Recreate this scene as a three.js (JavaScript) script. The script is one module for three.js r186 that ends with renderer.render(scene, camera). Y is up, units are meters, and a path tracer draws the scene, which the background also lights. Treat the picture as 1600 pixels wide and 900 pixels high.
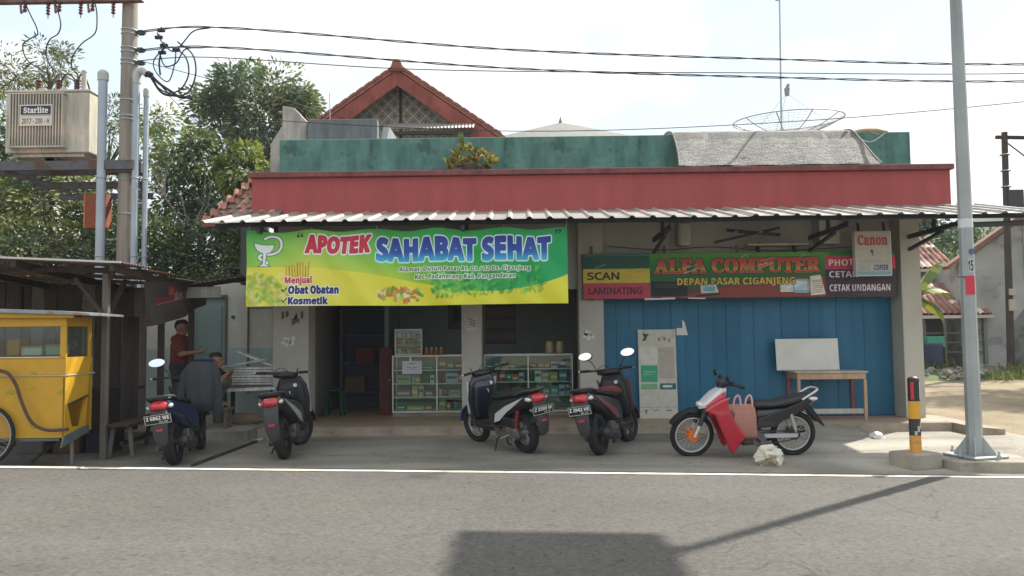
import * as THREE from 'three';
import { mergeGeometries, mergeVertices, toCreasedNormals } from 'three/addons/utils/BufferGeometryUtils.js';
import { RoundedBoxGeometry } from 'three/addons/geometries/RoundedBoxGeometry.js';
import { MarchingCubes } from 'three/addons/objects/MarchingCubes.js';

// ---------------------------------------------------------------- camera, sky, sun, exposure
const V = (x, y, z) => new THREE.Vector3(x, y, z);
const D = Math.PI / 180;
const scene = new THREE.Scene();
const camera = new THREE.PerspectiveCamera(39.6, 16 / 9, 0.1, 3000);
camera.position.set(0, 1.57, 0);
camera.rotation.set(3.205 * D, 0.6 * D, -0.6 * D, 'YXZ');
const renderer = new THREE.WebGLRenderer({ antialias: true });
renderer.toneMapping = THREE.LinearToneMapping;
renderer.toneMappingExposure = 2.45;
renderer.shadowMap.enabled = true;

const SUN = V(0.74, 1, -0.67).normalize();
const sun = new THREE.DirectionalLight(new THREE.Color(1, 0.94, 0.84), 3.1);
sun.target.position.set(0, 0, -11);
sun.position.copy(SUN).multiplyScalar(60).add(sun.target.position);
sun.castShadow = true; sun.shadow.radius = 1.6;
sun.shadow.mapSize.set(4096, 4096);
Object.assign(sun.shadow.camera, { left: -30, right: 30, top: 30, bottom: -30, near: 1, far: 160 });
scene.add(sun, sun.target);

// seeded randomness and noise
function rng(seed) { let s = seed | 0; return () => { s = (s + 0x6d2b79f5) | 0; let t = Math.imul(s ^ (s >>> 15), 1 | s); t = (t + Math.imul(t ^ (t >>> 7), 61 | t)) ^ t; return ((t ^ (t >>> 14)) >>> 0) / 4294967296; }; }
const hash = (x, y, z, s) => { let h = Math.imul(x, 374761393) ^ Math.imul(y, 668265263) ^ Math.imul(z, 2147483647 - 1234567) ^ Math.imul(s, 974634777); h = Math.imul(h ^ (h >>> 13), 1274126177); h = Math.imul(h ^ (h >>> 15), 2246822519); return ((h ^ (h >>> 16)) >>> 0) / 4294967296; };
const sm = (t) => t * t * (3 - 2 * t), lerp = (a, b, t) => a + (b - a) * t, clamp = (x, a = 0, b = 1) => Math.min(b, Math.max(a, x));
const step = (a, b, x) => sm(clamp((x - a) / (b - a)));
function noise3(x, y, z, s = 1) {
  const X = Math.floor(x), Y = Math.floor(y), Z = Math.floor(z), u = sm(x - X), v = sm(y - Y), w = sm(z - Z);
  const c = (i, j, k) => hash(X + i, Y + j, Z + k, s);
  return lerp(lerp(lerp(c(0, 0, 0), c(1, 0, 0), u), lerp(c(0, 1, 0), c(1, 1, 0), u), v), lerp(lerp(c(0, 0, 1), c(1, 0, 1), u), lerp(c(0, 1, 1), c(1, 1, 1), u), v), w);
}
const fbm3 = (x, y, z, o = 4, s = 1) => { let a = 0.5, t = 0, n = 0; for (let i = 0; i < o; i++) { t += a * noise3(x, y, z, s + i); n += a; a *= 0.5; x *= 2.03; y *= 2.03; z *= 2.03; } return t / n; };
// noise that repeats after fx, fy cells
function pnoise(u, v, fx, fy, s) {
  const x = u * fx, y = v * fy, X = Math.floor(x), Y = Math.floor(y), a = sm(x - X), b = sm(y - Y), m = (i, n) => ((i % n) + n) % n;
  const c = (i, j) => hash(m(X + i, fx), m(Y + j, fy), 7, s);
  return lerp(lerp(c(0, 0), c(1, 0), a), lerp(c(0, 1), c(1, 1), a), b);
}
const pfbm = (u, v, fx, fy, o, s) => { let a = 0.5, t = 0, n = 0; for (let i = 0; i < o; i++) { t += a * pnoise(u, v, fx, fy, s + i); n += a; a *= 0.55; fx *= 2; fy *= 2; } return t / n; };

{ // hazy bright tropical sky: thin white cloud with pale blue openings, brighter towards the sun
  const W = 1024, H = 512, data = new Float32Array(W * H * 4);
  for (let r = 0; r < H; r++) {
    const up = ((r + 0.5) / H - 0.5) * Math.PI, y = Math.sin(up), cu = Math.cos(up);
    for (let c = 0; c < W; c++) {
      const a = ((c + 0.5) / W - 0.5) * 2 * Math.PI, x = Math.cos(a) * cu, z = Math.sin(a) * cu;
      const k = 1 / (Math.max(y, 0) + 0.32), n = fbm3(x * k * 2.6 + 4.2, z * k * 2.6 - 2.4, y * 2, 5, 11);
      const cl = step(0.40, 0.56, n), d = Math.max(0, x * SUN.x + y * SUN.y + z * SUN.z);
      const glow = 0.10 * Math.pow(d, 4) + 0.35 * Math.pow(d, 24), body = 0.47 + 0.10 * (fbm3(x * k * 5, z * k * 5, 3, 3, 40) - 0.5);
      const low = step(0.5, 0.0, y), i = (r * W + c) * 4;
      const blue = [lerp(0.3, 0.41, low), lerp(0.375, 0.455, low), lerp(0.455, 0.485, low)], white = [body, body * 1.005, body * 1.01];
      const below = y < 0 ? step(-0.02, -0.12, y) : 0;
      for (let q = 0; q < 3; q++) data[i + q] = lerp(lerp(blue[q], white[q], cl) + glow, 0.12, below);
      data[i + 3] = 1;
    }
  }
  const t = new THREE.DataTexture(data, W, H, THREE.RGBAFormat, THREE.FloatType);
  t.mapping = THREE.EquirectangularReflectionMapping; t.magFilter = t.minFilter = THREE.LinearFilter; t.wrapS = THREE.RepeatWrapping; t.needsUpdate = true;
  scene.background = t; scene.environment = t;
}

// ---------------------------------------------------------------- helpers: names, geometry, materials
const taken = new Map();
const numbered = (n) => { const k = taken.get(n) ?? 0; taken.set(n, k + 1); return k ? n + '_' + String(k).padStart(3, '0') : n; };
function shade(o) { o.traverse((m) => { if (m.isMesh) { m.castShadow = true; m.receiveShadow = true; } }); return o; }
function thing(name, label, category, pos = [0, 0, 0], turn = 0, group) {
  const o = new THREE.Group(); o.name = numbered(name); o.position.set(...pos); o.rotation.order = 'YXZ'; o.rotation.y = turn;
  o.userData = { label, category }; if (group) o.userData.group = group; scene.add(o); return o;
}
function tag(o, label, category, group) { Object.assign(o.userData, { label, category }); if (group) o.userData.group = group; return o; }
function uvBox(g) { // texture coordinates in metres, by the main direction of each face
  const p = g.attributes.position, n = g.attributes.normal, uv = new Float32Array(p.count * 2);
  for (let i = 0; i < p.count; i++) {
    const ax = Math.abs(n.getX(i)), ay = Math.abs(n.getY(i)), az = Math.abs(n.getZ(i)), x = p.getX(i), y = p.getY(i), z = p.getZ(i);
    if (ay >= ax && ay >= az) { uv[2 * i] = x; uv[2 * i + 1] = z; } else if (ax >= az) { uv[2 * i] = z; uv[2 * i + 1] = y; } else { uv[2 * i] = x; uv[2 * i + 1] = y; }
  }
  g.setAttribute('uv', new THREE.BufferAttribute(uv, 2)); return g;
}
function join(list, keepUV = false) {
  list = (Array.isArray(list) ? list : [list]).flat(3);
  const col = list.every((g) => g.attributes.color);
  const L = list.map((g) => { g = g.index ? g.toNonIndexed() : g.clone(); for (const k of Object.keys(g.attributes)) if (!['position', 'normal', 'uv', ...(col ? ['color'] : [])].includes(k)) g.deleteAttribute(k); if (!g.attributes.normal) g.computeVertexNormals(); if (!g.attributes.uv) uvBox(g); return g; });
  const g = L.length > 1 ? mergeGeometries(L) : L[0];
  return keepUV ? g : uvBox(g);
}
function obj(name, geos, mat, parent, keepUV = false) {
  const m = new THREE.Mesh(join(geos, keepUV), mat); m.name = parent ? name : numbered(name); m.castShadow = m.receiveShadow = true; (parent ?? scene).add(m); return m;
}
function struct(name, geos, mat, keepUV) { const m = obj(name, geos, mat, undefined, keepUV); m.userData.kind = 'structure'; return m; }
const mv = (g, x, y, z, rx = 0, ry = 0, rz = 0) => { if (rx || ry || rz) g.applyMatrix4(new THREE.Matrix4().makeRotationFromEuler(new THREE.Euler(rx, ry, rz))); g.translate(x, y, z); return g; };
const box = (w, h, d, x = 0, y = 0, z = 0, rx, ry, rz) => mv(new THREE.BoxGeometry(w, h, d), x, y, z, rx, ry, rz);
const bb = (x0, x1, y0, y1, z0, z1) => box(x1 - x0, y1 - y0, z1 - z0, (x0 + x1) / 2, (y0 + y1) / 2, (z0 + z1) / 2);
const rb = (w, h, d, r, x = 0, y = 0, z = 0, rx, ry, rz, s = 2) => mv(new RoundedBoxGeometry(w, h, d, s, Math.min(r, w / 2.01, h / 2.01, d / 2.01)), x, y, z, rx, ry, rz);
const rbb = (x0, x1, y0, y1, z0, z1, r = 0.012, s = 1) => rb(x1 - x0, y1 - y0, z1 - z0, r, (x0 + x1) / 2, (y0 + y1) / 2, (z0 + z1) / 2, 0, 0, 0, s);
const A3 = (a) => (a.isVector3 ? a : V(...a));
function cyl(a, b, r0, r1 = r0, seg = 10, open = false) {
  a = A3(a); b = A3(b); const d = b.clone().sub(a), g = new THREE.CylinderGeometry(r1, r0, d.length(), seg, 1, open);
  g.applyQuaternion(new THREE.Quaternion().setFromUnitVectors(V(0, 1, 0), d.normalize())); const m = a.clone().add(b).multiplyScalar(0.5); g.translate(m.x, m.y, m.z); return g;
}
function bar(a, b, w, h, up = V(0, 1, 0)) { // square bar between two points
  a = A3(a); b = A3(b); const d = b.clone().sub(a), l = d.length(); d.normalize(); const s = V(0, 0, 0).crossVectors(up, d); if (s.length() < 1e-4) s.set(1, 0, 0); s.normalize(); const u = V(0, 0, 0).crossVectors(d, s);
  const g = new THREE.BoxGeometry(w, h, l); g.applyMatrix4(new THREE.Matrix4().makeBasis(s, u, d)); const m = a.clone().add(b).multiplyScalar(0.5); g.translate(m.x, m.y, m.z); return g;
}
const tube = (pts, r, seg = 6, n = 0, closed = false) => new THREE.TubeGeometry(new THREE.CatmullRomCurve3(pts.map(A3), closed, 'centripetal'), n || pts.length * 6, r, seg, closed);
const sph = (x, y, z, r, sx = 1, sy = 1, sz = 1, w = 14, h = 10) => { const g = new THREE.SphereGeometry(r, w, h); g.scale(sx, sy, sz); g.translate(x, y, z); return g; };
function prism(pts, depth, bevel = 0, z = 0) { // outline in x, y, thickness centred on z
  const s = new THREE.Shape(pts.map((p) => new THREE.Vector2(p[0], p[1])));
  const g = new THREE.ExtrudeGeometry(s, { depth: Math.max(0.001, depth - 2 * bevel), bevelEnabled: bevel > 0, bevelSize: bevel, bevelThickness: bevel, bevelSegments: 2, bevelOffset: -bevel, curveSegments: 8, steps: 1 });
  g.translate(0, 0, z - depth / 2 + bevel); return g;
}
function loft(rings, caps = true) { // rings: arrays of [x,y,z] with equal counts
  const n = rings[0].length, pos = [], idx = [];
  rings.forEach((r) => r.forEach((p) => pos.push(...p)));
  for (let i = 0; i + 1 < rings.length; i++) for (let j = 0; j < n; j++) { const a = i * n + j, b = i * n + (j + 1) % n, c = a + n, d = b + n; idx.push(a, b, c, b, d, c); }
  if (caps) for (const [ri, flip] of [[0, false], [rings.length - 1, true]]) { const c = pos.length / 3, r = rings[ri], m = [0, 1, 2].map((k) => r.reduce((s, p) => s + p[k], 0) / n); pos.push(...m); for (let j = 0; j < n; j++) { const a = ri * n + j, b = ri * n + (j + 1) % n; flip ? idx.push(c, a, b) : idx.push(c, b, a); } }
  const g = new THREE.BufferGeometry(); g.setAttribute('position', new THREE.Float32BufferAttribute(pos, 3)); g.setIndex(idx); g.computeVertexNormals(); return g;
}
const sup = (t, e) => Math.sign(t) * Math.pow(Math.abs(t), e);
// a body along x: stations [x, yLow, yHigh, halfWidth, (squareness)], rounded rings across
const loftX = (st, n = 16, z0 = 0) => loft(st.map(([x, y0, y1, w, e = 0.6]) => Array.from({ length: n }, (_, j) => { const a = (j / n) * 2 * Math.PI; return [x, (y0 + y1) / 2 + ((y1 - y0) / 2) * sup(Math.sin(a), e), z0 + w * sup(Math.cos(a), e)]; })));
// a body along y: stations [y, xBack, xFront, halfWidth, (squareness)]
const loftY = (st, n = 16, z0 = 0) => loft(st.map(([y, x0, x1, w, e = 0.6]) => Array.from({ length: n }, (_, j) => { const a = (-j / n) * 2 * Math.PI; return [(x0 + x1) / 2 + ((x1 - x0) / 2) * sup(Math.sin(a), e), y, z0 + w * sup(Math.cos(a), e)]; })));
const lathe = (pts, seg = 20) => new THREE.LatheGeometry(pts.map((p) => new THREE.Vector2(p[0], p[1])), seg);
const xf = (g, m) => { g.applyMatrix4(m); return g; };

// textures: tone maps in linear values around 0.75, so that the colour of the material carries the paint
function texture(size, fn, srgb = false, h = size) {
  const d = new Uint8Array(size * h * 4);
  for (let y = 0; y < h; y++) for (let x = 0; x < size; x++) { const c = fn((x + 0.5) / size, (y + 0.5) / h), i = (y * size + x) * 4; for (let q = 0; q < 3; q++) d[i + q] = clamp(typeof c === 'number' ? c : c[q]) * 255; d[i + 3] = 255; }
  const t = new THREE.DataTexture(d, size, h); t.wrapS = t.wrapT = THREE.RepeatWrapping; t.magFilter = THREE.LinearFilter; t.minFilter = THREE.LinearMipmapLinearFilter; t.generateMipmaps = true; if (srgb) t.colorSpace = THREE.SRGBColorSpace; t.needsUpdate = true; return t;
}
const scaled = (t, m, my = m) => { const c = t.clone(); c.repeat.set(1 / m, 1 / my); c.needsUpdate = true; return c; };
const speck = (u, v, n, s, p) => { const x = Math.floor(u * n), y = Math.floor(v * n); return hash(x, y, 3, s) < p; };
const T = {
  asphalt: texture(2048, (u, v) => { // 16 m by 8 m of worn asphalt: aggregate, pits, pale chips, tyre-polished tracks, hairline cracks, drips of oil
    let t = 0.72 + 0.22 * (pfbm(u, v, 14, 7, 3, 3) - 0.5) + 0.3 * (pnoise(u, v, 1024, 512, 9) - 0.5) + 0.24 * (pnoise(u, v, 520, 260, 5) - 0.5);
    const pit = pnoise(u, v, 420, 210, 21), chip = pnoise(u, v, 640, 320, 22), big = pnoise(u, v, 230, 115, 23); if (pit > 0.92) t *= 0.6; if (big > 0.955) t *= 0.58; if (chip > 0.95) t *= 1.32;
    t *= 1 + 0.1 * (pfbm(u, v, 2, 24, 3, 25) - 0.5); const cr = Math.abs(pfbm(u, v, 9, 5, 3, 27) - 0.5); if (cr < 0.0022 && pnoise(u, v, 7, 5, 28) > 0.62) t *= 0.66;
    const oil = pfbm(u, v, 12, 6, 3, 29); if (oil > 0.73) t *= 1 - 1.6 * (oil - 0.73); const w = pnoise(u, v, 20, 10, 30); return [t * (1 + 0.03 * (w - 0.5)), t * 0.985, t * (0.96 - 0.05 * (w - 0.5))]; }, false, 1024),
  concrete: texture(1024, (u, v) => { let t = 0.72 + 0.45 * (pfbm(u, v, 4, 4, 6, 31) - 0.5) + 0.16 * (pnoise(u, v, 200, 200, 36) - 0.5); const st = pfbm(u, v, 3, 7, 4, 61); if (st > 0.6) t *= 1 - 1.2 * (st - 0.6); const cr = Math.abs(pfbm(u, v, 5, 5, 4, 71) - 0.5); if (cr < 0.006) t *= 0.75; return [t, t * 0.98, t * 0.94]; }),
  paint: texture(512, (u, v) => { let t = 0.76 + 0.22 * (pfbm(u, v, 3, 3, 5, 81) - 0.5) + 0.07 * (pnoise(u, v, 120, 120, 83) - 0.5); return t; }),
  weather: texture(512, (u, v) => { const s = pfbm(u, v, 22, 3, 4, 91), p = pfbm(u, v, 7, 5, 5, 95); let t = 0.74 + 0.5 * (s - 0.5) + 0.35 * (p - 0.5); const pale = step(0.58, 0.72, p); return [t + 0.14 * pale, t + 0.07 * pale, t + 0.06 * pale]; }),
  plaster: texture(512, (u, v) => { const s = pfbm(u, v, 18, 2, 3, 191), p = pfbm(u, v, 4, 4, 5, 195); let t = 0.76 + 0.16 * (s - 0.5) + 0.2 * (p - 0.5) + 0.06 * (pnoise(u, v, 90, 90, 199) - 0.5); const g = step(0.55, 0.7, p); return [t * (1 - 0.08 * g), t * (1 + 0.06 * g), t * (1 + 0.06 * g)]; }),
  algae: texture(512, (u, v) => { const s = pfbm(u, v, 20, 4, 4, 201), p = pfbm(u, v, 6, 6, 6, 205), q = pfbm(u, v, 10, 5, 5, 209); let t = 0.7 + 0.6 * (s - 0.5) + 0.3 * (p - 0.5); const pale = step(0.54, 0.64, p), dk = step(0.58, 0.7, q); t *= 1 - 0.4 * dk; return [t + 0.3 * pale, t + 0.12 * pale, t + 0.12 * pale]; }),
  dirt: texture(1024, (u, v) => { const t = 0.72 + 0.5 * (pfbm(u, v, 5, 5, 6, 101) - 0.5) + 0.3 * (pnoise(u, v, 220, 220, 107) - 0.5); const g = step(0.62, 0.7, pfbm(u, v, 9, 9, 4, 111)); return [t * (1 - 0.1 * g), t * 0.97, t * (0.92 - 0.08 * g)]; }),
  wood: texture(512, (u, v) => { const g = pfbm(u, v, 60, 4, 3, 121), k = pfbm(u, v, 8, 2, 3, 125); return 0.72 + 0.35 * (g - 0.5) + 0.25 * (k - 0.5); }),
  rust: texture(512, (u, v) => { const r = step(0.5, 0.68, pfbm(u, v, 6, 6, 5, 131)), t = 0.76 + 0.25 * (pfbm(u, v, 20, 20, 3, 135) - 0.5); return [t, t * (1 - 0.42 * r), t * (1 - 0.62 * r)]; }),
  scuffed: texture(512, (u, v) => { const r = step(0.5, 0.57, pfbm(u, v, 5, 9, 6, 141)) * step(0.42, 0.58, pfbm(u, v, 3, 3, 2, 148)), t = 0.78 + 0.14 * (pfbm(u, v, 8, 8, 4, 145) - 0.5); return [t * (1 - 0.35 * r), t * (1 - 0.12 * r), t + 0.28 * r * t]; }),
  cloth: texture(256, (u, v) => 0.74 + 0.2 * (pfbm(u, v, 6, 6, 4, 151) - 0.5) + 0.18 * (pnoise(u, v, 128, 128, 155) - 0.5)),
  net: texture(512, (u, v) => { let t = 0.46 + 0.9 * (pnoise(u, v, 170, 170, 161) - 0.5) + 0.5 * (pfbm(u, v, 7, 40, 4, 163) - 0.5); t += 0.4 * step(0.7, 0.9, pnoise(u, v, 120, 120, 168)); return [t, t * 0.98, t * 0.94]; }),
  fine: texture(256, (u, v) => 0.5 + 0.5 * (pfbm(u, v, 24, 24, 4, 171) - 0.5)),
  block: texture(512, (u, v) => { let t = 0.7 + 0.5 * (pfbm(u, v, 4, 4, 6, 181) - 0.5); const s = step(0.52, 0.6, pfbm(u, v, 3, 4, 4, 187)); return [t * (1 - 0.25 * s), t * (1 - 0.25 * s), t * (1 - 0.24 * s)]; }),
};
function M(c, o = {}) {
  const P = o.transmission || o.clearcoat || o.sheen ? THREE.MeshPhysicalMaterial : THREE.MeshStandardMaterial, k = o.map ? 1 / 0.75 : 1;
  const m = new P({ roughness: o.r ?? 0.75, metalness: o.m ?? 0 }); m.color.setRGB(c[0] * k, c[1] * k, c[2] * k);
  if (o.map) m.map = scaled(T[o.map], o.s ?? 1, o.sy ?? o.s ?? 1);
  if (o.bump) { m.bumpMap = scaled(T[o.bump], o.bs ?? o.s ?? 1); m.bumpScale = o.bd ?? 0.003; }
  for (const q of ['transmission', 'clearcoat', 'clearcoatRoughness', 'ior', 'thickness', 'sheen', 'sheenRoughness', 'vertexColors', 'transparent', 'opacity']) if (o[q] !== undefined) m[q] = o[q];
  if (o.e) { m.emissive.setRGB(...o.e); }
  return m;
}
function canvasTex(w, h, draw) {
  const c = document.createElement('canvas'); c.width = w; c.height = h; const g = c.getContext('2d'); draw(g, w, h);
  const t = new THREE.CanvasTexture(c); t.colorSpace = THREE.SRGBColorSpace; t.anisotropy = 8; return t;
}
function printed(t, o = {}) { return new THREE.MeshStandardMaterial({ map: t, roughness: o.r ?? 0.6, metalness: o.m ?? 0 }); }
const K = {
  asphalt: M([0.105, 0.1, 0.091], { map: 'asphalt', s: 16, sy: 8, r: 0.92, vertexColors: true }),
  apron: M([0.265, 0.255, 0.23], { map: 'concrete', s: 3.7, r: 0.93, bump: 'concrete', bs: 3.7, bd: 0.008, vertexColors: true }),
  concrete: M([0.3, 0.285, 0.25], { map: 'concrete', s: 1.3, r: 0.93, bump: 'concrete', bs: 1.3, bd: 0.006 }),
  kerb: M([0.36, 0.33, 0.28], { map: 'concrete', s: 0.9, r: 0.93, bump: 'concrete', bs: 0.9, bd: 0.008 }),
  greyConcrete: M([0.25, 0.26, 0.255], { map: 'weather', s: 1.6, r: 0.95 }),
  pillar: M([0.45, 0.435, 0.375], { map: 'paint', s: 1.4, r: 0.9, bump: 'fine', bs: 0.6, bd: 0.003 }),
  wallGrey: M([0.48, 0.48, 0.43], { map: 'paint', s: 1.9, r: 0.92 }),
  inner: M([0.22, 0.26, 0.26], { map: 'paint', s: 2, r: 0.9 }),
  red: M([0.37, 0.08, 0.076], { map: 'plaster', s: 2.7, sy: 1.9, r: 0.85 }),
  redDark: M([0.2, 0.07, 0.07], { map: 'weather', s: 2.1, r: 0.9 }),
  green: M([0.1, 0.225, 0.195], { map: 'algae', s: 2.3, sy: 1.5, r: 0.9 }),
  tileFloor: M([0.42, 0.3, 0.2], { map: 'paint', s: 0.8, r: 0.5 }),
  steelDark: M([0.05, 0.058, 0.075], { r: 0.55, m: 0.3 }),
  steel: M([0.42, 0.46, 0.48], { map: 'paint', s: 0.7, r: 0.5, m: 0.55 }),
  galv: M([0.36, 0.39, 0.385], { map: 'paint', s: 0.9, r: 0.55, m: 0.35 }),
  zinc: M([0.34, 0.33, 0.3], { map: 'paint', s: 2.6, r: 0.5, m: 0.25 }),
  zincOld: M([0.2, 0.17, 0.15], { map: 'rust', s: 1.8, r: 0.7, m: 0.2 }),
  shutter: M([0.012, 0.13, 0.235], { map: 'plaster', s: 1.3, r: 0.5, bump: 'paint', bs: 0.9, bd: 0.02 }),
  alu: M([0.62, 0.63, 0.62], { r: 0.4, m: 0.5 }),
  whitePaint: M([0.68, 0.67, 0.62], { map: 'paint', s: 0.9, r: 0.7 }),
  whiteLine: M([0.74, 0.71, 0.63], { map: 'concrete', s: 0.7, r: 0.85 }),
  glass: new THREE.MeshPhysicalMaterial({ color: 0xeaf4f0, roughness: 0.03, transmission: 1, thickness: 0, ior: 1.5 }),
  woodDark: M([0.055, 0.038, 0.03], { map: 'wood', s: 0.7, r: 0.85 }),
  woodGrey: M([0.17, 0.145, 0.12], { map: 'wood', s: 0.7, r: 0.88 }),
  woodPale: M([0.5, 0.46, 0.38], { map: 'wood', s: 0.8, r: 0.8 }),
  brownPaint: M([0.3, 0.075, 0.05], { map: 'wood', s: 0.6, r: 0.7 }),
  rubber: M([0.016, 0.016, 0.017], { map: 'cloth', s: 0.4, r: 0.85 }),
  black: M([0.012, 0.0125, 0.015], { r: 0.5 }),
  blackGloss: M([0.012, 0.013, 0.017], { r: 0.3, clearcoat: 0.7, clearcoatRoughness: 0.12 }),
  darkGrey: M([0.04, 0.042, 0.048], { r: 0.6 }),
  chrome: M([0.7, 0.7, 0.7], { r: 0.22, m: 1 }),
  mirror: M([0.92, 0.93, 0.94], { r: 0.03, m: 1 }),
  cable: M([0.022, 0.023, 0.03], { r: 0.7 }),
  conc2: M([0.3, 0.27, 0.23], { map: 'concrete', s: 1.1, r: 0.95 }),
};

// ---------------------------------------------------------------- ground, road, forecourt, side lane
const roadY = (x) => -0.0185 * clamp(x, -9, 9);
function sheet(xs, zs, yf, cf) {
  const pos = [], col = [], idx = [], n = xs.length;
  for (const z of zs) for (const x of xs) { pos.push(x, yf(x, z), z); col.push(...cf(x, z)); }
  for (let j = 0; j + 1 < zs.length; j++) for (let i = 0; i + 1 < n; i++) { const a = j * n + i, b = a + 1, c = a + n, d = c + 1; idx.push(a, c, b, b, c, d); }
  const g = new THREE.BufferGeometry(); g.setAttribute('position', new THREE.Float32BufferAttribute(pos, 3)); g.setAttribute('color', new THREE.Float32BufferAttribute(col, 3)); g.setIndex(idx); g.computeVertexNormals(); return g;
}
const range = (a, b, n) => Array.from({ length: n + 1 }, (_, i) => a + ((b - a) * i) / n);
const uniq = (l) => [...new Set(l)].sort((a, b) => a - b);
{
  const far = [20, 30, 45, 70, 110, 180, 300, 500, 900, 1600];
  const xs = uniq([...far.map((v) => -v), ...range(-14, 18, 128), ...far]), zs = uniq([...far.map((v) => -v - 30), ...range(-36, -9.25, 107), -9.2, -6, 0, 10, ...far]);
  const gy = (x, z) => {
    if (z > -9.24) return -0.45;
    const lane = step(6.9, 7.5, x), back = Math.max(0, -z - 12);
    const rise = Math.min(back, 26) * 0.036 + 0.05 * (fbm3(x * 0.8, z * 0.8, 0, 3, 5) - 0.5);
    return lerp(-0.3, -0.135 + rise, lane) - (z < -40 ? 0.3 * step(40, 80, -z) : 0);
  };
  const cf = (x, z) => { const n = fbm3(x * 0.35, z * 0.35, 0, 4, 15), g = step(0.5, 0.62, fbm3(x * 0.5, z * 0.5, 4, 4, 25) + (z < -21 ? 0.14 : -0.45)); const t = 0.75 + 0.5 * (n - 0.5); return [lerp(t, t * 0.42, g), lerp(t * 0.9, t * 0.62, g), lerp(t * 0.72, t * 0.22, g)]; };
  const m = M([0.35, 0.31, 0.265], { map: 'dirt', s: 3.3, r: 0.97, bump: 'dirt', bs: 3.3, bd: 0.03, vertexColors: true });
  struct('ground', sheet(xs, zs, gy, cf), m);

  const tone = (x, z, f, s, a) => 1 - a + 2 * a * fbm3(x * f, z * f, 0, 4, s);
  const rx = uniq([-300, -120, -60, -35, ...range(-20, 20, 160), 35, 60, 120, 300]);
  const road = sheet(rx, range(-9.24, 9, 72), (x) => roadY(x), (x, z) => { const t = tone(x, z, 0.45, 33, 0.14) * (1 - 0.05 * step(0.52, 0.6, fbm3(x * 0.12, z * 0.9, 2, 3, 37))); return [t, t * lerp(0.985, 1, fbm3(x * 0.2, z * 0.2, 5, 2, 39)), t * 0.99]; });
  const edge = sheet(rx, [0, 1], (x, z) => roadY(x) - 0.16 * z, () => [0.8, 0.8, 0.8]); { const p = edge.attributes.position; for (let i = 0; i < p.count; i++) p.setZ(i, -9.24 - 0.02 * p.getZ(i)); edge.computeVertexNormals(); }
  struct('road', [road, edge], K.asphalt);
  // painted edge line with a ragged outer edge
  const lx = range(-20, 20, 400), line = sheet(lx, [0, 1], (x) => roadY(x) + 0.005, () => [1, 1, 1]); line.deleteAttribute('color');
  const p = line.attributes.position; for (let i = 0; i < p.count; i++) p.setZ(i, (p.getZ(i) ? -9.045 : -9.155) + 0.012 * (noise3(p.getX(i) * 9, p.getZ(i) * 5, 1, 77) - 0.5) + 0.01 * (noise3(p.getX(i) * 2, p.getZ(i), 1, 78) - 0.5));
  struct('road_edge_line', line, K.whiteLine);
  const far2 = sheet(range(-20, 20, 80), [-2.2, -2.08], (x) => roadY(x) + 0.005, () => [1, 1, 1]); far2.deleteAttribute('color');
}
const apronY = (x, z) => { const t = step(-9.25, -11.8, z), front = x > 0 ? -0.0185 * Math.min(x, 9) - 0.006 : -0.02; return lerp(front, -0.002, t) + 0.012 * (fbm3(x * 1.1, z * 1.1, 0, 3, 55) - 0.5); };
{
  const cf = (x, z) => { const n = fbm3(x * 0.5, z * 0.9, 0, 4, 65), tr = step(0.5, 0.66, fbm3(x * 0.35, z * 2.4, 3, 4, 67)), pale = 1 + 0.45 * step(3.9, 4.6, x + 0.5 * fbm3(x * 2, z * 2, 0, 3, 69)); const sand = step(0.1, 0.0, -9.3 - z + 0.5 * (fbm3(x * 1.6, z * 3, 7, 4, 71) - 0.42)); const t = (0.72 + 0.5 * n) * (1 - 0.22 * tr) * pale * (1 + 0.25 * sand); return [t, t * (0.98 - 0.02 * sand), t * (0.94 - 0.1 * sand)]; };  // pale: right end brightened, sunlight on the concrete put into its colour
  const xs = uniq([-30, -20, ...range(-13, 7.3, 160)]);
  const g = sheet(xs, range(-9.245, -12.7, 36).reverse(), apronY, cf);
  struct('forecourt', g, K.apron);
  const ib = thing('drain_groove_bar', 'dark bar with a pale end standing in for a drain groove in the forecourt between scooters', 'bar', [-3.96, 0.0, -10.9]);  // bar laid on the concrete in place of a drain groove
  obj('rod', bar([-0.06, 0.005, 1.1], [0.05, 0.016, -0.95], 0.035, 0.03), M([0.06, 0.055, 0.05], { map: 'rust', s: 0.5, r: 0.9 }), ib); obj('pale_tip', bar([0.05, 0.018, -0.952], [0.07, 0.03, -1.12], 0.045, 0.03), K.whitePaint, ib);
}

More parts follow.
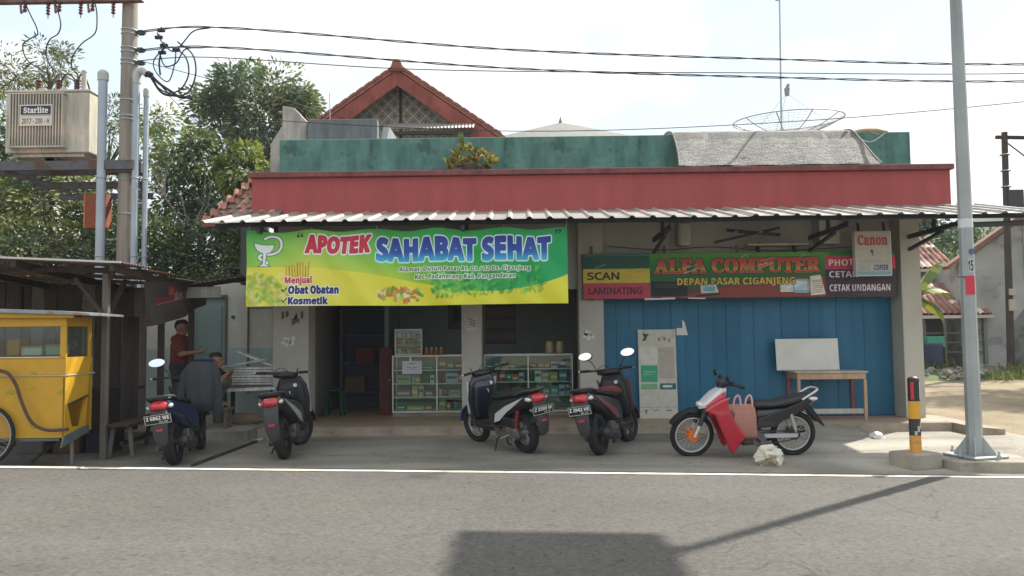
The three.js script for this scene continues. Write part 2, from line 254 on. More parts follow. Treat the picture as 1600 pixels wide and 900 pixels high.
// ---------------------------------------------------------------- shop building
const shop = thing('shop_building', 'low shop building with red fascia, green parapet and grey pillars', 'building');
{
  const S = shop;
  obj('plinth', [rbb(-4.12, 6.62, -0.25, 0.125, -13.9, -12.46, 0.015), prism([[6.62, -0.4], [7.12, -0.4], [7.12, 0.08], [6.62, 0.124]], 1.9, 0.015, -12.9)], M([0.37, 0.31, 0.245], { map: 'concrete', s: 0.9, r: 0.9, bump: 'concrete', bs: 0.9, bd: 0.008 }), S);
  obj('tile_floor', [bb(-4.1, 6.58, 0.125, 0.131, -13.9, -12.53), bb(-3.6, 6.3, 0.05, 0.129, -17.2, -13.9)], K.tileFloor, S);
  // pillars
  for (const [x0, x1, z1] of [[-4.07, -3.48, -13.1], [-0.98, -0.65, -13.2], [0.96, 1.37, -13.2], [6.22, 6.54, -13.1]]) obj('pillar', rbb(x0, x1, 0.126, 3.55, x0 > 6 ? z1 - 0.5 : z1 - 0.45, z1, 0.012), K.pillar, S);
  // walls over the openings, sides, back, ceiling slab
  obj('lintel_wall', [bb(1.372, 6.218, 2.195, 3.55, -13.62, -13.45), bb(-3.478, -0.982, 2.3, 3.55, -13.62, -13.45), bb(-0.648, 0.958, 2.3, 3.55, -13.62, -13.45)], K.wallGrey, S);
  obj('side_wall', [bb(-4.06, -3.9, -0.2, 4.2, -17.4, -13.552)], K.wallGrey, S);
  obj('side_wall', [bb(6.36, 6.52, -0.2, 4.2, -17.4, -13.552)], K.wallGrey, S);
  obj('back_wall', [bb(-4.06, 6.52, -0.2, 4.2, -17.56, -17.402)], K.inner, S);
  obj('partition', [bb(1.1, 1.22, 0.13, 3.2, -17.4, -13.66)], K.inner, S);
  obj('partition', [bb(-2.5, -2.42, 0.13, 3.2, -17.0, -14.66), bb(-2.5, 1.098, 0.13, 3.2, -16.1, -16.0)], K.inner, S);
  obj('ceiling_slab', [bb(-4.05, 6.51, 3.2, 3.5, -17.4, -13.63)], K.wallGrey, S);
  obj('terrace_floor', [bb(-4.3, 6.9, 4.0, 4.12, -17.5, -13.05)], K.greyConcrete, S);
  // fascia with its lip
  obj('fascia', [rbb(-4.4, 7.03, 3.46, 4.15, -13.18, -13.0, 0.01)], K.red, S);
  obj('fascia_return', [bb(6.85, 7.028, 3.462, 4.148, -15.5, -13.182), bb(-4.398, -4.22, 3.462, 4.148, -15.5, -13.182)], K.red, S);
  obj('fascia_lip', [rbb(-4.44, 7.07, 4.152, 4.242, -13.3, -12.93, 0.014)], K.redDark, S);
  // green parapet, front and sides
  obj('parapet', [rbb(-4.12, 6.68, 4.1, 4.93, -13.72, -13.56, 0.02)], K.green, S);
  obj('parapet_side', [rbb(-4.12, -3.98, 4.1, 4.92, -17.2, -13.722, 0.02)], K.green, S);
  obj('parapet_side', [rbb(6.54, 6.68, 4.1, 4.92, -17.2, -13.722, 0.02)], K.green, S);
}
{ // rooftop walls beside the gable
  const w = thing('rooftop_wall', 'bare grey cement wall block on the terrace in front of the gable', 'wall', [0, 4.12, -14.7]);
  obj('wall_face', [rbb(-3.92, -2.62, 0, 1.44, -0.1, 0.1, 0.015)], M([0.16, 0.175, 0.18], { map: 'weather', s: 1.7, r: 0.95 }), w);
  obj('wall_return', prism([[-1.6, 0], [-0.11, 0], [-0.11, 0.95], [-0.5, 1.44], [-1.6, 1.44]], 0.13, 0.01).rotateY(-Math.PI / 2).translate(-2.55, 0, 0), K.greyConcrete, w);
  const s = thing('concrete_stub', 'stepped concrete stair stub at the left corner of the roof terrace', 'wall', [0, 4.12, -14.9]);
  obj('stub_body', prism([[-4.62, 0], [-3.94, 0], [-3.94, 1.42], [-4.18, 1.68], [-4.4, 1.72], [-4.4, 1.35], [-4.62, 1.0]], 0.5, 0.02), M([0.42, 0.4, 0.36], { map: 'weather', s: 1.2, r: 0.95 }), s);
}

// ---------------------------------------------------------------- corrugated canopy and its brackets
{
  const C = thing('shop_canopy', 'pale corrugated metal canopy along the whole shopfront', 'canopy');
  const pitch = 0.292, up = 0.03, th = 0.005, sheetW = pitch * 3, x0 = -4.6, n = 14, R = rng(5);
  const prof = []; for (let i = 0; i < 3; i++) { const o = i * pitch; prof.push([o + 0.02, 0], [o + 0.05, up], [o + 0.085, up], [o + 0.115, 0]); } prof.push([sheetW + 0.006, 0]); prof.unshift([0, 0]);
  const outline = [...prof, ...prof.slice().reverse().map(([x, y]) => [x, y - th])];
  const geo = join(prism(outline, 1.78, 0));
  const ang = Math.atan2(0.36, 1.64), mats = [K.zinc, M([0.36, 0.345, 0.31], { map: 'paint', s: 2.2, r: 0.5, m: 0.25 }), M([0.3, 0.29, 0.27], { map: 'paint', s: 3.1, r: 0.55, m: 0.25 })];
  for (let i = 0; i < n; i++) {
    const m = new THREE.Mesh(geo, mats[i % 5 === 3 ? 2 : i % 2]); m.name = 'roof_sheet'; m.castShadow = m.receiveShadow = true;
    m.position.set(x0 + i * sheetW, 3.37 + 0.004 * R() + (i % 2) * 0.006, -12.16 + 0.015 * (R() - 0.5)); m.rotation.x = ang + 0.004 * (R() - 0.5); C.add(m);
  }
  for (const [z, y] of [[-11.72, 3.225], [-12.3, 3.345], [-12.85, 3.46]]) obj('purlin', [rbb(-4.5, 7.6, y - 0.05, y - 0.005, z - 0.03, z + 0.03, 0.006)], K.steelDark, C);
  for (const x of [-3.78, -0.82, 2.2, 4.75, 6.37]) {
    const b = obj('bracket', [bar([x, 3.07, -13.1], [x, 3.09, -11.47], 0.05, 0.07), bar([x, 2.86, -13.12], [x, 3.03, -12.05], 0.045, 0.05), bar([x, 3.06, -12.3], [x, 3.26, -12.3], 0.05, 0.05, V(0, 0, 1)), bar([x, 3.06, -11.6], [x, 3.14, -11.6], 0.05, 0.05, V(0, 0, 1))], K.steelDark, C);
    if (x > 6) obj('end_cap', cyl([x, 3.09, -11.469], [x, 3.09, -11.44], 0.045, 0.045, 12), K.alu, b);
  }
  obj('purlin', [cyl([6.5, 3.05, -11.5], [7.7, 3.08, -11.5], 0.04, 0.04, 8)], K.steelDark, C);
}

// ---------------------------------------------------------------- blue folding shutter door, panel by panel
{
  const d = thing('shutter_door', 'wide closed blue folding metal door of the copy shop', 'door', [0, 0.13, -13.5]);
  const geo = join([rb(0.2285, 2.0, 0.03, 0.003, 0, 1.0, 0)]), n = 21, R = rng(9);
  const mats = [K.shutter, M([0.011, 0.122, 0.222], { map: 'plaster', s: 1.0, r: 0.55, bump: 'paint', bs: 0.8, bd: 0.02 }), M([0.014, 0.138, 0.245], { map: 'plaster', s: 1.6, r: 0.45, bump: 'paint', bs: 1.1, bd: 0.02 })];
  for (let i = 0; i < n; i++) { const m = new THREE.Mesh(geo, mats[Math.floor(R() * 3)]); m.name = 'panel'; m.castShadow = m.receiveShadow = true; m.position.set(1.49 + i * 0.2302, 0, 0.0035 * ((i % 2) * 2 - 1)); m.rotation.y = 0.02 * (R() - 0.5); d.add(m); }
  obj('top_rail', bb(1.372, 6.218, 1.985, 2.06, -0.04, 0.07), K.steelDark, d);
  obj('bottom_rail', bb(1.372, 6.218, 0.001, 0.02, -0.03, 0.03), K.steelDark, d);
}

// ---------------------------------------------------------------- signs and banners
const rr = (g, x, y, w, h, r) => { g.beginPath(); g.roundRect(x, y, w, h, r); };
function fitText(g, s, x, y, w, h, style = {}) { // text stretched into a box with baseline at y + h
  g.save(); g.font = (style.weight ?? 'bold') + ' 200px ' + (style.font ?? 'sans-serif'); g.textBaseline = 'alphabetic'; g.textAlign = 'left'; g.lineJoin = 'round';
  const m = g.measureText(s), asc = m.actualBoundingBoxAscent || 145, l = m.actualBoundingBoxLeft || 0, wid = (m.actualBoundingBoxRight || m.width) + l;
  g.translate(x, y + h); g.transform(1, 0, style.slant ?? 0, 1, 0, 0); g.scale(w / wid, h / asc); g.translate(l, 0);
  const sx = Math.min(w / wid, h / asc);
  for (const [c, lw] of style.strokes ?? []) { g.strokeStyle = c; g.lineWidth = lw / sx; g.strokeText(s, 0, 0); }
  g.fillStyle = style.fill ?? '#000'; if (style.grad) { const q = g.createLinearGradient(0, -asc, 0, 0); style.grad.forEach(([t, c]) => q.addColorStop(t, c)); g.fillStyle = q; }
  g.fillText(s, 0, 0); if (style.heavy) { g.strokeStyle = g.fillStyle; g.lineWidth = style.heavy / sx; g.strokeText(s, 0, 0); } g.restore();
}
function panel(w, h, nx, ny, f) { // a hanging sheet with folds: f(u, v) gives the offset in z
  const g = new THREE.PlaneGeometry(w, h, nx, ny), p = g.attributes.position;
  for (let i = 0; i < p.count; i++) { const u = p.getX(i) / w + 0.5, v = p.getY(i) / h + 0.5, o = f(u, v); if (o.length) { p.setX(i, p.getX(i) + (o[0] ?? 0)); p.setY(i, p.getY(i) + o[1]); p.setZ(i, o[2]); } else p.setZ(i, o); }
  g.computeVertexNormals(); return g;
}
const apotekTex = canvasTex(2048, 508, (g, W, H) => {
  let q = g.createLinearGradient(0, 0, 0, H); q.addColorStop(0, '#2fae4e'); q.addColorStop(0.35, '#5fc04a'); q.addColorStop(0.62, '#b4cf3c'); q.addColorStop(1, '#d0d53a'); g.fillStyle = q; g.fillRect(0, 0, W, H);
  q = g.createLinearGradient(W * 0.45, 0, W, 0); q.addColorStop(0, 'rgba(10,160,80,0)'); q.addColorStop(0.6, 'rgba(10,160,84,0.75)'); q.addColorStop(1, 'rgba(4,160,92,0.95)'); g.fillStyle = q; g.fillRect(0, 0, W, H);
  g.fillStyle = '#e0dc3c'; g.beginPath(); g.moveTo(0, H * 0.5); g.bezierCurveTo(W * 0.2, H * 0.42, W * 0.42, H * 0.6, W * 0.6, H * 0.76); g.bezierCurveTo(W * 0.74, H * 0.9, W * 0.9, H * 0.8, W, H * 0.62); g.lineTo(W, H); g.lineTo(0, H); g.fill();
  q = g.createRadialGradient(W * 0.2, H * 0.55, 10, W * 0.2, H * 0.55, W * 0.28); q.addColorStop(0, 'rgba(235,225,90,0.75)'); q.addColorStop(1, 'rgba(235,225,90,0)'); g.fillStyle = q; g.fillRect(0, 0, W, H);
  const R = rng(3);
  for (let i = 0; i < 150; i++) { const x = R() * 300, y = H * 0.6 + R() * H * 0.4; g.fillStyle = ['rgba(150,185,60,.5)', 'rgba(235,225,150,.5)', 'rgba(110,165,60,.45)', 'rgba(215,205,90,.5)'][Math.floor(R() * 4)]; g.beginPath(); g.ellipse(x, y, 12 + R() * 26, 8 + R() * 14, R() * 3, 0, 7); g.fill(); }
  for (let i = 0; i < 9; i++) { g.strokeStyle = ['#d9a13a', '#c77f36', '#b6a63a'][i % 3]; g.lineWidth = 9; g.beginPath(); g.moveTo(255 + i * 17, H * 0.68); g.lineTo(250 + i * 18, H * (0.42 + 0.06 * R())); g.stroke(); }
  for (let i = 0; i < 260; i++) { const x = W * 0.58 + R() * W * 0.34, y = H * (0.52 + 0.34 * R()) - (x - W * 0.8) * 0.05; g.fillStyle = ['rgba(0,120,60,.3)', 'rgba(10,150,80,.3)', 'rgba(120,200,90,.35)', 'rgba(0,95,60,.22)'][Math.floor(R() * 4)]; g.beginPath(); g.ellipse(x, y, 8 + R() * 26, 5 + R() * 10, R() * 3, 0, 7); g.fill(); }
  for (let i = 0; i < 70; i++) { g.fillStyle = ['#4f9a35', '#c85a3a', '#e9e3b0', '#8cbf45', '#d98a45'][Math.floor(R() * 5)]; g.globalAlpha = 0.75; g.beginPath(); g.ellipse(W * 0.41 + R() * W * 0.13, H * (0.78 + 0.16 * R()), 10 + R() * 18, 6 + R() * 8, R() * 3, 0, 7); g.fill(); } g.globalAlpha = 1;
  // bowl and snake
  g.save(); g.translate(22, 18); g.lineCap = 'round'; g.lineJoin = 'round';
  const snake = () => { g.beginPath(); g.moveTo(90, 34); g.bezierCurveTo(110, 6, 190, -4, 198, 60); g.bezierCurveTo(204, 118, 150, 142, 104, 140); g.bezierCurveTo(60, 140, 40, 170, 84, 182); g.bezierCurveTo(124, 194, 118, 218, 78, 212); g.stroke(); };
  for (const [c, w] of [['#28504a', 26], ['#e9f1ea', 17]]) { g.strokeStyle = c; g.lineWidth = w; snake(); }
  g.fillStyle = '#e9f1ea'; g.strokeStyle = '#28504a'; g.lineWidth = 4; g.beginPath(); g.moveTo(24, 66); g.quadraticCurveTo(86, 84, 150, 66); g.quadraticCurveTo(146, 128, 104, 134); g.lineTo(100, 206); g.lineTo(134, 226); g.lineTo(52, 226); g.lineTo(82, 206); g.lineTo(80, 134); g.quadraticCurveTo(30, 126, 24, 66); g.fill(); g.stroke(); g.restore();
  g.fillStyle = '#1b3d2a'; g.font = 'bold 110px serif'; g.fillText('“', 310, 92); g.fillText('”', 1962, 92);
  fitText(g, 'APOTEK', 372, 42, 410, 108, { slant: -0.08, strokes: [['#f4f4ee', 26]], fill: '#cf2f4b', heavy: 12 });
  fitText(g, 'SAHABAT SEHAT', 832, 62, 1104, 144, { strokes: [['#d8f0f4', 28], ['#3aa0d8', 14]], grad: [[0, '#2b3f9a'], [0.6, '#2558ad'], [1, '#36b4da']], heavy: 14 });
  fitText(g, 'Alamat: Dusun Pasar Rt. 01 / 02 Ds. Ciganjeng', 968, 250, 842, 30, { strokes: [['rgba(240,250,235,.9)', 9]], fill: '#20473a', slant: -0.12 });
  fitText(g, 'Kec. Padaherang Kab. Pangandaran', 1072, 300, 640, 32, { strokes: [['rgba(240,250,235,.9)', 9]], fill: '#20473a', slant: -0.12 });
  fitText(g, 'Menjual', 246, 312, 168, 44, { strokes: [['#f7e9d8', 12]], fill: '#c03a44', heavy: 3 });
  fitText(g, 'Obat Obatan', 270, 374, 316, 52, { strokes: [['#eef0e0', 14]], fill: '#232c6c', heavy: 5 });
  fitText(g, 'Kosmetik', 270, 450, 246, 46, { strokes: [['#eef0e0', 14]], fill: '#232c6c', heavy: 5 });
  g.strokeStyle = '#2a3a30'; g.lineWidth = 7; for (const y of [396, 466]) { g.beginPath(); g.moveTo(226, y); g.lineTo(238, y + 16); g.lineTo(262, y - 10); g.stroke(); }
});
{
  const w = 4.66, h = 1.12, b = thing('pharmacy_banner', 'green and yellow pharmacy banner hanging under the canopy edge', 'banner', [-1.64, 2.545, -11.56]);
  const f = (u, v) => { const edge = v * v, scal = 0.042 * edge * Math.pow(Math.sin(u * Math.PI * 5), 2); return [0, -scal + 0.006 * Math.sin(u * 9) * (1 - v), 0.028 * Math.sin(u * 21 + v * 2) * (1 - 0.3 * v) + 0.04 * Math.sin(u * 4.4 + 1.2) * (1 - v) + 0.014 * Math.sin((u + v * 0.18) * 52) + 0.02 * (fbm3(u * 26 + v * 6, v * 5 - u * 8, 0, 3, 501) - 0.5) + 0.016 * Math.sin((u - v * 0.12) * 31.4) * v * v]; };
  const back = panel(w, h, 200, 30, (u, v) => { const o = f(u, v); return [0, o[1], o[2] - 0.003]; });
  const front = obj('printed_cloth', panel(w, h, 200, 30, f), printed(apotekTex, { r: 0.5 }), b, true);
  obj('backing_cloth', back, M([0.6, 0.62, 0.55], { r: 0.7 }), b);
  for (const [x, y] of [[-2.31, 0.53], [-1.4, 0.5], [-0.45, 0.5], [0.5, 0.5], [1.4, 0.5], [2.31, 0.53]]) obj('tie_cord', tube([[x, y, 0.01], [x + 0.01, y + 0.06, -0.01], [x + 0.005, y + 0.1, 0.03]], 0.006, 5), M([0.4, 0.4, 0.38], { r: 0.8 }), b);
}
const alfaTex = canvasTex(2048, 296, (g, W, H) => {
  g.fillStyle = '#2f7d3d'; g.fillRect(0, 0, W, H);
  let q = g.createLinearGradient(0, 0, 0, H); q.addColorStop(0, '#5fa03a'); q.addColorStop(0.25, '#2d8044'); q.addColorStop(0.6, '#2a6b3e'); q.addColorStop(1, '#7d3a38'); g.fillStyle = q; g.fillRect(440, 0, 1180, H);
  g.fillStyle = '#8f4640'; g.beginPath(); g.moveTo(620, H); g.quadraticCurveTo(1000, H * 0.62, 1620, H * 0.55); g.lineTo(1620, H); g.fill();
  g.fillStyle = '#2a5c4c'; g.fillRect(0, 0, 440, 96); g.fillStyle = '#3f7c70'; g.fillRect(0, 0, 440, 14);
  g.fillStyle = '#d8c14a'; g.fillRect(0, 98, 440, 94); g.fillStyle = '#c04a5c'; g.fillRect(0, 194, 440, 102);
  g.fillStyle = '#c5485c'; g.fillRect(1590, 26, 458, 92); g.fillStyle = '#3a3550'; g.fillRect(1590, 118, 458, 70); g.fillStyle = '#463640'; g.fillRect(1590, 188, 458, 108);
  fitText(g, 'SCAN', 30, 122, 206, 46, { weight: 'normal', fill: '#26302a', heavy: 4 }); fitText(g, 'LAMINATING', 36, 222, 350, 44, { weight: 'normal', fill: '#5a2036', heavy: 4 });
  g.fillStyle = '#222a2c'; g.fillRect(446, 186, 240, 96); g.fillStyle = '#3c3f44'; g.fillRect(470, 200, 150, 30);
  g.fillStyle = '#c9d8da'; g.beginPath(); g.moveTo(770, 214); g.lineTo(870, 206); g.lineTo(888, 262); g.lineTo(776, 266); g.fill(); g.fillStyle = '#7fb2c0'; g.fillRect(786, 220, 80, 34); g.strokeStyle = '#20303a'; g.lineWidth = 10; g.beginPath(); g.moveTo(740, 284); g.lineTo(900, 272); g.stroke();
  g.fillStyle = '#dfe4e0'; rr(g, 1290, 188, 90, 76, 8); g.fill(); g.fillStyle = '#8fb9c8'; rr(g, 1372, 178, 112, 92, 14); g.fill(); g.fillStyle = '#d2e2e6'; g.fillRect(1384, 190, 84, 60);
  g.fillStyle = '#e6e2cf'; g.beginPath(); g.moveTo(1490, 160); g.lineTo(1560, 150); g.lineTo(1588, 280); g.lineTo(1490, 288); g.fill(); g.strokeStyle = '#8d8a78'; g.lineWidth = 4; for (let i = 0; i < 7; i++) { g.beginPath(); g.moveTo(1500, 190 + i * 13); g.lineTo(1572, 184 + i * 13); g.stroke(); }
  fitText(g, 'ALFA COMPUTER', 470, 38, 1086, 92, { font: 'serif', strokes: [['#3a2a24', 22], ['#e8d6b0', 10]], grad: [[0, '#c23a44'], [0.5, '#d0653e'], [0.75, '#c8a24a'], [1, '#b8424a']], heavy: 8 });
  fitText(g, 'DEPAN PASAR CIGANJENG', 620, 166, 770, 44, { strokes: [['#2c3a20', 10]], fill: '#d9bd5a', heavy: 2 });
  fitText(g, 'PHOTO', 1616, 50, 206, 44, { fill: '#ecdcd8' }); fitText(g, 'CETAK', 1616, 128, 186, 42, { fill: '#e4e0e4' }); fitText(g, 'CETAK UNDANGAN', 1616, 218, 396, 44, { fill: '#e2dcde' });
  const R = rng(8); g.strokeStyle = 'rgba(225,230,220,.75)'; for (let i = 0; i < 9; i++) { const x = R() * W, y = R() * H * 0.5; g.lineWidth = 2 + 4 * R(); g.beginPath(); g.moveTo(x, y + 24); g.lineTo(x + 40 + 60 * R(), y); g.stroke(); }
  for (let i = 0; i < 500; i++) { g.fillStyle = `rgba(90,95,85,${0.05 + 0.08 * R()})`; g.beginPath(); g.ellipse(R() * W, R() * H, 5 + 50 * R(), 3 + 10 * R(), 0, 0, 7); g.fill(); }
});
{
  const s = thing('copy_shop_sign', 'long weathered copy shop sign above the blue door', 'sign', [3.58, 2.475, -13.1], 0);
  obj('printed_face', panel(5.1, 0.73, 60, 8, (u, v) => 0.006 * Math.sin(u * 31) + 0.008 * Math.sin(u * 12 + v * 3)).rotateZ(0.0), printed(alfaTex, { r: 0.65 }), s, true);
  obj('board', [box(5.12, 0.75, 0.03, 0, 0, -0.045)], K.woodGrey, s);
  for (const x of [-2.4, -1.2, 0, 1.2, 2.4]) obj('batten', box(0.04, 0.9, 0.03, x, 0.06, -0.078), K.woodGrey, s);
  obj('torn_edge', [box(0.5, 0.03, 0.004, -1.3, -0.375, 0.005, 0, 0, 0.02), box(0.28, 0.02, 0.004, -0.7, -0.373, 0.006, 0, 0, -0.03)], K.whitePaint, s);
}
const canonTex = canvasTex(512, 640, (g, W, H) => {
  g.fillStyle = '#b9b5a8'; g.fillRect(0, 0, W, H);
  fitText(g, 'Canon', 28, 52, 440, 140, { font: 'serif', fill: '#b03a44', heavy: 9 });
  g.fillStyle = '#3a3a3c'; g.beginPath(); g.ellipse(230, 290, 20, 26, 0, 0, 7); g.fill(); g.fillRect(236, 290, 14, 70);
  fitText(g, 'TRANSFORMASI', 40, 420, 410, 34, { weight: 'normal', fill: '#9a8f88' });
  fitText(g, 'DIGITAL', 40, 500, 170, 60, { fill: '#7ea6b2' }); fitText(g, 'COPIER', 250, 492, 214, 76, { fill: '#3f4f92', slant: -0.1, heavy: 4 });
  g.fillStyle = '#7fa9b4'; g.fillRect(0, 590, W, 50); g.strokeStyle = '#8aa'; g.lineWidth = 5; g.beginPath(); g.moveTo(20, 478); g.lineTo(490, 478); g.stroke();
  const R = rng(18); for (let i = 0; i < 160; i++) { g.fillStyle = `rgba(110,100,85,${0.06 * R()})`; g.beginPath(); g.ellipse(R() * W, R() * H, 10 + 60 * R(), 6 + 30 * R(), R(), 0, 7); g.fill(); }
});
{
  const s = thing('light_box_sign', 'square off-white light box sign with red serif brand lettering', 'sign', [5.63, 2.775, -12.75], -0.04);
  obj('case', rb(0.57, 0.72, 0.12, 0.015, 0, 0, -0.064), K.whitePaint, s);
  obj('printed_face', new THREE.PlaneGeometry(0.54, 0.69), printed(canonTex, { r: 0.4 }), s, true);
  obj('hanger', [bar([-0.2, 0.36, -0.06], [-0.2, 0.5, -0.1], 0.03, 0.03), bar([0.2, 0.36, -0.06], [0.2, 0.5, -0.1], 0.03, 0.03), bar([0.3, 0.1, -0.08], [0.42, 0.1, -0.42], 0.03, 0.03)], K.steelDark, s);
}

// ---------------------------------------------------------------- pharmacy counter: two glass cabinets and what stands in them
const ORD = ['leftmost', 'second from left', 'third from left', 'fourth from left', 'fifth from left', 'sixth from left', 'seventh from left', 'eighth from left', 'ninth from left', 'tenth from left', 'eleventh from left', 'twelfth from left'];
const hues = { red: [0.5, 0.05, 0.05], green: [0.07, 0.32, 0.12], white: [0.7, 0.7, 0.66], yellow: [0.66, 0.48, 0.05], teal: [0.04, 0.33, 0.36], orange: [0.62, 0.2, 0.04], pink: [0.6, 0.2, 0.26], blue: [0.07, 0.16, 0.42], cream: [0.6, 0.54, 0.36] };
const hueMat = Object.fromEntries(Object.entries(hues).map(([k, c]) => [k, M(c, { r: 0.55 })]));
const labelBand = M([0.72, 0.72, 0.68], { r: 0.6 });
function cabinet(where, label, x0, x1, mid, shelves, contents, z = -13.98) {
  const d = 0.42, top = 1.17, base = 0.23, w = x1 - x0, c = (x0 + x1) / 2, o = thing('display_cabinet', label, 'cabinet', [c, 0.131, z]);
  const X = (x) => x - c, Y = (y) => y - 0.131, p = 0.022;
  for (const [x, zz] of [[x0 + p / 2, 0], [x1 - p / 2, 0], [mid, 0], [x0 + p / 2, -d], [x1 - p / 2, -d]]) obj('post', rbb(X(x) - p / 2, X(x) + p / 2, 0.1, Y(top) - 0.001, zz - p / 2, zz + p / 2, 0.004), K.alu, o);
  obj('top_frame', [rbb(-w / 2, w / 2, Y(top), Y(top) + 0.025, -p / 2, p / 2, 0.004), bb(-w / 2, w / 2, Y(top), Y(top) + 0.025, -d - p / 2, -d + p / 2), bb(-w / 2, -w / 2 + p, Y(top), Y(top) + 0.025, -d + p / 2, -p / 2), bb(w / 2 - p, w / 2, Y(top), Y(top) + 0.025, -d + p / 2, -p / 2)], K.alu, o);
  obj('base_panel', [rbb(-w / 2, w / 2, 0.07, Y(base), -d - 0.012, 0.014, 0.006)], K.whitePaint, o);
  obj('foot', [bb(-w / 2 + 0.01, w / 2 - 0.01, 0, 0.069, -d, -0.005)], K.conc2, o);
  for (const y of shelves) { const s = obj('shelf', [bb(-w / 2 + p, w / 2 - p, Y(y) - 0.01, Y(y) - 0.002, -d + 0.02, -0.013)], M([0.5, 0.58, 0.55], { r: 0.3 }), o); obj('shelf_edge', [rbb(-w / 2 + p, w / 2 - p, Y(y) - 0.016, Y(y) + 0.004, -0.0125, 0.002, 0.003)], K.alu, s); }
  for (const [a, b] of [[x0 + p, mid - p / 2], [mid + p / 2, x1 - p]]) obj('pane', bb(X(a), X(b), Y(base) + 0.003, Y(top) - 0.003, 0.004, 0.008), K.glass, o);
  obj('pane', bb(-w / 2 + 0.006, -w / 2 + 0.01, Y(base) + 0.003, Y(top) - 0.003, -d + 0.015, -0.015), K.glass, o);
  obj('back_panel', bb(-w / 2 + p, w / 2 - p, Y(base), Y(top), -d - 0.004, -d + 0.004), M([0.3, 0.36, 0.33], { r: 0.6 }), o);
  // contents, shelf by shelf
  const levels = [base, ...shelves.slice().reverse()], rows = ['bottom', 'third', 'second', 'top'];
  const R = rng(Math.round(c * 100) + 900);
  contents.forEach((row, li) => {
    const count = {}; let x = x0 + 0.05;
    for (const item of row.split(' ')) {
      const [kind, hue, ws, hs] = item.split(':'); const bw = +ws / 100, bh = Math.min(0.185, (+hs / 100) * 1.3);
      if (kind === '-') { x += bw || 0.05; continue; }
      if (Math.abs(x + bw / 2 - mid) < bw / 2 + 0.02) x = mid + 0.02;
      if (x + bw > x1 - 0.03) break;
      const key = hue + kind, k = (count[key] = (count[key] ?? 0) + 1) - 1, n = row.split(' ').filter((q) => q.startsWith(kind + ':' + hue + ':')).length;
      const word = kind === 'b' ? 'medicine box' : kind === 'j' ? 'small bottle' : 'packet';
      const lab = `${hue} ${word} on the ${rows[li]} shelf of the ${where}` + (n > 1 ? ', ' + ORD[k] : '');
      const y = levels[li] + 0.001, zz = z - 0.08 - 0.08 * R();
      const t = thing(kind === 'j' ? 'medicine_bottle' : kind === 'b' ? 'medicine_box' : 'medicine_packet', lab, kind === 'j' ? 'bottle' : 'box', [x + bw / 2, y, zz], (R() - 0.5) * 0.12, 'goods in the ' + where);
      if (kind === 'j') { const r = bw / 2; obj('flask', lathe([[0, 0], [r, 0], [r, bh * 0.62], [r * 0.45, bh * 0.76], [r * 0.45, bh * 0.8]], 12), hueMat[hue], t); obj('lid', cyl([0, bh * 0.8, 0], [0, bh, 0], r * 0.52, r * 0.52, 10), k % 2 ? hueMat.white : hueMat.red, t); }
      else { obj('carton', rb(bw - 0.004, bh, 0.07, 0.004, 0, bh / 2, 0, 0, 0, 0, 1), hueMat[hue], t); obj('print_band', box((bw - 0.004) * 0.8, bh * 0.3, 0.002, 0, bh * (0.4 + 0.2 * R()), 0.0362), hue === 'white' || hue === 'cream' ? hueMat[['green', 'red', 'blue', 'teal'][Math.floor(R() * 4)]] : labelBand, t); }
      x += bw + 0.006 + 0.012 * R();
    }
  });
  return o;
}
cabinet('notice cabinet', 'glass display cabinet with a paper notice taped to it', -2.25, -0.72, -1.47, [0.94, 0.705, 0.475], [
  'b:green:16:7 -:x:2 b:yellow:30:6 b:orange:14:8 b:yellow:12:15 b:orange:7:11 -:x:4 j:teal:9:13 j:green:8:10 b:teal:14:12',
  'b:pink:26:8 -:x:1 b:yellow:11:16 b:cream:9:17 b:orange:15:7 j:white:6:12 j:orange:6:11 -:x:3 b:cream:20:8 b:yellow:22:9',
  'b:cream:26:11 j:white:6:14 b:yellow:9:10 -:x:8 j:green:6:13 b:white:8:11 j:red:7:15 -:x:4 b:white:22:13 b:red:9:13',
  '-:x:45 b:green:20:5 -:x:4 b:orange:14:15 b:teal:12:13 b:red:18:10 b:teal:14:5']);
cabinet('second cabinet', 'glass display cabinet behind the blue and white scooter', -0.655, 0.9, 0.12, [0.945, 0.72, 0.485], [
  'b:red:16:8 b:green:12:10 -:x:40 b:cream:9:12 b:white:9:13 b:green:9:5 b:red:12:7',
  'b:pink:18:9 b:green:11:6 b:red:12:10 b:orange:15:10 b:white:10:9 b:cream:10:12 b:green:14:9 b:teal:13:12 b:white:10:13 b:cream:10:13 b:orange:12:12',
  'b:pink:20:12 b:red:12:14 b:green:9:11 b:orange:11:10 b:cream:9:12 j:green:8:12 b:white:12:14 b:cream:13:11 b:yellow:14:12 b:teal:15:13',
  'b:teal:14:6 b:white:9:7 b:cream:13:9 b:green:10:6 -:x:10 b:red:13:8 b:pink:11:7 b:orange:10:8 b:white:12:9 b:blue:14:12']);
{ // paper notice
  const t = canvasTex(256, 170, (g, W, H) => { g.fillStyle = '#d5dae0'; g.fillRect(0, 0, W, H); fitText(g, 'MAAF', 92, 22, 80, 18, { fill: '#5a6068' }); g.fillStyle = '#9aa2aa'; g.fillRect(60, 80, 60, 12); g.fillRect(140, 80, 52, 12); g.fillRect(84, 104, 84, 7); });
  const n = thing('paper_notice', 'white paper notice taped to the cabinet glass', 'notice', [-1.9, 0.985, -13.955], 0);
  obj('paper_sheet', box(0.34, 0.225, 0.002, 0, 0, -0.0015), K.whitePaint, n); obj('printed_text', new THREE.PlaneGeometry(0.335, 0.22), printed(t, { r: 0.8 }), n, true); obj('tape', box(0.03, 0.08, 0.002, -0.03, 0.14, 0), K.alu, n);
}
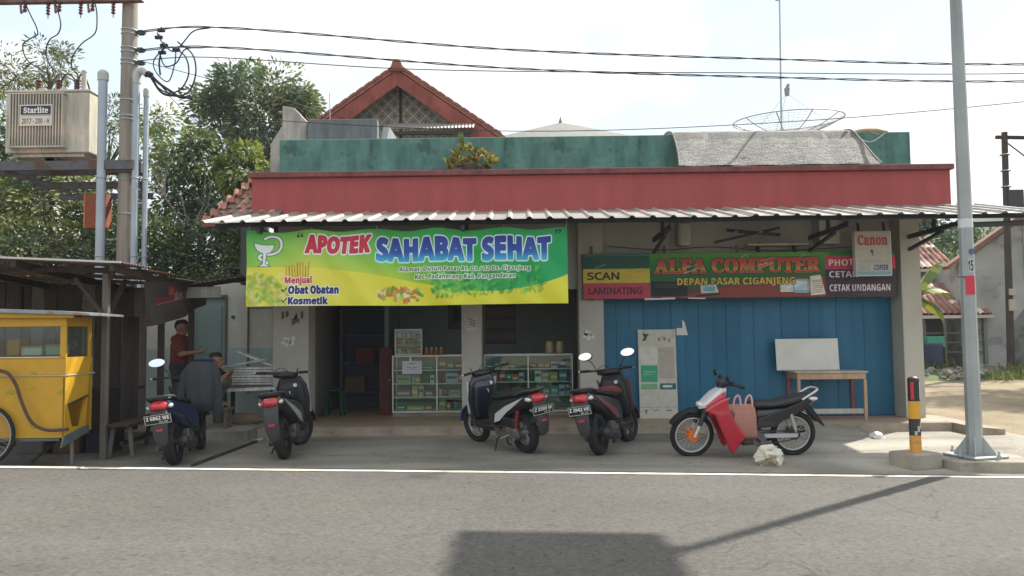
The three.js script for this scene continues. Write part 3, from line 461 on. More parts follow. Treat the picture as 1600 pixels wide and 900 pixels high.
{ // small cabinet standing on the counter
  const o = thing('countertop_case', 'small glass case with white frame standing on the counter', 'cabinet', [-1.98, 1.197, -14.1]);
  const w = 0.49, h = 0.46, f = 0.028;
  obj('frame', [rbb(-w / 2, w / 2, 0, f, -0.01, 0.015, 0.004), rbb(-w / 2, w / 2, h - f, h, -0.01, 0.015, 0.004), rbb(-w / 2, -w / 2 + f, f, h - f, -0.01, 0.015, 0.004), rbb(w / 2 - f, w / 2, f, h - f, -0.01, 0.015, 0.004)], K.whitePaint, o);
  obj('case_body', [bb(-w / 2, w / 2, 0, 0.012, -0.25, -0.01), bb(-w / 2, w / 2, h - 0.012, h, -0.25, -0.01), bb(-w / 2, -w / 2 + 0.01, 0.012, h - 0.012, -0.25, -0.01), bb(w / 2 - 0.01, w / 2, 0.012, h - 0.012, -0.25, -0.01), bb(-w / 2 + 0.01, w / 2 - 0.01, 0.012, h - 0.012, -0.25, -0.24)], M([0.25, 0.3, 0.3], { r: 0.6 }), o);
  obj('pane', bb(-w / 2 + f, w / 2 - f, f, h - f, 0, 0.004), K.glass, o);
  for (const y of [0.17, 0.31]) obj('shelf', bb(-w / 2 + 0.012, w / 2 - 0.012, y, y + 0.008, -0.23, -0.02), K.alu, o);
  const R = rng(44), names = ['white', 'orange', 'cream', 'teal', 'red', 'green'];
  [[0.013, 'bottom'], [0.179, 'middle'], [0.319, 'top']].forEach(([y, row]) => { const used = {}; for (let i = 0; i < 5; i++) { const hue = names[(i + Math.round(y * 37)) % 6]; const h2 = row === 'top' ? 0.06 + 0.04 * R() : 0.07 + 0.05 * R(), t = thing('cosmetic_jar', `small ${hue} jar on the ${row} shelf of the countertop case`, 'jar', [-2.15 + i * 0.085, 1.197 + y, -14.2 + 0.05 * R()], 0, 'jars in the countertop case'); obj('jar_body', lathe([[0, 0], [0.034, 0], [0.036, h2 * 0.7], [0.028, h2 * 0.76]], 12), hueMat[hue], t); obj('lid', cyl([0, h2 * 0.76, 0], [0, h2, 0], 0.03, 0.03, 10), hueMat[names[(i + 2) % 6]], t); } });
}
['leftmost', 'second from left', 'third from left', 'rightmost'].forEach((q, i) => { const t = thing('syrup_bottle', `amber syrup bottle on the counter, ${q} of the four`, 'bottle', [-1.66 + i * 0.085, 1.196, -14.1], 0, 'amber bottles on the counter'); obj('flask', lathe([[0, 0], [0.034, 0], [0.034, 0.09], [0.018, 0.11]], 12), M([0.42, 0.17, 0.03], { r: 0.3 }), t); obj('lid', cyl([0, 0.11, 0], [0, 0.135, 0], 0.02, 0.02, 10), hueMat.cream, t); });
['left', 'right'].forEach((q, i) => { const t = thing('candy_jar', `tall clear jar of snacks, ${q} of the pair on the counter`, 'jar', [0.5 + i * 0.18, 1.196, -14.12], 0, 'snack jars on the counter'); obj('jar_body', lathe([[0, 0], [0.07, 0], [0.075, 0.15], [0.06, 0.175]], 16), M([0.42, 0.38, 0.24], { r: 0.3 }), t); obj('lid', cyl([0, 0.175, 0], [0, 0.215, 0], 0.066, 0.064, 16), M([0.55, 0.42, 0.1], { r: 0.5 }), t); });
{ // shelving inside, cupboard, calendar and posters
  const s = thing('shelf_rack', 'tall dark blue shelf rack inside the dim doorway', 'shelf', [-3.1, 0.13, -15.9]);
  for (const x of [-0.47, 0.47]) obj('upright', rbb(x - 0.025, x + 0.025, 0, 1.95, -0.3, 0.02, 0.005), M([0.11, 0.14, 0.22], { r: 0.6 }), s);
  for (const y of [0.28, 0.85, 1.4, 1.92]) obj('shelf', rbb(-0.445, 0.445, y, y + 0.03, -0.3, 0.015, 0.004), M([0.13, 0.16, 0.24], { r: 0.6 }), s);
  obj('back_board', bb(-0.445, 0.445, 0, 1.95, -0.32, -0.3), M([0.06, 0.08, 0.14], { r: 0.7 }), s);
  [['red', 0, 0.88], ['brown', -0.2, 0.31]].forEach(([q, x, y]) => { const c = thing('carton_box', `dark ${q} carton on the shelf rack inside the doorway`, 'box', [-3.1 + x, 0.13 + y + 0.001, -15.95], 0.1); obj('carton', rb(0.38, 0.3, 0.22, 0.01, 0, 0.15, 0), M(q === 'red' ? [0.22, 0.06, 0.05] : [0.2, 0.13, 0.07], { r: 0.8 }), c); obj('flap', box(0.38, 0.004, 0.1, 0, 0.303, 0.05, 0.06), M([0.28, 0.18, 0.1], { r: 0.8 }), c); });
  const cu = thing('wooden_cupboard', 'narrow red-brown wooden cupboard beside the counter', 'cupboard', [-2.4, 0.131, -14.35]);
  obj('case_body', [rbb(-0.14, 0.1, 0, 1.2, -0.28, 0, 0.008)], M([0.14, 0.04, 0.03], { map: 'wood', s: 0.6 }), cu); obj('cupboard_door', rbb(-0.11, 0.07, 0.08, 1.12, 0.001, 0.018, 0.006), M([0.11, 0.035, 0.028], { map: 'wood', s: 0.6 }), cu); obj('knob', sph(0.05, 0.62, 0.028, 0.016), K.alu, cu);
  const st = thing('plastic_stool', 'dark green plastic stool inside the dim doorway', 'stool', [-3.33, 0.131, -14.35]);
  obj('seat', rb(0.3, 0.03, 0.3, 0.012, 0, 0.45, 0), M([0.014, 0.06, 0.034], { r: 0.5 }), st); for (const [a, b] of [[-1, -1], [1, -1], [-1, 1], [1, 1]]) obj('leg', bar([a * 0.11, 0.436, b * 0.11], [a * 0.15, 0, b * 0.15], 0.045, 0.045), M([0.014, 0.06, 0.034], { r: 0.5 }), st);
  const pt = canvasTex(128, 160, (g, W, H) => { g.fillStyle = '#4b5554'; g.fillRect(0, 0, W, H); g.fillStyle = '#2e3436'; g.fillRect(30, 20, 68, 90); g.fillStyle = '#6c7272'; g.fillRect(40, 130, 60, 8); });
  const po = thing('wall_poster', 'faded grey poster on the wall behind the counter', 'poster', [-1.25, 1.9, -15.985]); obj('sheet', box(0.4, 0.5, 0.004), printed(pt, { r: 0.8 }), po, true);
  const ca = canvasTex(160, 200, (g, W, H) => { g.fillStyle = '#b9b7ab'; g.fillRect(0, 0, W, H); g.fillStyle = '#3c423f'; for (let i = 0; i < 7; i++) g.fillRect(30 + (i * 37) % 80, 20 + i * 16, 34, 13); g.fillStyle = '#d8d6ca'; g.fillRect(10, 160, 140, 14); });
  const cal = thing('pillar_sticker', 'small printed sticker sheet on the middle pillar', 'poster', [-0.815, 1.72, -13.196]); obj('sheet', box(0.2, 0.25, 0.004), printed(ca, { r: 0.8 }), cal, true);
  const pr = thing('price_rack', 'dark poster rack hanging behind the second cabinet', 'poster', [-0.4, 1.75, -15.97]); obj('board', box(0.6, 0.8, 0.02), M([0.12, 0.1, 0.11], { r: 0.8 }), pr); for (const y of [-0.25, 0, 0.25]) obj('pocket', box(0.56, 0.16, 0.01, 0, y, 0.016), M([0.18, 0.14, 0.15], { r: 0.7 }), pr);
}
// scraps of old stickers on the pillars
{
  const R = rng(71);
  for (const [lab, x, y, n, z] of [['torn pale sticker scraps on the broad pillar beside the pharmacy', -3.8, 1.45, 7, -13.099], ['torn pale sticker scraps on the pillar left of the blue door', 1.14, 1.5, 6, -13.199]]) {
    const geos = []; for (let i = 0; i < n; i++) { const s = 0.02 + 0.03 * R(), px = (i - n / 2) * 0.028, py = 0.05 * Math.sin(i * 2.4) + 0.03 * R(); geos.push(prism([[px - s, py - s * 0.5], [px + s * 0.3, py - s], [px + s, py + s * 0.4], [px - s * 0.2, py + s * 1.2]], 0.002)); }
    tag(obj('sticker_scrap', geos, K.whitePaint), lab, 'sticker').position.set(x, y, z + 0.002);
  }
  for (const [lab, x, y, n, z] of [['dark torn glue marks high on the broad pillar', -3.72, 1.95, 9, -13.099]]) {
    const geos = []; for (let i = 0; i < n; i++) { const s = 0.02 + 0.03 * R(), px = (R() - 0.5) * 0.4, py = (R() - 0.5) * 0.4; geos.push(prism([[px - s * 0.5, py - s * 1.6], [px + s * 0.5, py - s], [px + s * 0.4, py + s * 1.4], [px - s * 0.6, py + s]], 0.002)); }
    tag(obj('glue_mark', geos, M([0.14, 0.14, 0.13], { r: 0.9 })), lab, 'stain').position.set(x, y, z + 0.002);
  }
}
{ // tall white panel with stickers leaning on the blue door
  const t = canvasTex(400, 920, (g, W, H) => {
    g.fillStyle = '#c6c4b6'; g.fillRect(0, 0, W, H); const R = rng(12);
    g.fillStyle = '#d4d1c4'; g.fillRect(14, 180, 190, 180); g.fillStyle = '#b3ad9f'; g.fillRect(208, 182, 172, 330);
    g.fillStyle = '#3ea583'; g.fillRect(18, 372, 180, 175); g.fillStyle = '#6cc0a4'; g.fillRect(44, 430, 130, 18); g.fillRect(44, 460, 110, 12);
    g.fillStyle = '#7fae86'; g.fillRect(18, 566, 170, 58); g.fillStyle = '#2f6f72'; g.fillRect(218, 562, 172, 64); g.fillStyle = '#d9ded6'; g.fillRect(250, 580, 100, 24);
    g.fillStyle = '#3d5a4a'; g.beginPath(); g.moveTo(44, 30); g.lineTo(120, 46); g.lineTo(96, 66); g.lineTo(80, 110); g.lineTo(36, 116); g.lineTo(62, 80); g.fill();
    g.fillStyle = '#8d9088'; for (const x of [210, 270, 320]) g.fillRect(x, 70 + R() * 30, 26, 40); g.strokeStyle = '#8b8676'; g.lineWidth = 4; g.beginPath(); g.moveTo(0, 812); g.lineTo(W, 808); g.stroke();
    g.fillStyle = '#57564c'; g.fillRect(46, 840, 40, 10); g.fillRect(58, 850, 12, 30); g.fillRect(150, 838, 40, 8); g.fillRect(280, 840, 60, 8);
    for (let i = 0; i < 300; i++) { g.fillStyle = `rgba(90,84,66,${0.07 * R()})`; g.beginPath(); g.ellipse(R() * W, R() * H, 4 + 40 * R(), 4 + 26 * R(), R(), 0, 7); g.fill(); }
  });
  const o = thing('leaning_sign_board', 'tall white board with green stickers leaning on the blue door', 'board', [2.27, 0.132, -13.34]); o.rotation.x = -0.06;
  obj('board', rb(0.63, 1.47, 0.03, 0.006, 0, 0.735, -0.017), K.whitePaint, o); obj('sticker_face', new THREE.PlaneGeometry(0.62, 1.45).translate(0, 0.735, 0), printed(t, { r: 0.7 }), o, true);
  const p = tag(obj('torn_paper', [prism([[0, 0], [0.19, 0.0], [0.14, 0.22], [0.1, 0.26], [0.1, 0.12], [0, 0.12]], 0.003)], K.whitePaint), 'torn paper scrap stuck on the blue door beside the white board', 'paper'); p.position.set(2.61, 1.5, -13.472);
}
{ // table with a white board standing on it
  const t = thing('side_table', 'wooden table with pale top standing before the blue door', 'table', [4.98, 0.131, -13.0]);
  const tan = M([0.5, 0.33, 0.22], { map: 'wood', s: 0.8, r: 0.7 });
  obj('table_top', rb(1.16, 0.03, 0.58, 0.008, 0, 0.755, -0.22), K.woodPale, t); obj('apron_board', [rbb(-0.55, 0.55, 0.64, 0.738, 0.02, 0.045, 0.006)], tan, t);
  obj('apron_board', [bb(-0.55, -0.53, 0.64, 0.738, -0.48, 0.018)], tan, t);
  for (const [x, z] of [[-0.53, 0.035], [0.53, 0.035], [-0.53, -0.47], [0.53, -0.47]]) obj('leg', rbb(x - 0.025, x + 0.025, 0, 0.638, z - 0.025, z + 0.025, 0.005), z > 0 ? tan : K.brownPaint, t);
  obj('stretcher', rbb(-0.5, 0.5, 0.09, 0.17, 0.015, 0.04, 0.006), K.woodPale, t);
  const w = thing('white_board', 'blank off-white board propped upright on the table', 'board', [4.72, 0.902, -13.27]); w.rotation.x = -0.1; obj('board', rb(1.03, 0.52, 0.02, 0.005, 0, 0.262, 0), K.whitePaint, w); obj('rim', [bb(-0.515, 0.515, -0.001, 0.012, 0.0105, 0.014)], K.woodPale, w);
}
{ // things under the canopy over the copy shop sign
  const a = thing('wall_shelf', 'short plank shelf on two brackets above the copy shop sign', 'shelf', [4.25, 2.98, -13.3]); obj('plank', rb(1.0, 0.03, 0.3, 0.006, 0, 0, 0), K.woodPale, a); for (const x of [-0.3, 0.3]) obj('bracket', prism([[0, 0], [0.18, 0], [0, -0.2]], 0.03).rotateY(Math.PI / 2).translate(x, -0.016, 0.1), K.steelDark, a);
  const c = thing('fascia_stub', 'round-ended concrete beam stub under the canopy', 'beam', [2.72, 3.2, -13.3]); obj('beam_end', [rb(0.22, 0.4, 0.3, 0.06, 0, -0.02, 0)], K.pillar, c);
  const b2 = thing('concrete_beam', 'short square concrete beam under the canopy above the sign', 'beam', [5.1, 3.18, -13.3]); obj('beam_end', rb(0.34, 0.4, 0.3, 0.012, 0, 0, 0), K.pillar, b2);
  const l = thing('folded_ladder', 'dark folded metal frame stored under the canopy', 'frame', [3.75, 3.12, -13.15]); obj('rail', [bar([-0.55, -0.1, 0], [0.5, 0.12, 0.1], 0.05, 0.04), bar([-0.35, 0.1, 0.02], [0.5, 0.0, 0.12], 0.04, 0.05)], K.steelDark, l); obj('rung', [bar([-0.3, -0.05, 0], [-0.2, 0.08, 0.1], 0.03, 0.03), bar([0.1, 0.04, 0], [0.2, 0.05, 0.14], 0.03, 0.03)], K.steel, l);
  tag(obj('sagging_cable', tube([[1.45, 3.0, -13.36], [2.4, 2.93, -13.36], [3.2, 2.97, -13.36], [4.2, 2.9, -13.36], [5.9, 2.96, -13.36]], 0.006, 5, 40), K.cable), 'thin dark cable sagging along the wall above the sign', 'cable');
}
// ramp and broken block before the door
{
  const r = thing('entry_ramp', 'low concrete ramp slab in front of the table', 'ramp', [4.55, 0, -11.95]); obj('slab', [prism([[-0.48, -0.03], [0.52, -0.03], [-0.48, 0.115]], 0.98, 0.01).rotateY(-Math.PI / 2)], K.concrete, r);
  const k = thing('broken_block', 'small pale broken block beside the ramp', 'block', [5.12, -0.05, -11.72], 0.5); obj('chunk', new THREE.DodecahedronGeometry(0.1, 0).scale(1.2, 0.75, 0.9).translate(0, 0.07, 0), K.whitePaint, k); obj('chip', new THREE.DodecahedronGeometry(0.04, 0).scale(1.2, 0.5, 0.9).translate(0.13, 0.03, 0.03), K.whitePaint, k);
}

// ---------------------------------------------------------------- scooters and the moped
const arcBand = (cx, cy, r0, r1, a0, a1, n = 14) => { const p = []; for (let i = 0; i <= n; i++) { const a = (a0 + ((a1 - a0) * i) / n) * D; p.push([cx + r1 * Math.cos(a), cy + r1 * Math.sin(a)]); } for (let i = n; i >= 0; i--) { const a = (a0 + ((a1 - a0) * i) / n) * D; p.push([cx + r0 * Math.cos(a), cy + r0 * Math.sin(a)]); } return p; };
const tyreG = (R, w) => { const g = new THREE.TorusGeometry(R - w / 2, w / 2, 12, 40); g.scale(1, 1, 1.05); return g; };
function wheel(parent, x, y, R, w, rim, wire, mtx, hubMat) {
  const o = new THREE.Group(); o.name = 'wheel'; parent.add(o);
  const put = (n, geos, m) => { geos = [geos].flat(); geos.forEach((g) => { g.translate(x, y, 0); if (mtx) g.applyMatrix4(mtx); }); obj(n, geos, m, o); };
  put('tyre', tyreG(R, w), K.rubber);
  const rr0 = R - w + 0.004, ring = new THREE.TorusGeometry(rr0 - 0.008, 0.013, 8, 40); ring.scale(1, 1, 1.7);
  const parts = [ring, cyl([0, 0, -0.06], [0, 0, 0.06], 0.035, 0.035, 14)];
  if (wire) { for (let i = 0; i < 32; i++) { const a = (i / 32) * 2 * Math.PI, s = i % 2 ? 1 : -1, b = a + 0.28 * (i % 4 < 2 ? 1 : -1); parts.push(cyl([0.045 * Math.cos(b), 0.045 * Math.sin(b), s * 0.035], [(rr0 - 0.01) * Math.cos(a), (rr0 - 0.01) * Math.sin(a), 0], 0.0022, 0.0022, 4)); } }
  else for (let i = 0; i < 5; i++) { const a = (i / 5) * 2 * Math.PI + 0.3; parts.push(bar([0.03 * Math.cos(a), 0.03 * Math.sin(a), 0], [(rr0 - 0.01) * Math.cos(a + 0.12), (rr0 - 0.01) * Math.sin(a + 0.12), 0], 0.045, 0.022, V(0, 0, 1))); }
  put('rim', parts, rim);
  if (hubMat) put('hub_drum', [cyl([0, 0, -0.065], [0, 0, 0.065], 0.07, 0.07, 20)], hubMat);
  return o;
}
const steer = (px, py, ang) => { const ax = V(-0.3, 0.954, 0).normalize(); return new THREE.Matrix4().makeTranslation(px, py, 0).multiply(new THREE.Matrix4().makeRotationAxis(ax, ang)).multiply(new THREE.Matrix4().makeTranslation(-px, -py, 0)); };
function plateTex(text, small, flip) { return canvasTex(280, 116, (g, W, H) => { g.fillStyle = '#1d1f22'; g.fillRect(0, 0, W, H); g.strokeStyle = '#c9cbc8'; g.lineWidth = 6; g.strokeRect(5, 5, W - 10, H - 10); fitText(g, text, 20, 20, W - 40, 46, { fill: '#e4e5e0', heavy: 2 }); fitText(g, small, 150, 80, 90, 22, { fill: '#d0d2ce' }); }); }
const redLamp = M([0.5, 0.02, 0.03], { r: 0.15, clearcoat: 0.8 }), clearLamp = M([0.75, 0.74, 0.7], { r: 0.12, clearcoat: 0.8 }), amber = M([0.75, 0.28, 0.04], { r: 0.2, clearcoat: 0.6 }), alloy = M([0.09, 0.09, 0.1], { r: 0.4, m: 0.6 }), engineMat = M([0.17, 0.17, 0.17], { map: 'rust', s: 0.4, r: 0.5, m: 0.5 }), exhaustMat = M([0.05, 0.05, 0.053], { r: 0.45, m: 0.5 });
function scooter(o) {
  const b = thing('scooter', o.label, 'scooter', [o.x, o.y ?? 0, o.z], o.turn * D, 'scooters parked before the shops'); b.rotation.x = -(o.lean ?? 6) * D; b.scale.set(1.03, 1.03, 1.13);
  const S = steer(1.2, 0.5, (o.steer ?? 0) * D), fr = (gs) => [gs].flat().map((g) => xf(g, S));
  wheel(b, 0, 0.265, 0.27, 0.112, o.rim ?? alloy); wheel(b, 1.255, 0.265, 0.268, 0.095, o.rim ?? alloy, false, S);
  obj('front_fork', fr([cyl([1.255, 0.265, 0.075], [1.13, 0.62, 0.075], 0.024, 0.026, 10), cyl([1.255, 0.265, -0.075], [1.13, 0.62, -0.075], 0.024, 0.026, 10), cyl([1.255, 0.265, -0.09], [1.255, 0.265, 0.09], 0.015, 0.015, 8)]), K.darkGrey, b);
  obj('front_fender', fr([prism(arcBand(1.255, 0.265, 0.272, 0.292, 8, 152), 0.13, 0.008), prism([[1.06, 0.42], [1.14, 0.56], [1.24, 0.58], [1.24, 0.553], [1.12, 0.5]], 0.12, 0.008)]), o.fender ?? o.paint, b);
  obj('leg_shield', [loftY([[0.34, 0.98, 1.06, 0.12], [0.48, 0.97, 1.09, 0.17], [0.66, 0.94, 1.07, 0.2], [0.84, 0.91, 1.03, 0.19], [0.97, 0.9, 0.99, 0.13]]), loftY([[0.42, 0.9, 0.99, 0.13], [0.6, 0.86, 0.97, 0.16], [0.82, 0.84, 0.94, 0.16], [0.9, 0.86, 0.93, 0.13]])], o.inner ?? K.black, b);
  obj('front_cowl', [loftY([[0.5, 1.05, 1.12, 0.05], [0.6, 1.05, 1.17, 0.12], [0.76, 1.02, 1.14, 0.16], [0.9, 0.97, 1.07, 0.13], [0.97, 0.95, 1.02, 0.08]])], o.paint, b);
  for (const s of [-1, 1]) { const wing = prism([[1.08, 0.46], [1.12, 0.62], [1.03, 0.84], [0.97, 0.92], [0.99, 0.8], [1.04, 0.6]], 0.026, 0.008); mv(wing, -1.05, 0, 0); mv(wing, 1.03, 0, s * 0.185, 0, s * 0.25); obj('cowl_wing', wing, o.accent ?? o.paint, b); }
  obj('headlight', [sph(1.09, 0.86, 0, 0.055, 0.6, 0.7, 1.7)], clearLamp, b);
  for (const s of [-1, 1]) obj('turn_signal', sph(1.11, 0.7, s * 0.13, 0.035, 0.9, 0.6, 1), clearLamp, b);
  obj('handlebar_cowl', fr([loftX([[0.8, 0.985, 1.03, 0.05], [0.87, 0.965, 1.06, 0.15], [0.96, 0.96, 1.05, 0.15], [1.04, 0.95, 1.01, 0.07]])]), K.black, b);
  obj('speedometer', fr([sph(0.875, 1.045, 0, 0.06, 0.8, 0.35, 1.2)]), K.darkGrey, b);
  obj('handlebar', fr([tube([[0.83, 1.05, -0.35], [0.89, 1.04, -0.2], [0.94, 1.01, 0], [0.89, 1.04, 0.2], [0.83, 1.05, 0.35]], 0.013, 8, 30)]), K.black, b);
  for (const s of [-1, 1]) {
    obj('grip', fr([cyl([0.845, 1.047, s * 0.24], [0.825, 1.05, s * 0.36], 0.019, 0.019, 10)]), K.rubber, b);
    obj('brake_lever', fr([tube([[0.9, 1.03, s * 0.2], [0.92, 1.03, s * 0.27], [0.89, 1.035, s * 0.37]], 0.006, 6)]), K.alu, b);
    if (o.mirrors !== false && (o.mirrors === undefined || o.mirrors.includes(s))) { const mm = fr([tube([[0.9, 1.05, s * 0.17], [0.9, 1.15, s * 0.22], [0.89, 1.22, s * 0.28]], 0.006, 6), mv(sph(0, 0, 0, 0.1, 0.2, 0.62, 1.0), 0.9, 1.245, s * 0.3, 0, 0, -(o.tilt ?? 0.3))]); const mi = obj('mirror', mm, K.black, b); const gl = new THREE.CircleGeometry(0.092, 28); gl.scale(1, 0.6, 1); gl.rotateY(-Math.PI / 2); gl.translate(-0.0205, 0, 0); gl.rotateZ(-(o.tilt ?? 0.3)); gl.translate(0.9, 1.245, s * 0.3); obj('mirror_glass', fr([gl]), K.mirror, mi); }
  }
  obj('floorboard', [loftX([[0.5, 0.25, 0.37, 0.13, 0.4], [0.7, 0.26, 0.345, 0.16, 0.4], [0.98, 0.27, 0.36, 0.15, 0.4], [1.04, 0.3, 0.42, 0.1, 0.5]])], K.black, b);
  obj('underseat_body', [loftX([[0.62, 0.34, 0.58, 0.1], [0.5, 0.33, 0.69, 0.14], [0.25, 0.42, 0.73, 0.15], [-0.05, 0.54, 0.76, 0.14], [-0.25, 0.62, 0.79, 0.11], [-0.42, 0.69, 0.79, 0.07]])], o.tail ?? K.black, b);
  for (const s of [-1, 1]) { const sp = prism([[0.5, 0.36], [0.54, 0.5], [0.48, 0.62], [0.2, 0.7], [-0.4, 0.8], [-0.43, 0.75], [-0.2, 0.67], [0.05, 0.56], [0.3, 0.42]], 0.034, 0.012); mv(sp, 0, 0, s * 0.128, 0, -s * 0.075); const pn = obj('side_panel', sp, o.paint, b); if (o.accent) { const ac = prism([[0.4, 0.4], [0.36, 0.52], [0.12, 0.63], [-0.3, 0.765], [-0.1, 0.655], [0.12, 0.54], [0.28, 0.43]], 0.012, 0.004); mv(ac, 0, 0, s * 0.149, 0, -s * 0.075); obj('accent_stripe', ac, o.accent, pn); } }
  obj('seat', [loftX([[0.6, 0.655, 0.725, 0.09], [0.5, 0.675, 0.77, 0.13], [0.28, 0.7, 0.775, 0.145], [0.08, 0.73, 0.79, 0.14], [0.02, 0.735, 0.825, 0.135], [-0.2, 0.765, 0.845, 0.125], [-0.33, 0.79, 0.845, 0.09]])], K.black, b);
  obj('grab_rail', [tube([[-0.12, 0.78, 0.14], [-0.32, 0.84, 0.13], [-0.43, 0.85, 0.07], [-0.43, 0.85, -0.07], [-0.32, 0.84, -0.13], [-0.12, 0.78, -0.14]], 0.014, 8, 30)], K.darkGrey, b);
  obj('tail_light', [loftX([[-0.37, 0.69, 0.8, 0.1], [-0.43, 0.68, 0.79, 0.09], [-0.475, 0.705, 0.765, 0.05]])], redLamp, b);
  for (const s of [-1, 1]) obj('turn_signal', [sph(-0.36, 0.735, s * 0.108, 0.04, 1.7, 0.75, 0.7)], clearLamp, b);
  obj('rear_mudguard', [loftY([[0.275, -0.435, -0.425, 0.03, 0.8], [0.3, -0.448, -0.425, 0.055, 0.7], [0.38, -0.468, -0.435, 0.072, 0.6], [0.5, -0.482, -0.442, 0.08, 0.6], [0.62, -0.472, -0.41, 0.085, 0.6], [0.72, -0.44, -0.33, 0.08, 0.6]])], M([0.042, 0.043, 0.047], { r: 0.55 }), b);
  obj('wheel_hugger', [prism(arcBand(0, 0.265, 0.275, 0.29, 20, 150), 0.12, 0.006)], K.black, b);
  if (o.plate) { const pg = new THREE.PlaneGeometry(0.27, 0.112); pg.rotateY(-Math.PI / 2); pg.rotateZ(0.22); pg.translate(-0.5, 0.6, 0); const bk = box(0.004, 0.116, 0.274, 0, 0, 0, 0, 0, 0.22); bk.translate(-0.496, 0.6, 0); const pl = obj('number_plate', bk, K.black, b); obj('plate_print', pg, printed(plateTex(o.plate[0], o.plate[1]), { r: 0.45 }), pl, true); obj('plate_bracket', bar([-0.44, 0.66, 0], [-0.492, 0.6, 0], 0.08, 0.02), K.black, b); }
  obj('engine', [rb(0.5, 0.17, 0.1, 0.05, 0.19, 0.275, -0.115, 0, 0, -0.05), cyl([0.03, 0.265, -0.16], [0.03, 0.265, -0.06], 0.085, 0.085, 18), cyl([0.36, 0.29, -0.17], [0.36, 0.29, -0.06], 0.075, 0.075, 18), rb(0.24, 0.2, 0.2, 0.03, 0.4, 0.3, 0.02)], engineMat, b);
  obj('air_box', [rb(0.3, 0.13, 0.09, 0.03, 0.1, 0.42, -0.12, 0, 0, 0.1)], K.black, b);
  obj('exhaust', [tube([[0.42, 0.22, 0.06], [0.36, 0.16, 0.1], [0.25, 0.19, 0.13]], 0.018, 8), loftX([[0.28, 0.15, 0.24, 0.04, 0.9], [0.2, 0.15, 0.28, 0.055, 0.9], [-0.16, 0.21, 0.35, 0.06, 0.9], [-0.22, 0.235, 0.345, 0.05, 0.9]], 14, 0.155)], exhaustMat, b);
  obj('heat_shield', [rb(0.3, 0.075, 0.02, 0.01, 0.02, 0.275, 0.215, 0, 0, -0.16)], K.darkGrey, b);
  obj('rear_shock', [cyl([-0.02, 0.3, -0.13], [-0.08, 0.6, -0.1], 0.014, 0.014, 8), ...range(0, 1, 9).map((t) => { const g = new THREE.TorusGeometry(0.026, 0.005, 6, 12); g.rotateX(Math.PI / 2); g.translate(lerp(-0.03, -0.075, t), lerp(0.36, 0.56, t), lerp(-0.127, -0.104, t)); return g; })], M([0.35, 0.05, 0.04], { r: 0.4 }), b);
  obj('side_stand', [tube([[0.42, 0.24, -0.13], [0.4, 0.1, -0.2], [0.36, -0.01, -0.25]], 0.011, 6), rb(0.06, 0.012, 0.05, 0.005, 0.35, -0.012, -0.255)], K.black, b);
  obj('centre_stand', [tube([[0.3, 0.2, -0.1], [0.2, 0.13, -0.13], [0.12, 0.13, -0.14]], 0.011, 6), tube([[0.3, 0.2, 0.1], [0.2, 0.13, 0.12], [0.12, 0.13, 0.13]], 0.011, 6)], K.black, b);
  // small fittings: disc, caliper, cables, pegs, seams, reflector, kick lever
  obj('brake_disc', fr([(() => { const g = new THREE.TorusGeometry(0.085, 0.016, 4, 30); g.scale(1, 1, 0.18); g.translate(1.255, 0.265, -0.055); return g; })()]), K.alu, b); obj('brake_caliper', fr([rb(0.07, 0.09, 0.04, 0.012, 1.19, 0.32, -0.07)]), K.darkGrey, b);
  for (const s of [-1, 1]) obj('brake_cable', fr([tube([[0.9, 1.04, s * 0.17], [1.02, 1.1, s * 0.12], [1.08, 1.02, s * 0.05], [1.06, 0.9, s * 0.04]], 0.005, 5, 18)]), K.cable, b);
  for (const s of [-1, 1]) obj('passenger_peg', [rb(0.1, 0.025, 0.06, 0.008, 0.3, 0.36, s * 0.19)], K.rubber, b);
  obj('seat_seam', [tube([[0.5, 0.735, 0.132], [0.28, 0.742, 0.147], [0.05, 0.77, 0.139], [-0.2, 0.808, 0.127]], 0.003, 4, 20), tube([[0.5, 0.735, -0.132], [0.28, 0.742, -0.147], [0.05, 0.77, -0.139], [-0.2, 0.808, -0.127]], 0.003, 4, 20)], K.darkGrey, b);
  obj('rear_reflector', [rb(0.008, 0.03, 0.07, 0.004, -0.487, 0.47, 0)], redLamp, b); obj('ignition_ring', [cyl([0.84, 0.86, 0.07], [0.83, 0.86, 0.07], 0.024, 0.024, 14)], K.alu, b); obj('bag_hook', [tube([[0.84, 0.78, 0], [0.8, 0.78, 0], [0.8, 0.74, 0]], 0.007, 5)], K.alu, b);
  obj('kick_lever', [tube([[0.06, 0.27, -0.175], [0.16, 0.24, -0.19], [0.26, 0.21, -0.2]], 0.008, 6)], K.alu, b); for (let i = 0; i < 5; i++) obj('cover_bolt', cyl([0.0 + i * 0.1, 0.21 + 0.14 * (i % 2), -0.165], [0.0 + i * 0.1, 0.21 + 0.14 * (i % 2), -0.173], 0.009, 0.009, 6), K.alu, b);
  obj('floor_mat', [rb(0.34, 0.008, 0.26, 0.003, 0.8, 0.358, 0)], K.rubber, b); obj('handle_end', fr([-1, 1].map((s) => cyl([0.825, 1.05, s * 0.362], [0.822, 1.05, s * 0.385], 0.014, 0.014, 8))[0]), K.alu, b);
  return b;
}
const gloss = (c) => M(c, { r: 0.32, clearcoat: 0.8, clearcoatRoughness: 0.1 });
const s1 = scooter({ label: 'dark blue scooter with a grey jacket draped over its handlebars', x: -4.3, y: -0.02, z: -9.98, turn: 99, lean: 7, paint: gloss([0.012, 0.028, 0.085]), tail: gloss([0.012, 0.026, 0.075]), plate: ['Z 6862 WE', '02.20'], mirrors: [-1], steer: 4, tilt: 0.35 });
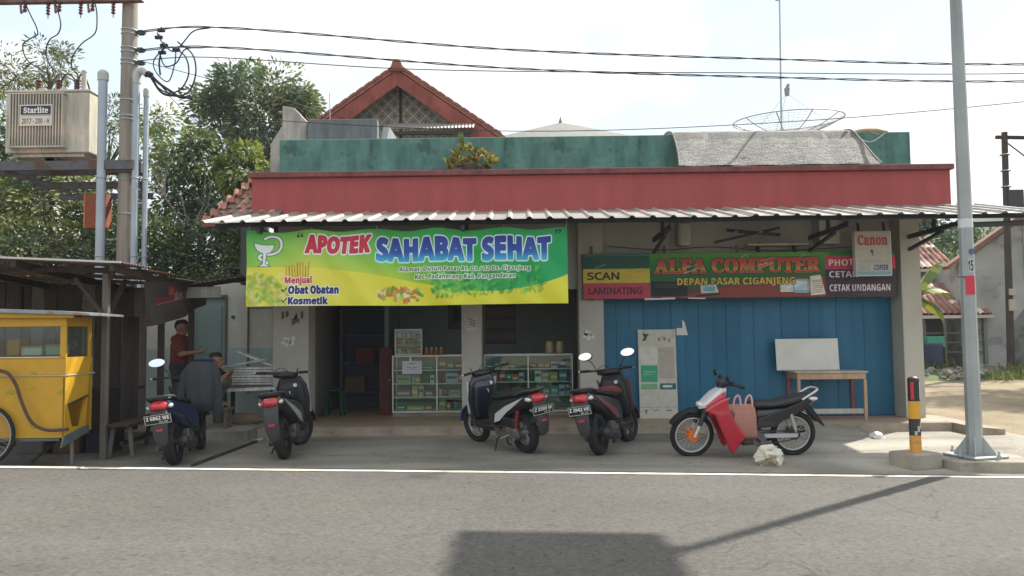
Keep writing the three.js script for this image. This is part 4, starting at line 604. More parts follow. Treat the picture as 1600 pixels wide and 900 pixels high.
const s2 = scooter({ label: 'black scooter with red tail lamp beside the broad pillar', x: -3.04, y: -0.015, z: -10.34, turn: 95, lean: 8, paint: gloss([0.014, 0.015, 0.018]), accent: gloss([0.35, 0.36, 0.36]), mirrors: false, steer: -22 });
const s3 = scooter({ label: 'blue, white and black scooter parked at an angle before the cabinets', x: 0.07, y: -0.012, z: -10.64, turn: 122.5, lean: 8, paint: gloss([0.014, 0.016, 0.02]), fender: gloss([0.02, 0.06, 0.24]), accent: gloss([0.6, 0.62, 0.62]), inner: gloss([0.008, 0.012, 0.026]), plate: ['Z 3303 W', '10.19'], mirrors: false, steer: 8, rim: M([0.4, 0.4, 0.4], { r: 0.4, m: 0.6 }) });
const s4 = scooter({ label: 'black and dark red scooter with two round mirrors before the blue door', x: 1.02, y: -0.02, z: -10.46, turn: 65.5, lean: 9, paint: gloss([0.013, 0.012, 0.014]), accent: gloss([0.16, 0.025, 0.045]), inner: K.black, plate: ['Z 2942 HE', '05.22'], steer: -10, tilt: 0.35 });

{ // grey jacket over the first scooter, red cloth under the fourth one's handlebar
  const cloth = M([0.042, 0.045, 0.05], { map: 'cloth', s: 0.3, r: 0.95, bump: 'cloth', bs: 0.3, bd: 0.006 });
  const j = thing('draped_jacket', 'dark grey jacket hanging over the handlebars of the blue scooter', 'jacket', [-4.37, 0.03, -10.84], 0.1); j.scale.set(0.98, 1.08, 1.0);
  const R = rng(61), ring = (y, cx, cz, rx, rz, ph, k) => Array.from({ length: 28 }, (_, i) => { const a = (i / 28) * 2 * Math.PI, f = 1 + k * Math.sin(a * 5 + ph) + 0.04 * Math.sin(a * 9 + ph * 2); return [cx + rx * f * Math.cos(a), y, cz - rz * f * Math.sin(a)]; });
  obj('jacket_body', loft([ring(0.5, 0.07, 0.06, 0.17, 0.13, 0.4, 0.14), ring(0.62, 0.06, 0.05, 0.2, 0.14, 0.7, 0.12), ring(0.8, 0.05, 0.03, 0.22, 0.15, 1.0, 0.09), ring(0.95, 0.04, 0, 0.24, 0.16, 1.2, 0.06), ring(1.06, 0.03, -0.02, 0.2, 0.14, 1.4, 0.05), ring(1.12, 0.05, -0.04, 0.12, 0.09, 1.5, 0.04)]), cloth, j);
  obj('sleeve', loft([ring(0.34, 0.27, 0.05, 0.055, 0.05, 0.2, 0.1), ring(0.5, 0.27, 0.05, 0.062, 0.055, 0.6, 0.08), ring(0.75, 0.25, 0.03, 0.07, 0.06, 1.0, 0.08), ring(0.95, 0.2, 0, 0.08, 0.075, 1.2, 0.05), ring(1.05, 0.13, -0.02, 0.08, 0.08, 1.4, 0.04)]), cloth, j);
  obj('sleeve', loft([ring(0.55, -0.2, 0.07, 0.05, 0.05, 0.2, 0.1), ring(0.75, -0.2, 0.05, 0.065, 0.055, 1.0, 0.08), ring(0.98, -0.15, 0, 0.08, 0.07, 1.2, 0.05), ring(1.05, -0.08, -0.02, 0.08, 0.08, 1.4, 0.04)]), cloth, j);
  obj('collar', new THREE.TorusGeometry(0.09, 0.03, 8, 20).rotateX(Math.PI / 2 - 0.3).scale(1.2, 0.8, 1).translate(0.06, 1.12, -0.04), M([0.03, 0.045, 0.09], { r: 0.9 }), j);
  const r = thing('red_cloth', 'crumpled dark red cloth on the footboard of the black and red scooter', 'cloth', [1.21, 0.76, -11.02], 0.4); r.scale.setScalar(0.85);
  const g = new THREE.SphereGeometry(0.17, 26, 16), p = g.attributes.position; for (let i = 0; i < p.count; i++) { const x = p.getX(i), y = p.getY(i), z = p.getZ(i), f = 0.8 + 0.5 * fbm3(x * 12, y * 12, z * 12, 3, 90); p.setXYZ(i, x * f * 1.1, y * f * 0.5, z * f * 0.7); } g.computeVertexNormals(); obj('folded_cloth', g, M([0.13, 0.03, 0.03], { map: 'cloth', s: 0.3, r: 0.95 }), r); obj('hem', new THREE.TorusGeometry(0.1, 0.008, 6, 20).rotateX(1.5).translate(0, 0.05, 0), M([0.3, 0.08, 0.07], { r: 0.9 }), r);
}
{ // red and white underbone moped, seen from its left side
  const b = thing('moped', 'red and white moped with a pink bag, parked side-on', 'moped', [3.48, -0.045, -10.45], 183 * D, 'scooters parked before the shops'); b.rotation.x = -7 * D; b.scale.set(1.04, 1.04, 1.06);
  const S = steer(1.2, 0.5, 5 * D), fr = (gs) => [gs].flat().map((g) => xf(g, S)), red = gloss([0.52, 0.02, 0.045]), wht = gloss([0.68, 0.68, 0.68]), blk = K.black;
  wheel(b, 0, 0.282, 0.282, 0.072, K.alu, true, null, K.darkGrey); wheel(b, 1.26, 0.28, 0.28, 0.064, K.alu, true, S, M([0.75, 0.17, 0.02], { r: 0.5 }));
  for (const s of [-1, 1]) obj('fork_leg', fr([cyl([1.255, 0.27, s * 0.085], [1.19, 0.42, s * 0.085], 0.022, 0.022, 10)]), K.alu, b);
  for (const s of [-1, 1]) obj('fork_upper', fr([cyl([1.195, 0.41, s * 0.085], [1.08, 0.72, s * 0.08], 0.026, 0.028, 10)]), K.darkGrey, b);
  obj('front_fender', fr([prism(arcBand(1.26, 0.28, 0.3, 0.318, 28, 128), 0.12, 0.007), prism([[1.52, 0.44], [1.46, 0.5], [1.3, 0.61], [1.1, 0.63], [1.06, 0.6], [1.3, 0.585], [1.42, 0.49]], 0.1, 0.008)]), blk, b);
  obj('leg_shield', [[-1, 1].map((s) => mv(prism([[1.16, 0.63], [1.1, 0.6], [1.04, 0.565], [0.97, 0.42], [0.9, 0.26], [0.85, 0.13], [0.81, 0.085], [0.775, 0.11], [0.72, 0.2], [0.65, 0.3], [0.7, 0.36], [0.79, 0.48], [0.86, 0.62], [0.89, 0.71], [0.87, 0.79], [0.98, 0.75], [1.08, 0.69]], 0.05, 0.02), 0, 0, s * 0.155, s * 0.09, 0, 0)), loftY([[0.55, 0.97, 1.1, 0.15], [0.66, 0.93, 1.14, 0.17], [0.76, 0.88, 1.06, 0.16], [0.82, 0.86, 0.97, 0.12]])], red, b);
  obj('headlight_cowl', [loftX([[1.19, 0.605, 0.65, 0.06], [1.12, 0.62, 0.72, 0.13], [1.02, 0.7, 0.81, 0.15], [0.93, 0.77, 0.87, 0.12], [0.86, 0.8, 0.87, 0.07]])], wht, b);
  obj('headlight', [sph(1.17, 0.66, 0, 0.06, 0.7, 0.6, 1.5)], clearLamp, b);
  obj('inner_frame', [loftX([[0.98, 0.5, 0.74, 0.09], [0.85, 0.42, 0.66, 0.08], [0.7, 0.34, 0.52, 0.09], [0.5, 0.32, 0.5, 0.1]])], blk, b);
  obj('handlebar', fr([tube([[0.78, 0.93, -0.34], [0.86, 0.93, -0.18], [0.93, 0.86, 0], [0.86, 0.93, 0.18], [0.78, 0.93, 0.34]], 0.014, 8, 30)]), blk, b);
  for (const s of [-1, 1]) { obj('grip', fr([cyl([0.8, 0.93, s * 0.23], [0.765, 0.93, s * 0.36], 0.02, 0.02, 10)]), K.rubber, b); obj('switch_box', fr([rb(0.05, 0.05, 0.07, 0.012, 0.83, 0.94, s * 0.18)]), blk, b); obj('mirror', fr([tube([[0.86, 0.94, s * 0.16], [0.9, 1.0, s * 0.2]], 0.006, 6), sph(0.9, 1.01, s * 0.2, 0.05, 0.35, 0.8, 1)]), blk, b); }
  obj('speedometer', fr([rb(0.1, 0.06, 0.16, 0.02, 0.89, 0.93, 0, 0, 0, -0.3)]), K.darkGrey, b);
  obj('seat', [loftX([[0.56, 0.61, 0.68, 0.08], [0.45, 0.62, 0.7, 0.115], [0.3, 0.625, 0.69, 0.13], [0.15, 0.64, 0.72, 0.13], [-0.05, 0.68, 0.77, 0.12], [-0.2, 0.73, 0.8, 0.09], [-0.26, 0.76, 0.8, 0.05]])], M([0.028, 0.029, 0.033], { r: 0.55 }), b);
  obj('rear_body', [loftX([[0.52, 0.36, 0.61, 0.09], [0.35, 0.38, 0.625, 0.125], [0.1, 0.47, 0.64, 0.12], [-0.1, 0.57, 0.69, 0.1], [-0.24, 0.68, 0.77, 0.06]])], K.blackGloss, b);
  for (const s of [-1, 1]) { const sp = prism([[0.5, 0.38], [0.5, 0.5], [0.2, 0.6], [-0.22, 0.76], [-0.18, 0.68], [0.08, 0.54], [0.26, 0.4]], 0.03, 0.01); mv(sp, 0, 0, s * 0.112, 0, -s * 0.06); obj('side_panel', sp, K.blackGloss, b); }
  obj('grab_rail', [tube([[-0.06, 0.72, 0.12], [-0.24, 0.83, 0.1], [-0.28, 0.84, 0], [-0.24, 0.83, -0.1], [-0.06, 0.72, -0.12]], 0.014, 8, 24)], K.alu, b);
  obj('tail_light', [sph(-0.23, 0.72, 0, 0.06, 1.1, 0.6, 1.5)], redLamp, b); for (const s of [-1, 1]) obj('turn_signal', sph(-0.2, 0.73, s * 0.1, 0.035, 1.7, 0.7, 0.8), clearLamp, b);
  obj('wheel_hugger', [prism(arcBand(0, 0.282, 0.3, 0.312, 60, 150), 0.1, 0.005)], blk, b);
  obj('rear_mudguard', [prism([[-0.18, 0.66], [-0.3, 0.5], [-0.38, 0.38], [-0.37, 0.37], [-0.24, 0.48], [-0.13, 0.6]], 0.11, 0.008)], blk, b);
  obj('engine', [rb(0.26, 0.2, 0.22, 0.05, 0.52, 0.26, 0), cyl([0.47, 0.24, -0.15], [0.47, 0.24, -0.1], 0.085, 0.085, 20), cyl([0.64, 0.3, 0], [0.83, 0.32, 0], 0.07, 0.06, 14), ...range(0, 1, 5).map((t) => cyl([lerp(0.66, 0.8, t), 0.305, 0], [lerp(0.66, 0.8, t) + 0.008, 0.305, 0], 0.085, 0.085, 14))], engineMat, b);
  obj('swing_arm', [bar([0.4, 0.28, -0.1], [-0.02, 0.282, -0.1], 0.03, 0.05), bar([0.4, 0.28, 0.1], [-0.02, 0.282, 0.1], 0.03, 0.05)], K.alu, b);
  obj('chain', [tube([[0.46, 0.31, -0.115], [0.02, 0.325, -0.115], [-0.045, 0.282, -0.115], [0.02, 0.24, -0.115], [0.46, 0.2, -0.115], [0.5, 0.25, -0.115]], 0.008, 5, 40, true)], K.darkGrey, b);
  obj('exhaust', [tube([[0.66, 0.22, 0.05], [0.6, 0.13, 0.1], [0.35, 0.16, 0.12]], 0.016, 8), cyl([0.36, 0.17, 0.13], [-0.2, 0.3, 0.15], 0.04, 0.046, 14)], exhaustMat, b);
  for (const s of [-1, 1]) obj('rear_shock', [cyl([0.0, 0.3, s * 0.11], [0.08, 0.58, s * 0.11], 0.012, 0.012, 8), ...range(0, 1, 8).map((t) => { const g = new THREE.TorusGeometry(0.024, 0.005, 6, 12); g.rotateX(Math.PI / 2); g.translate(lerp(0.015, 0.07, t), lerp(0.36, 0.54, t), s * 0.11); return g; })], K.alu, b);
  for (const s of [-1, 1]) obj('foot_peg', [cyl([0.5, 0.25, s * 0.1], [0.5, 0.25, s * 0.24], 0.014, 0.014, 8)], K.rubber, b);
  obj('kick_lever', [tube([[0.42, 0.3, 0.12], [0.36, 0.36, 0.15], [0.3, 0.4, 0.17]], 0.009, 6)], K.alu, b); obj('side_stand', [tube([[0.46, 0.2, -0.1], [0.44, 0.1, -0.17], [0.41, -0.01, -0.22]], 0.011, 6)], blk, b);
  // bag hanging from the hook behind the leg shield
  const bag = thing('pink_bag', 'woven pink shopping bag with two handles hanging on the moped', 'bag', [2.78, 0.37, -10.235], 3 * D);
  const ringB = (y, w, d, k) => Array.from({ length: 26 }, (_, i) => { const a = (i / 26) * 2 * Math.PI; return [w * sup(Math.cos(a), 0.7) * (1 + k * Math.sin(a * 7)), y, -d * sup(Math.sin(a), 0.7) * (1 + k * Math.cos(a * 5))]; });
  const bgm = M([0.42, 0.2, 0.155], { map: 'cloth', s: 0.12, r: 0.9, bump: 'cloth', bs: 0.12, bd: 0.004 });
  const sk = (r, dx) => r.map(([x, y, z]) => [x + dx, y, z]);
  obj('bag_body', loft([sk(ringB(-0.16, 0.09, 0.04, 0.03), 0.09), sk(ringB(-0.12, 0.13, 0.06, 0.03), 0.07), sk(ringB(0, 0.17, 0.09, 0.03), 0.02), sk(ringB(0.12, 0.2, 0.09, 0.04), -0.01), sk(ringB(0.22, 0.2, 0.06, 0.05), -0.02), sk(ringB(0.27, 0.17, 0.03, 0.06), -0.04)]), bgm, bag);
  for (const x of [-0.05, 0.1]) obj('handle', tube([[x - 0.06, 0.22, 0.03], [x - 0.04, 0.34, 0.03], [x + 0.01, 0.38, 0.02], [x + 0.03, 0.32, 0.03], [x + 0.03, 0.2, 0.03]], 0.013, 6, 20), M([0.62, 0.4, 0.36], { r: 0.8 }), bag);
  obj('dark_patch', sph(-0.14, 0.12, 0.05, 0.07, 0.9, 1.1, 0.5), M([0.16, 0.08, 0.09], { r: 0.9 }), bag);
}
{ // crumpled sack on the ground
  const g = new THREE.SphereGeometry(0.2, 96, 64), p = g.attributes.position, R = rng(4);
  for (let i = 0; i < p.count; i++) { const x = p.getX(i), y = p.getY(i), z = p.getZ(i), n = noise3(x * 7 + 3, y * 7, z * 7, 200), q = noise3(x * 5, y * 5 + 2, z * 5, 205) * 0.14, r2 = Math.pow(1 - Math.abs(2 * noise3((x + q) * 11, y * 6 + q * 9, (z + q) * 11, 210) - 1), 2), r3 = Math.pow(1 - Math.abs(2 * noise3((x - q) * 17 + y * 8, y * 9, z * 17, 214) - 1), 2); let f = 0.52 + 0.5 * n + 0.26 * r2 + 0.13 * r3; p.setXYZ(i, x * f * 1.05 + 0.06 * (y > 0 ? -y * 3 : 0.1), Math.max(0, 0.13 + y * f * 0.95), z * f * 0.85); } g.computeVertexNormals();
  const c = new Float32Array(p.count * 3); for (let i = 0; i < p.count; i++) { const n = fbm3(p.getX(i) * 7, p.getY(i) * 13, p.getZ(i) * 7, 4, 220), d = step(0.54, 0.62, n) * 0.85; c.set([lerp(0.68, 0.26, d), lerp(0.65, 0.2, d), lerp(0.54, 0.11, d)], i * 3); } g.setAttribute('color', new THREE.BufferAttribute(c, 3));
  const m = obj('crumpled_sack', g, M([1, 1, 1], { r: 0.85, vertexColors: true })); m.position.set(2.98, -0.06, -9.8); m.scale.setScalar(0.74); tag(m, 'dirty cream crumpled plastic sack on the ground by the moped', 'sack');
}

// ---------------------------------------------------------------- left neighbour: platform, pale house with hip tile roof, lean-to
{
  struct('side_platform', [rbb(-8.5, -4.13, -0.25, 0.15, -14.2, -12.1, 0.02)], K.concrete);
  const h = thing('pale_house', 'pale house wall with light blue base between stall and pharmacy', 'house', [0, 0.15, -14.2]);
  const up = M([0.66, 0.65, 0.58], { map: 'plaster', s: 2.3, r: 0.92 }), lo = M([0.45, 0.57, 0.57], { map: 'plaster', s: 1.9, r: 0.9 });
  obj('upper_wall', [bb(-6.9, -5.9, 1.2, 2.36, -0.2, 0), bb(-5.22, -4.07, 1.2, 2.36, -0.2, 0), bb(-5.9, -5.22, 2.15, 2.36, -0.2, 0)], up, h);
  for (const [a, b] of [[-6.9, -5.9], [-5.22, -4.07]]) obj('lower_wall', bb(a, b, 0, 1.199, -0.2, 0.004), lo, h);
  const dr = obj('door', rbb(-5.86, -5.26, 0.01, 2.1, -0.12, -0.06, 0.008), M([0.27, 0.37, 0.36], { map: 'paint', s: 0.9, r: 0.6 }), h); obj('door_panel', [rbb(-5.78, -5.34, 1.1, 1.95, -0.065, -0.045, 0.006)], M([0.24, 0.34, 0.33], { r: 0.6 }), dr); obj('door_panel', [rbb(-5.78, -5.34, 0.15, 0.95, -0.065, -0.045, 0.006)], M([0.24, 0.34, 0.33], { r: 0.6 }), dr);
  obj('door_frame', [bb(-5.9, -5.861, 0, 2.14, -0.14, 0.02), bb(-5.259, -5.222, 0, 2.14, -0.14, 0.02), bb(-5.861, -5.259, 2.101, 2.14, -0.14, 0.02)], K.woodGrey, h);
  obj('drain_pipe', cyl([-4.84, 0.4, 0.03], [-4.84, 2.34, 0.03], 0.018, 0.018, 8), K.woodGrey, h);
  obj('meter_knob', cyl([-5.12, 1.75, 0], [-5.12, 1.75, 0.03], 0.035, 0.03, 12), K.woodGrey, h);
  obj('conduit', [bb(-4.8, -4.4, 1.9, 1.915, 0.002, 0.015)], K.woodGrey, h);
  obj('grey_column', [rbb(-4.86, -4.55, 2.3, 3.4, 0.1, 0.4, 0.01)], M([0.12, 0.13, 0.135], { map: 'paint', s: 0.8, r: 0.8 }), h);
  obj('eave_board', [rbb(-5.02, -4.5, 3.14, 3.2, 1.55, 1.68, 0.01)], K.redDark, h);
  // hip roof, tile by tile
  const tile = (() => { const g = [], n = 6, w = 0.2, l = 0.27; const top = [], bot = []; for (let i = 0; i <= n; i++) { const u = i / n, x = (u - 0.5) * w, y = 0.018 * Math.sin(u * Math.PI * 2) + 0.012; top.push([x, y]); bot.push([x, y - 0.014]); } return join(prism([...top, ...bot.reverse()], l, 0)); })();
  const tm = [[0.36, 0.15, 0.1], [0.3, 0.13, 0.09], [0.42, 0.2, 0.14], [0.25, 0.13, 0.1], [0.46, 0.27, 0.2]].map((c) => M(c, { map: 'weather', s: 0.5, r: 0.85 })), R = rng(22);
  const a = V(-5.0, 3.27, 1.6), slope = Math.atan2(1.0, 1.55), cs = Math.cos(slope), sn = Math.sin(slope);
  obj('roof_deck', [(() => { const g = new THREE.BufferGeometry(), q = [[-5.0, 3.2, 1.62], [-3.9, 3.2, 1.62], [-3.9, 4.24, 0.0], [-4.62, 4.24, 0.0]], d = 0.05; const P = [...q, ...q.map(([x, y, z]) => [x, y - d, z])]; g.setAttribute('position', new THREE.Float32BufferAttribute(P.flat(), 3)); g.setIndex([0, 1, 2, 0, 2, 3, 4, 6, 5, 4, 7, 6, 0, 4, 5, 0, 5, 1, 3, 2, 6, 3, 6, 7, 0, 3, 7, 0, 7, 4, 1, 5, 6, 1, 6, 2]); return g.toNonIndexed(); })()], K.woodGrey, h);
  for (let r = 0; r < 9; r++) { const s = r * 0.205; for (let c = 0; c < 7; c++) { const x = -4.92 + s * 0.205 * 1.1 + c * 0.165 + (r % 2) * 0.03; if (x > -4.0) continue; const m = new THREE.Mesh(tile, tm[Math.floor(R() * 5)]); m.name = 'roof_tile'; m.position.set(x, 3.235 + s * sn + 0.01 * R(), 1.53 - s * cs); m.rotation.set(slope - 0.09 + 0.03 * (R() - 0.5), 0.03 * (R() - 0.5), 0.03 * (R() - 0.5)); h.add(m); } }
  for (let i = 0; i < 8; i++) { const t = i / 7, m = new THREE.Mesh(tile, tm[i % 3]); m.name = 'ridge_tile'; m.position.set(lerp(-5.0, -4.66, t), lerp(3.27, 4.3, t), lerp(1.56, 0.04, t)); m.rotation.set(slope, 0.28, 0.25); m.scale.set(0.7, 1.4, 1); h.add(m); }
  // lean-to roof of old sheets
  const l = thing('lean_to_roof', 'small dark rusty lean-to roof between stall and pharmacy banner', 'roof', [0, 0, 0]);
  const cor = (w, len, per, amp, th = 0.004, seg = 6) => { const n = Math.round((w / per) * seg), t = [], b = []; for (let i = 0; i <= n; i++) { const x = (i / n) * w; t.push([x, amp * Math.sin((x / per) * 2 * Math.PI)]); b.push([x, amp * Math.sin((x / per) * 2 * Math.PI) - th]); } return prism([...t, ...b.reverse()], len, 0); };
  for (let i = 0; i < 2; i++) { const g = cor(1.5, 0.85, 0.076, 0.009); mv(g, -0.75, 0, 0, 0, 0, 0); mv(g, -4.82 + 0.02 * i, 2.44 + i * 0.07, -12.55 - i * 0.75, 0.1, 0.05, 0.13 + 0.02 * i); obj('roof_sheet', g, i ? M([0.07, 0.075, 0.085], { map: 'rust', s: 1.2, r: 0.7 }) : M([0.1, 0.1, 0.105], { map: 'rust', s: 1.4, r: 0.7 }), l); }
  obj('beam', [bar([-5.4, 2.33, -12.3], [-4.3, 2.47, -12.3], 0.06, 0.08), bar([-5.4, 2.45, -13.6], [-4.3, 2.6, -13.6], 0.06, 0.08)], K.woodDark, l);
  obj('valance_board', rb(0.75, 0.17, 0.02, 0.004, -5.0, 2.24, -12.25, 0, 0.12, 0.02), M([0.3, 0.29, 0.25], { map: 'weather', s: 0.9 }), l);
  globalThis.corrugated = cor;
}
{ // loose boards piled on a low trestle
  const R = rng(31), tones = [M([0.7, 0.69, 0.64], { map: 'wood', s: 0.8 }), M([0.58, 0.59, 0.56], { map: 'wood', s: 0.7 }), M([0.72, 0.7, 0.62], { map: 'wood', s: 0.9 })];
  const t = thing('trestle', 'low dark trestle under the pile of white boards', 'trestle', [-4.48, 0.15, -13.35]); obj('table_top', rb(0.95, 0.05, 0.5, 0.01, 0, 0.58, 0), K.woodGrey, t); for (const [x, z] of [[-0.4, 0.2], [0.4, 0.2], [-0.4, -0.2], [0.4, -0.2]]) obj('leg', rbb(x - 0.03, x + 0.03, 0, 0.554, z - 0.03, z + 0.03, 0.006), K.woodDark, t);
  const names = ['lowest', 'second lowest', 'third lowest', 'fourth lowest', 'fifth lowest', 'second highest', 'topmost flat'];
  names.forEach((q, i) => { const m = obj('white_board_plank', rb(0.9 - 0.1 * R(), 0.035, 0.24 + 0.05 * R(), 0.006, 0, 0, 0), tones[i % 3]); m.position.set(-4.47 + 0.08 * (R() - 0.5), 0.778 + i * 0.042, -13.3 + 0.06 * (R() - 0.5)); m.rotation.set(0, 0.12 * (R() - 0.5), 0); tag(m, `white plank in the board pile by the pillar, ${q} of the stack`, 'plank', 'planks piled by the pillar'); });
  const s1 = obj('white_board_plank', rb(0.75, 0.03, 0.14, 0.006), tones[2]); s1.position.set(-4.33, 1.17, -13.2); s1.rotation.set(0.1, 0.1, -0.42); tag(s1, 'white plank lying slanted on top of the board pile', 'plank', 'planks piled by the pillar');
  const s2 = obj('white_board_plank', rb(0.9, 0.03, 0.16, 0.006), tones[1]); s2.position.set(-4.62, 1.105, -13.15); s2.rotation.set(0.05, -0.1, 0.17); tag(s2, 'grey-white plank tilted at the far end of the board pile', 'plank', 'planks piled by the pillar');
  const s3 = obj('white_board_plank', rb(1.1, 0.05, 0.1, 0.006), tones[0]); s3.position.set(-4.42, 0.7, -12.98); s3.rotation.set(0, 0.05, 0.03); tag(s3, 'long white beam lying in front under the board pile', 'plank', 'planks piled by the pillar');
  const rag = obj('rag_heap', (() => { const g = new THREE.SphereGeometry(0.16, 24, 14), p = g.attributes.position; for (let i = 0; i < p.count; i++) { const f = 0.7 + 0.6 * fbm3(p.getX(i) * 11, p.getY(i) * 11, p.getZ(i) * 11, 3, 300); p.setXYZ(i, p.getX(i) * f * 1.7, Math.max(0, p.getY(i) * f * 0.7 + 0.06), p.getZ(i) * f); } g.computeVertexNormals(); return g; })(), M([0.2, 0.14, 0.1], { map: 'cloth', s: 0.3, r: 0.95 })); rag.position.set(-4.5, 0.151, -13.0); tag(rag, 'brown heap of scraps on the floor under the board pile', 'heap');
}

// ---------------------------------------------------------------- roadside food stall
{
  const s = thing('food_stall', 'dark wooden roadside stall under a sloping corrugated roof', 'stall', [0, 0, 0]);
  const nS = 4, w = 0.8; const under = M([0.22, 0.14, 0.11], { map: 'rust', s: 1.3, r: 0.75, m: 0.2 });
  for (let i = 0; i < nS; i++) { const g = corrugated(w, 4.2, 0.076, 0.01); g.rotateY(Math.PI / 2); const z0 = -9.98 - i * (w - 0.04); g.rotateZ(-0.052); g.translate(-7.1, 2.615 - 0.046 * i + 0.006 * (i % 2), z0); obj('roof_sheet', g, i % 2 ? under : M([0.24, 0.165, 0.14], { map: 'rust', s: 1.6, r: 0.7, m: 0.2 }), s); }
  obj('edge_strip', [bar([-9.1, 2.72, -9.975], [-5.02, 2.508, -9.975], 0.01, 0.025)], M([0.6, 0.58, 0.52], { r: 0.6 }), s);
  for (const x of [-5.15, -6.4, -7.7]) obj('rafter', bar([x, 2.44 + (-5.02 - x) * 0.052, -10.0], [x, 2.26 + (-5.02 - x) * 0.052, -13.0], 0.06, 0.09), K.woodDark, s);
  for (const [x, z, h] of [[-5.42, -10.4, 2.44], [-5.25, -12.7, 2.25], [-5.3, -11.75, 2.3], [-8.0, -10.4, 2.5], [-8.0, -12.7, 2.4]]) obj('post', rbb(x - 0.04, x + 0.04, -0.05, h, z - 0.04, z + 0.04, 0.012), z > -11 ? K.woodGrey : K.woodDark, s);
  obj('front_beam', bar([-8.6, 2.52, -10.36], [-5.3, 2.43, -10.36], 0.05, 0.06), K.woodDark, s);
  obj('brace', [bar([-5.42, 1.85, -10.34], [-5.8, 2.34, -10.34], 0.05, 0.05)], K.woodDark, s); obj('brace', [bar([-5.42, 1.85, -10.45], [-5.42, 2.34, -10.9], 0.05, 0.05, V(1, 0, 0))], K.woodDark, s);
  const R = rng(33);
  for (let i = 0; i < 4; i++) obj('wall_plank', rbb(-5.52, -5.5, 0.25 + 0.05 * R(), 1.86, -11.0 - i * 0.125 - 0.118, -11.0 - i * 0.125, 0.004), i % 3 ? K.woodDark : M([0.055, 0.05, 0.05], { map: 'wood', s: 0.5, r: 0.9 }), s);
  for (let i = 0; i < 13; i++) obj('wall_plank', rbb(-8.8 + i * 0.21, -8.8 + i * 0.21 + 0.2, 0.1, 2.5 - i * 0.011, -12.96 + 0.008 * (i % 2), -12.93 + 0.008 * (i % 2), 0.004), i % 4 ? K.woodDark : K.woodGrey, s);
  obj('counter', [rbb(-7.9, -5.6, 0.8, 0.85, -11.9, -11.3, 0.01), bb(-7.9, -5.62, 0.05, 0.799, -11.35, -11.3)], K.woodDark, s);
  // hanging tarpaulin with a faded red print
  const tex = canvasTex(1024, 256, (g, W, H) => { g.fillStyle = '#413c37'; g.fillRect(0, 0, W, H); const r = rng(6); for (let i = 0; i < 200; i++) { g.fillStyle = `rgba(${30 + 70 * r()},${28 + 55 * r()},${25 + 50 * r()},.25)`; g.beginPath(); g.ellipse(r() * W, r() * H, 10 + 70 * r(), 6 + 30 * r(), r(), 0, 7); g.fill(); } g.fillStyle = '#6e2a2e'; g.beginPath(); g.moveTo(330, 26); g.lineTo(640, 20); g.lineTo(620, 128); g.lineTo(140, 150); g.lineTo(150, 100); g.lineTo(330, 96); g.fill(); g.fillStyle = '#8d4448'; g.fillRect(340, 36, 60, 50); fitText(g, 'dates', 400, 60, 190, 62, { slant: -0.3, fill: '#8f8a86' }); g.strokeStyle = '#7d7874'; g.lineWidth = 5; g.beginPath(); g.moveTo(180, 140); g.lineTo(600, 112); g.stroke(); g.fillStyle = '#5b554a'; g.beginPath(); g.moveTo(660, 40); g.lineTo(1000, 60); g.lineTo(940, 140); g.lineTo(640, 140); g.fill(); });
  const f = (u, v) => [0, (0.26 * u - 0.05 * Math.sin(u * 3.1)) * (1 - v), 0.03 * Math.sin(u * 14 + v * 3) + 0.05 * (1 - v) * Math.sin(u * 5)];
  const g = panel(2.2, 0.62, 60, 10, f); g.rotateY(Math.PI / 2); g.rotateX(0.055); g.translate(-5.1, 2.07, -11.86); obj('hanging_tarp', g, printed(tex, { r: 0.85 }), s, true);
  const g2 = panel(2.2, 0.62, 60, 10, (u, v) => { const o = f(u, v); return [0, o[1], o[2] - 0.003]; }); g2.rotateY(Math.PI / 2); g2.rotateX(0.055); g2.translate(-5.1, 2.07, -11.86); obj('tarp_back', g2, M([0.1, 0.09, 0.085], { r: 0.9 }), s);
  const b = thing('stall_bench', 'narrow dark bench along the open side of the stall', 'bench', [-5.28, 0, -11.1], 0.08); obj('seat', rbb(-0.14, 0.14, 0.4, 0.44, -0.75, 0.75, 0.01), K.woodDark, b); for (const z of [-0.62, 0.62]) for (const x of [-0.1, 0.1]) obj('leg', bar([x, 0.4, z], [x * 1.5, 0, z], 0.05, 0.04, V(0, 0, 1)), K.woodGrey, b); obj('stretcher', bb(-0.02, 0.02, 0.15, 0.2, -0.62, 0.62), K.woodDark, b);
  const bk = thing('green_basin', 'small green plastic basin on the stall bench', 'basin', [-5.2, 0.445, -11.55]); obj('bowl', lathe([[0, 0], [0.1, 0], [0.14, 0.2], [0.15, 0.2], [0.11, 0.01], [0, 0.012]], 20), M([0.14, 0.24, 0.03], { r: 0.5 }), bk); obj('rim_ring', new THREE.TorusGeometry(0.146, 0.008, 6, 24).rotateX(Math.PI / 2).translate(0, 0.2, 0), M([0.16, 0.27, 0.04], { r: 0.5 }), bk);
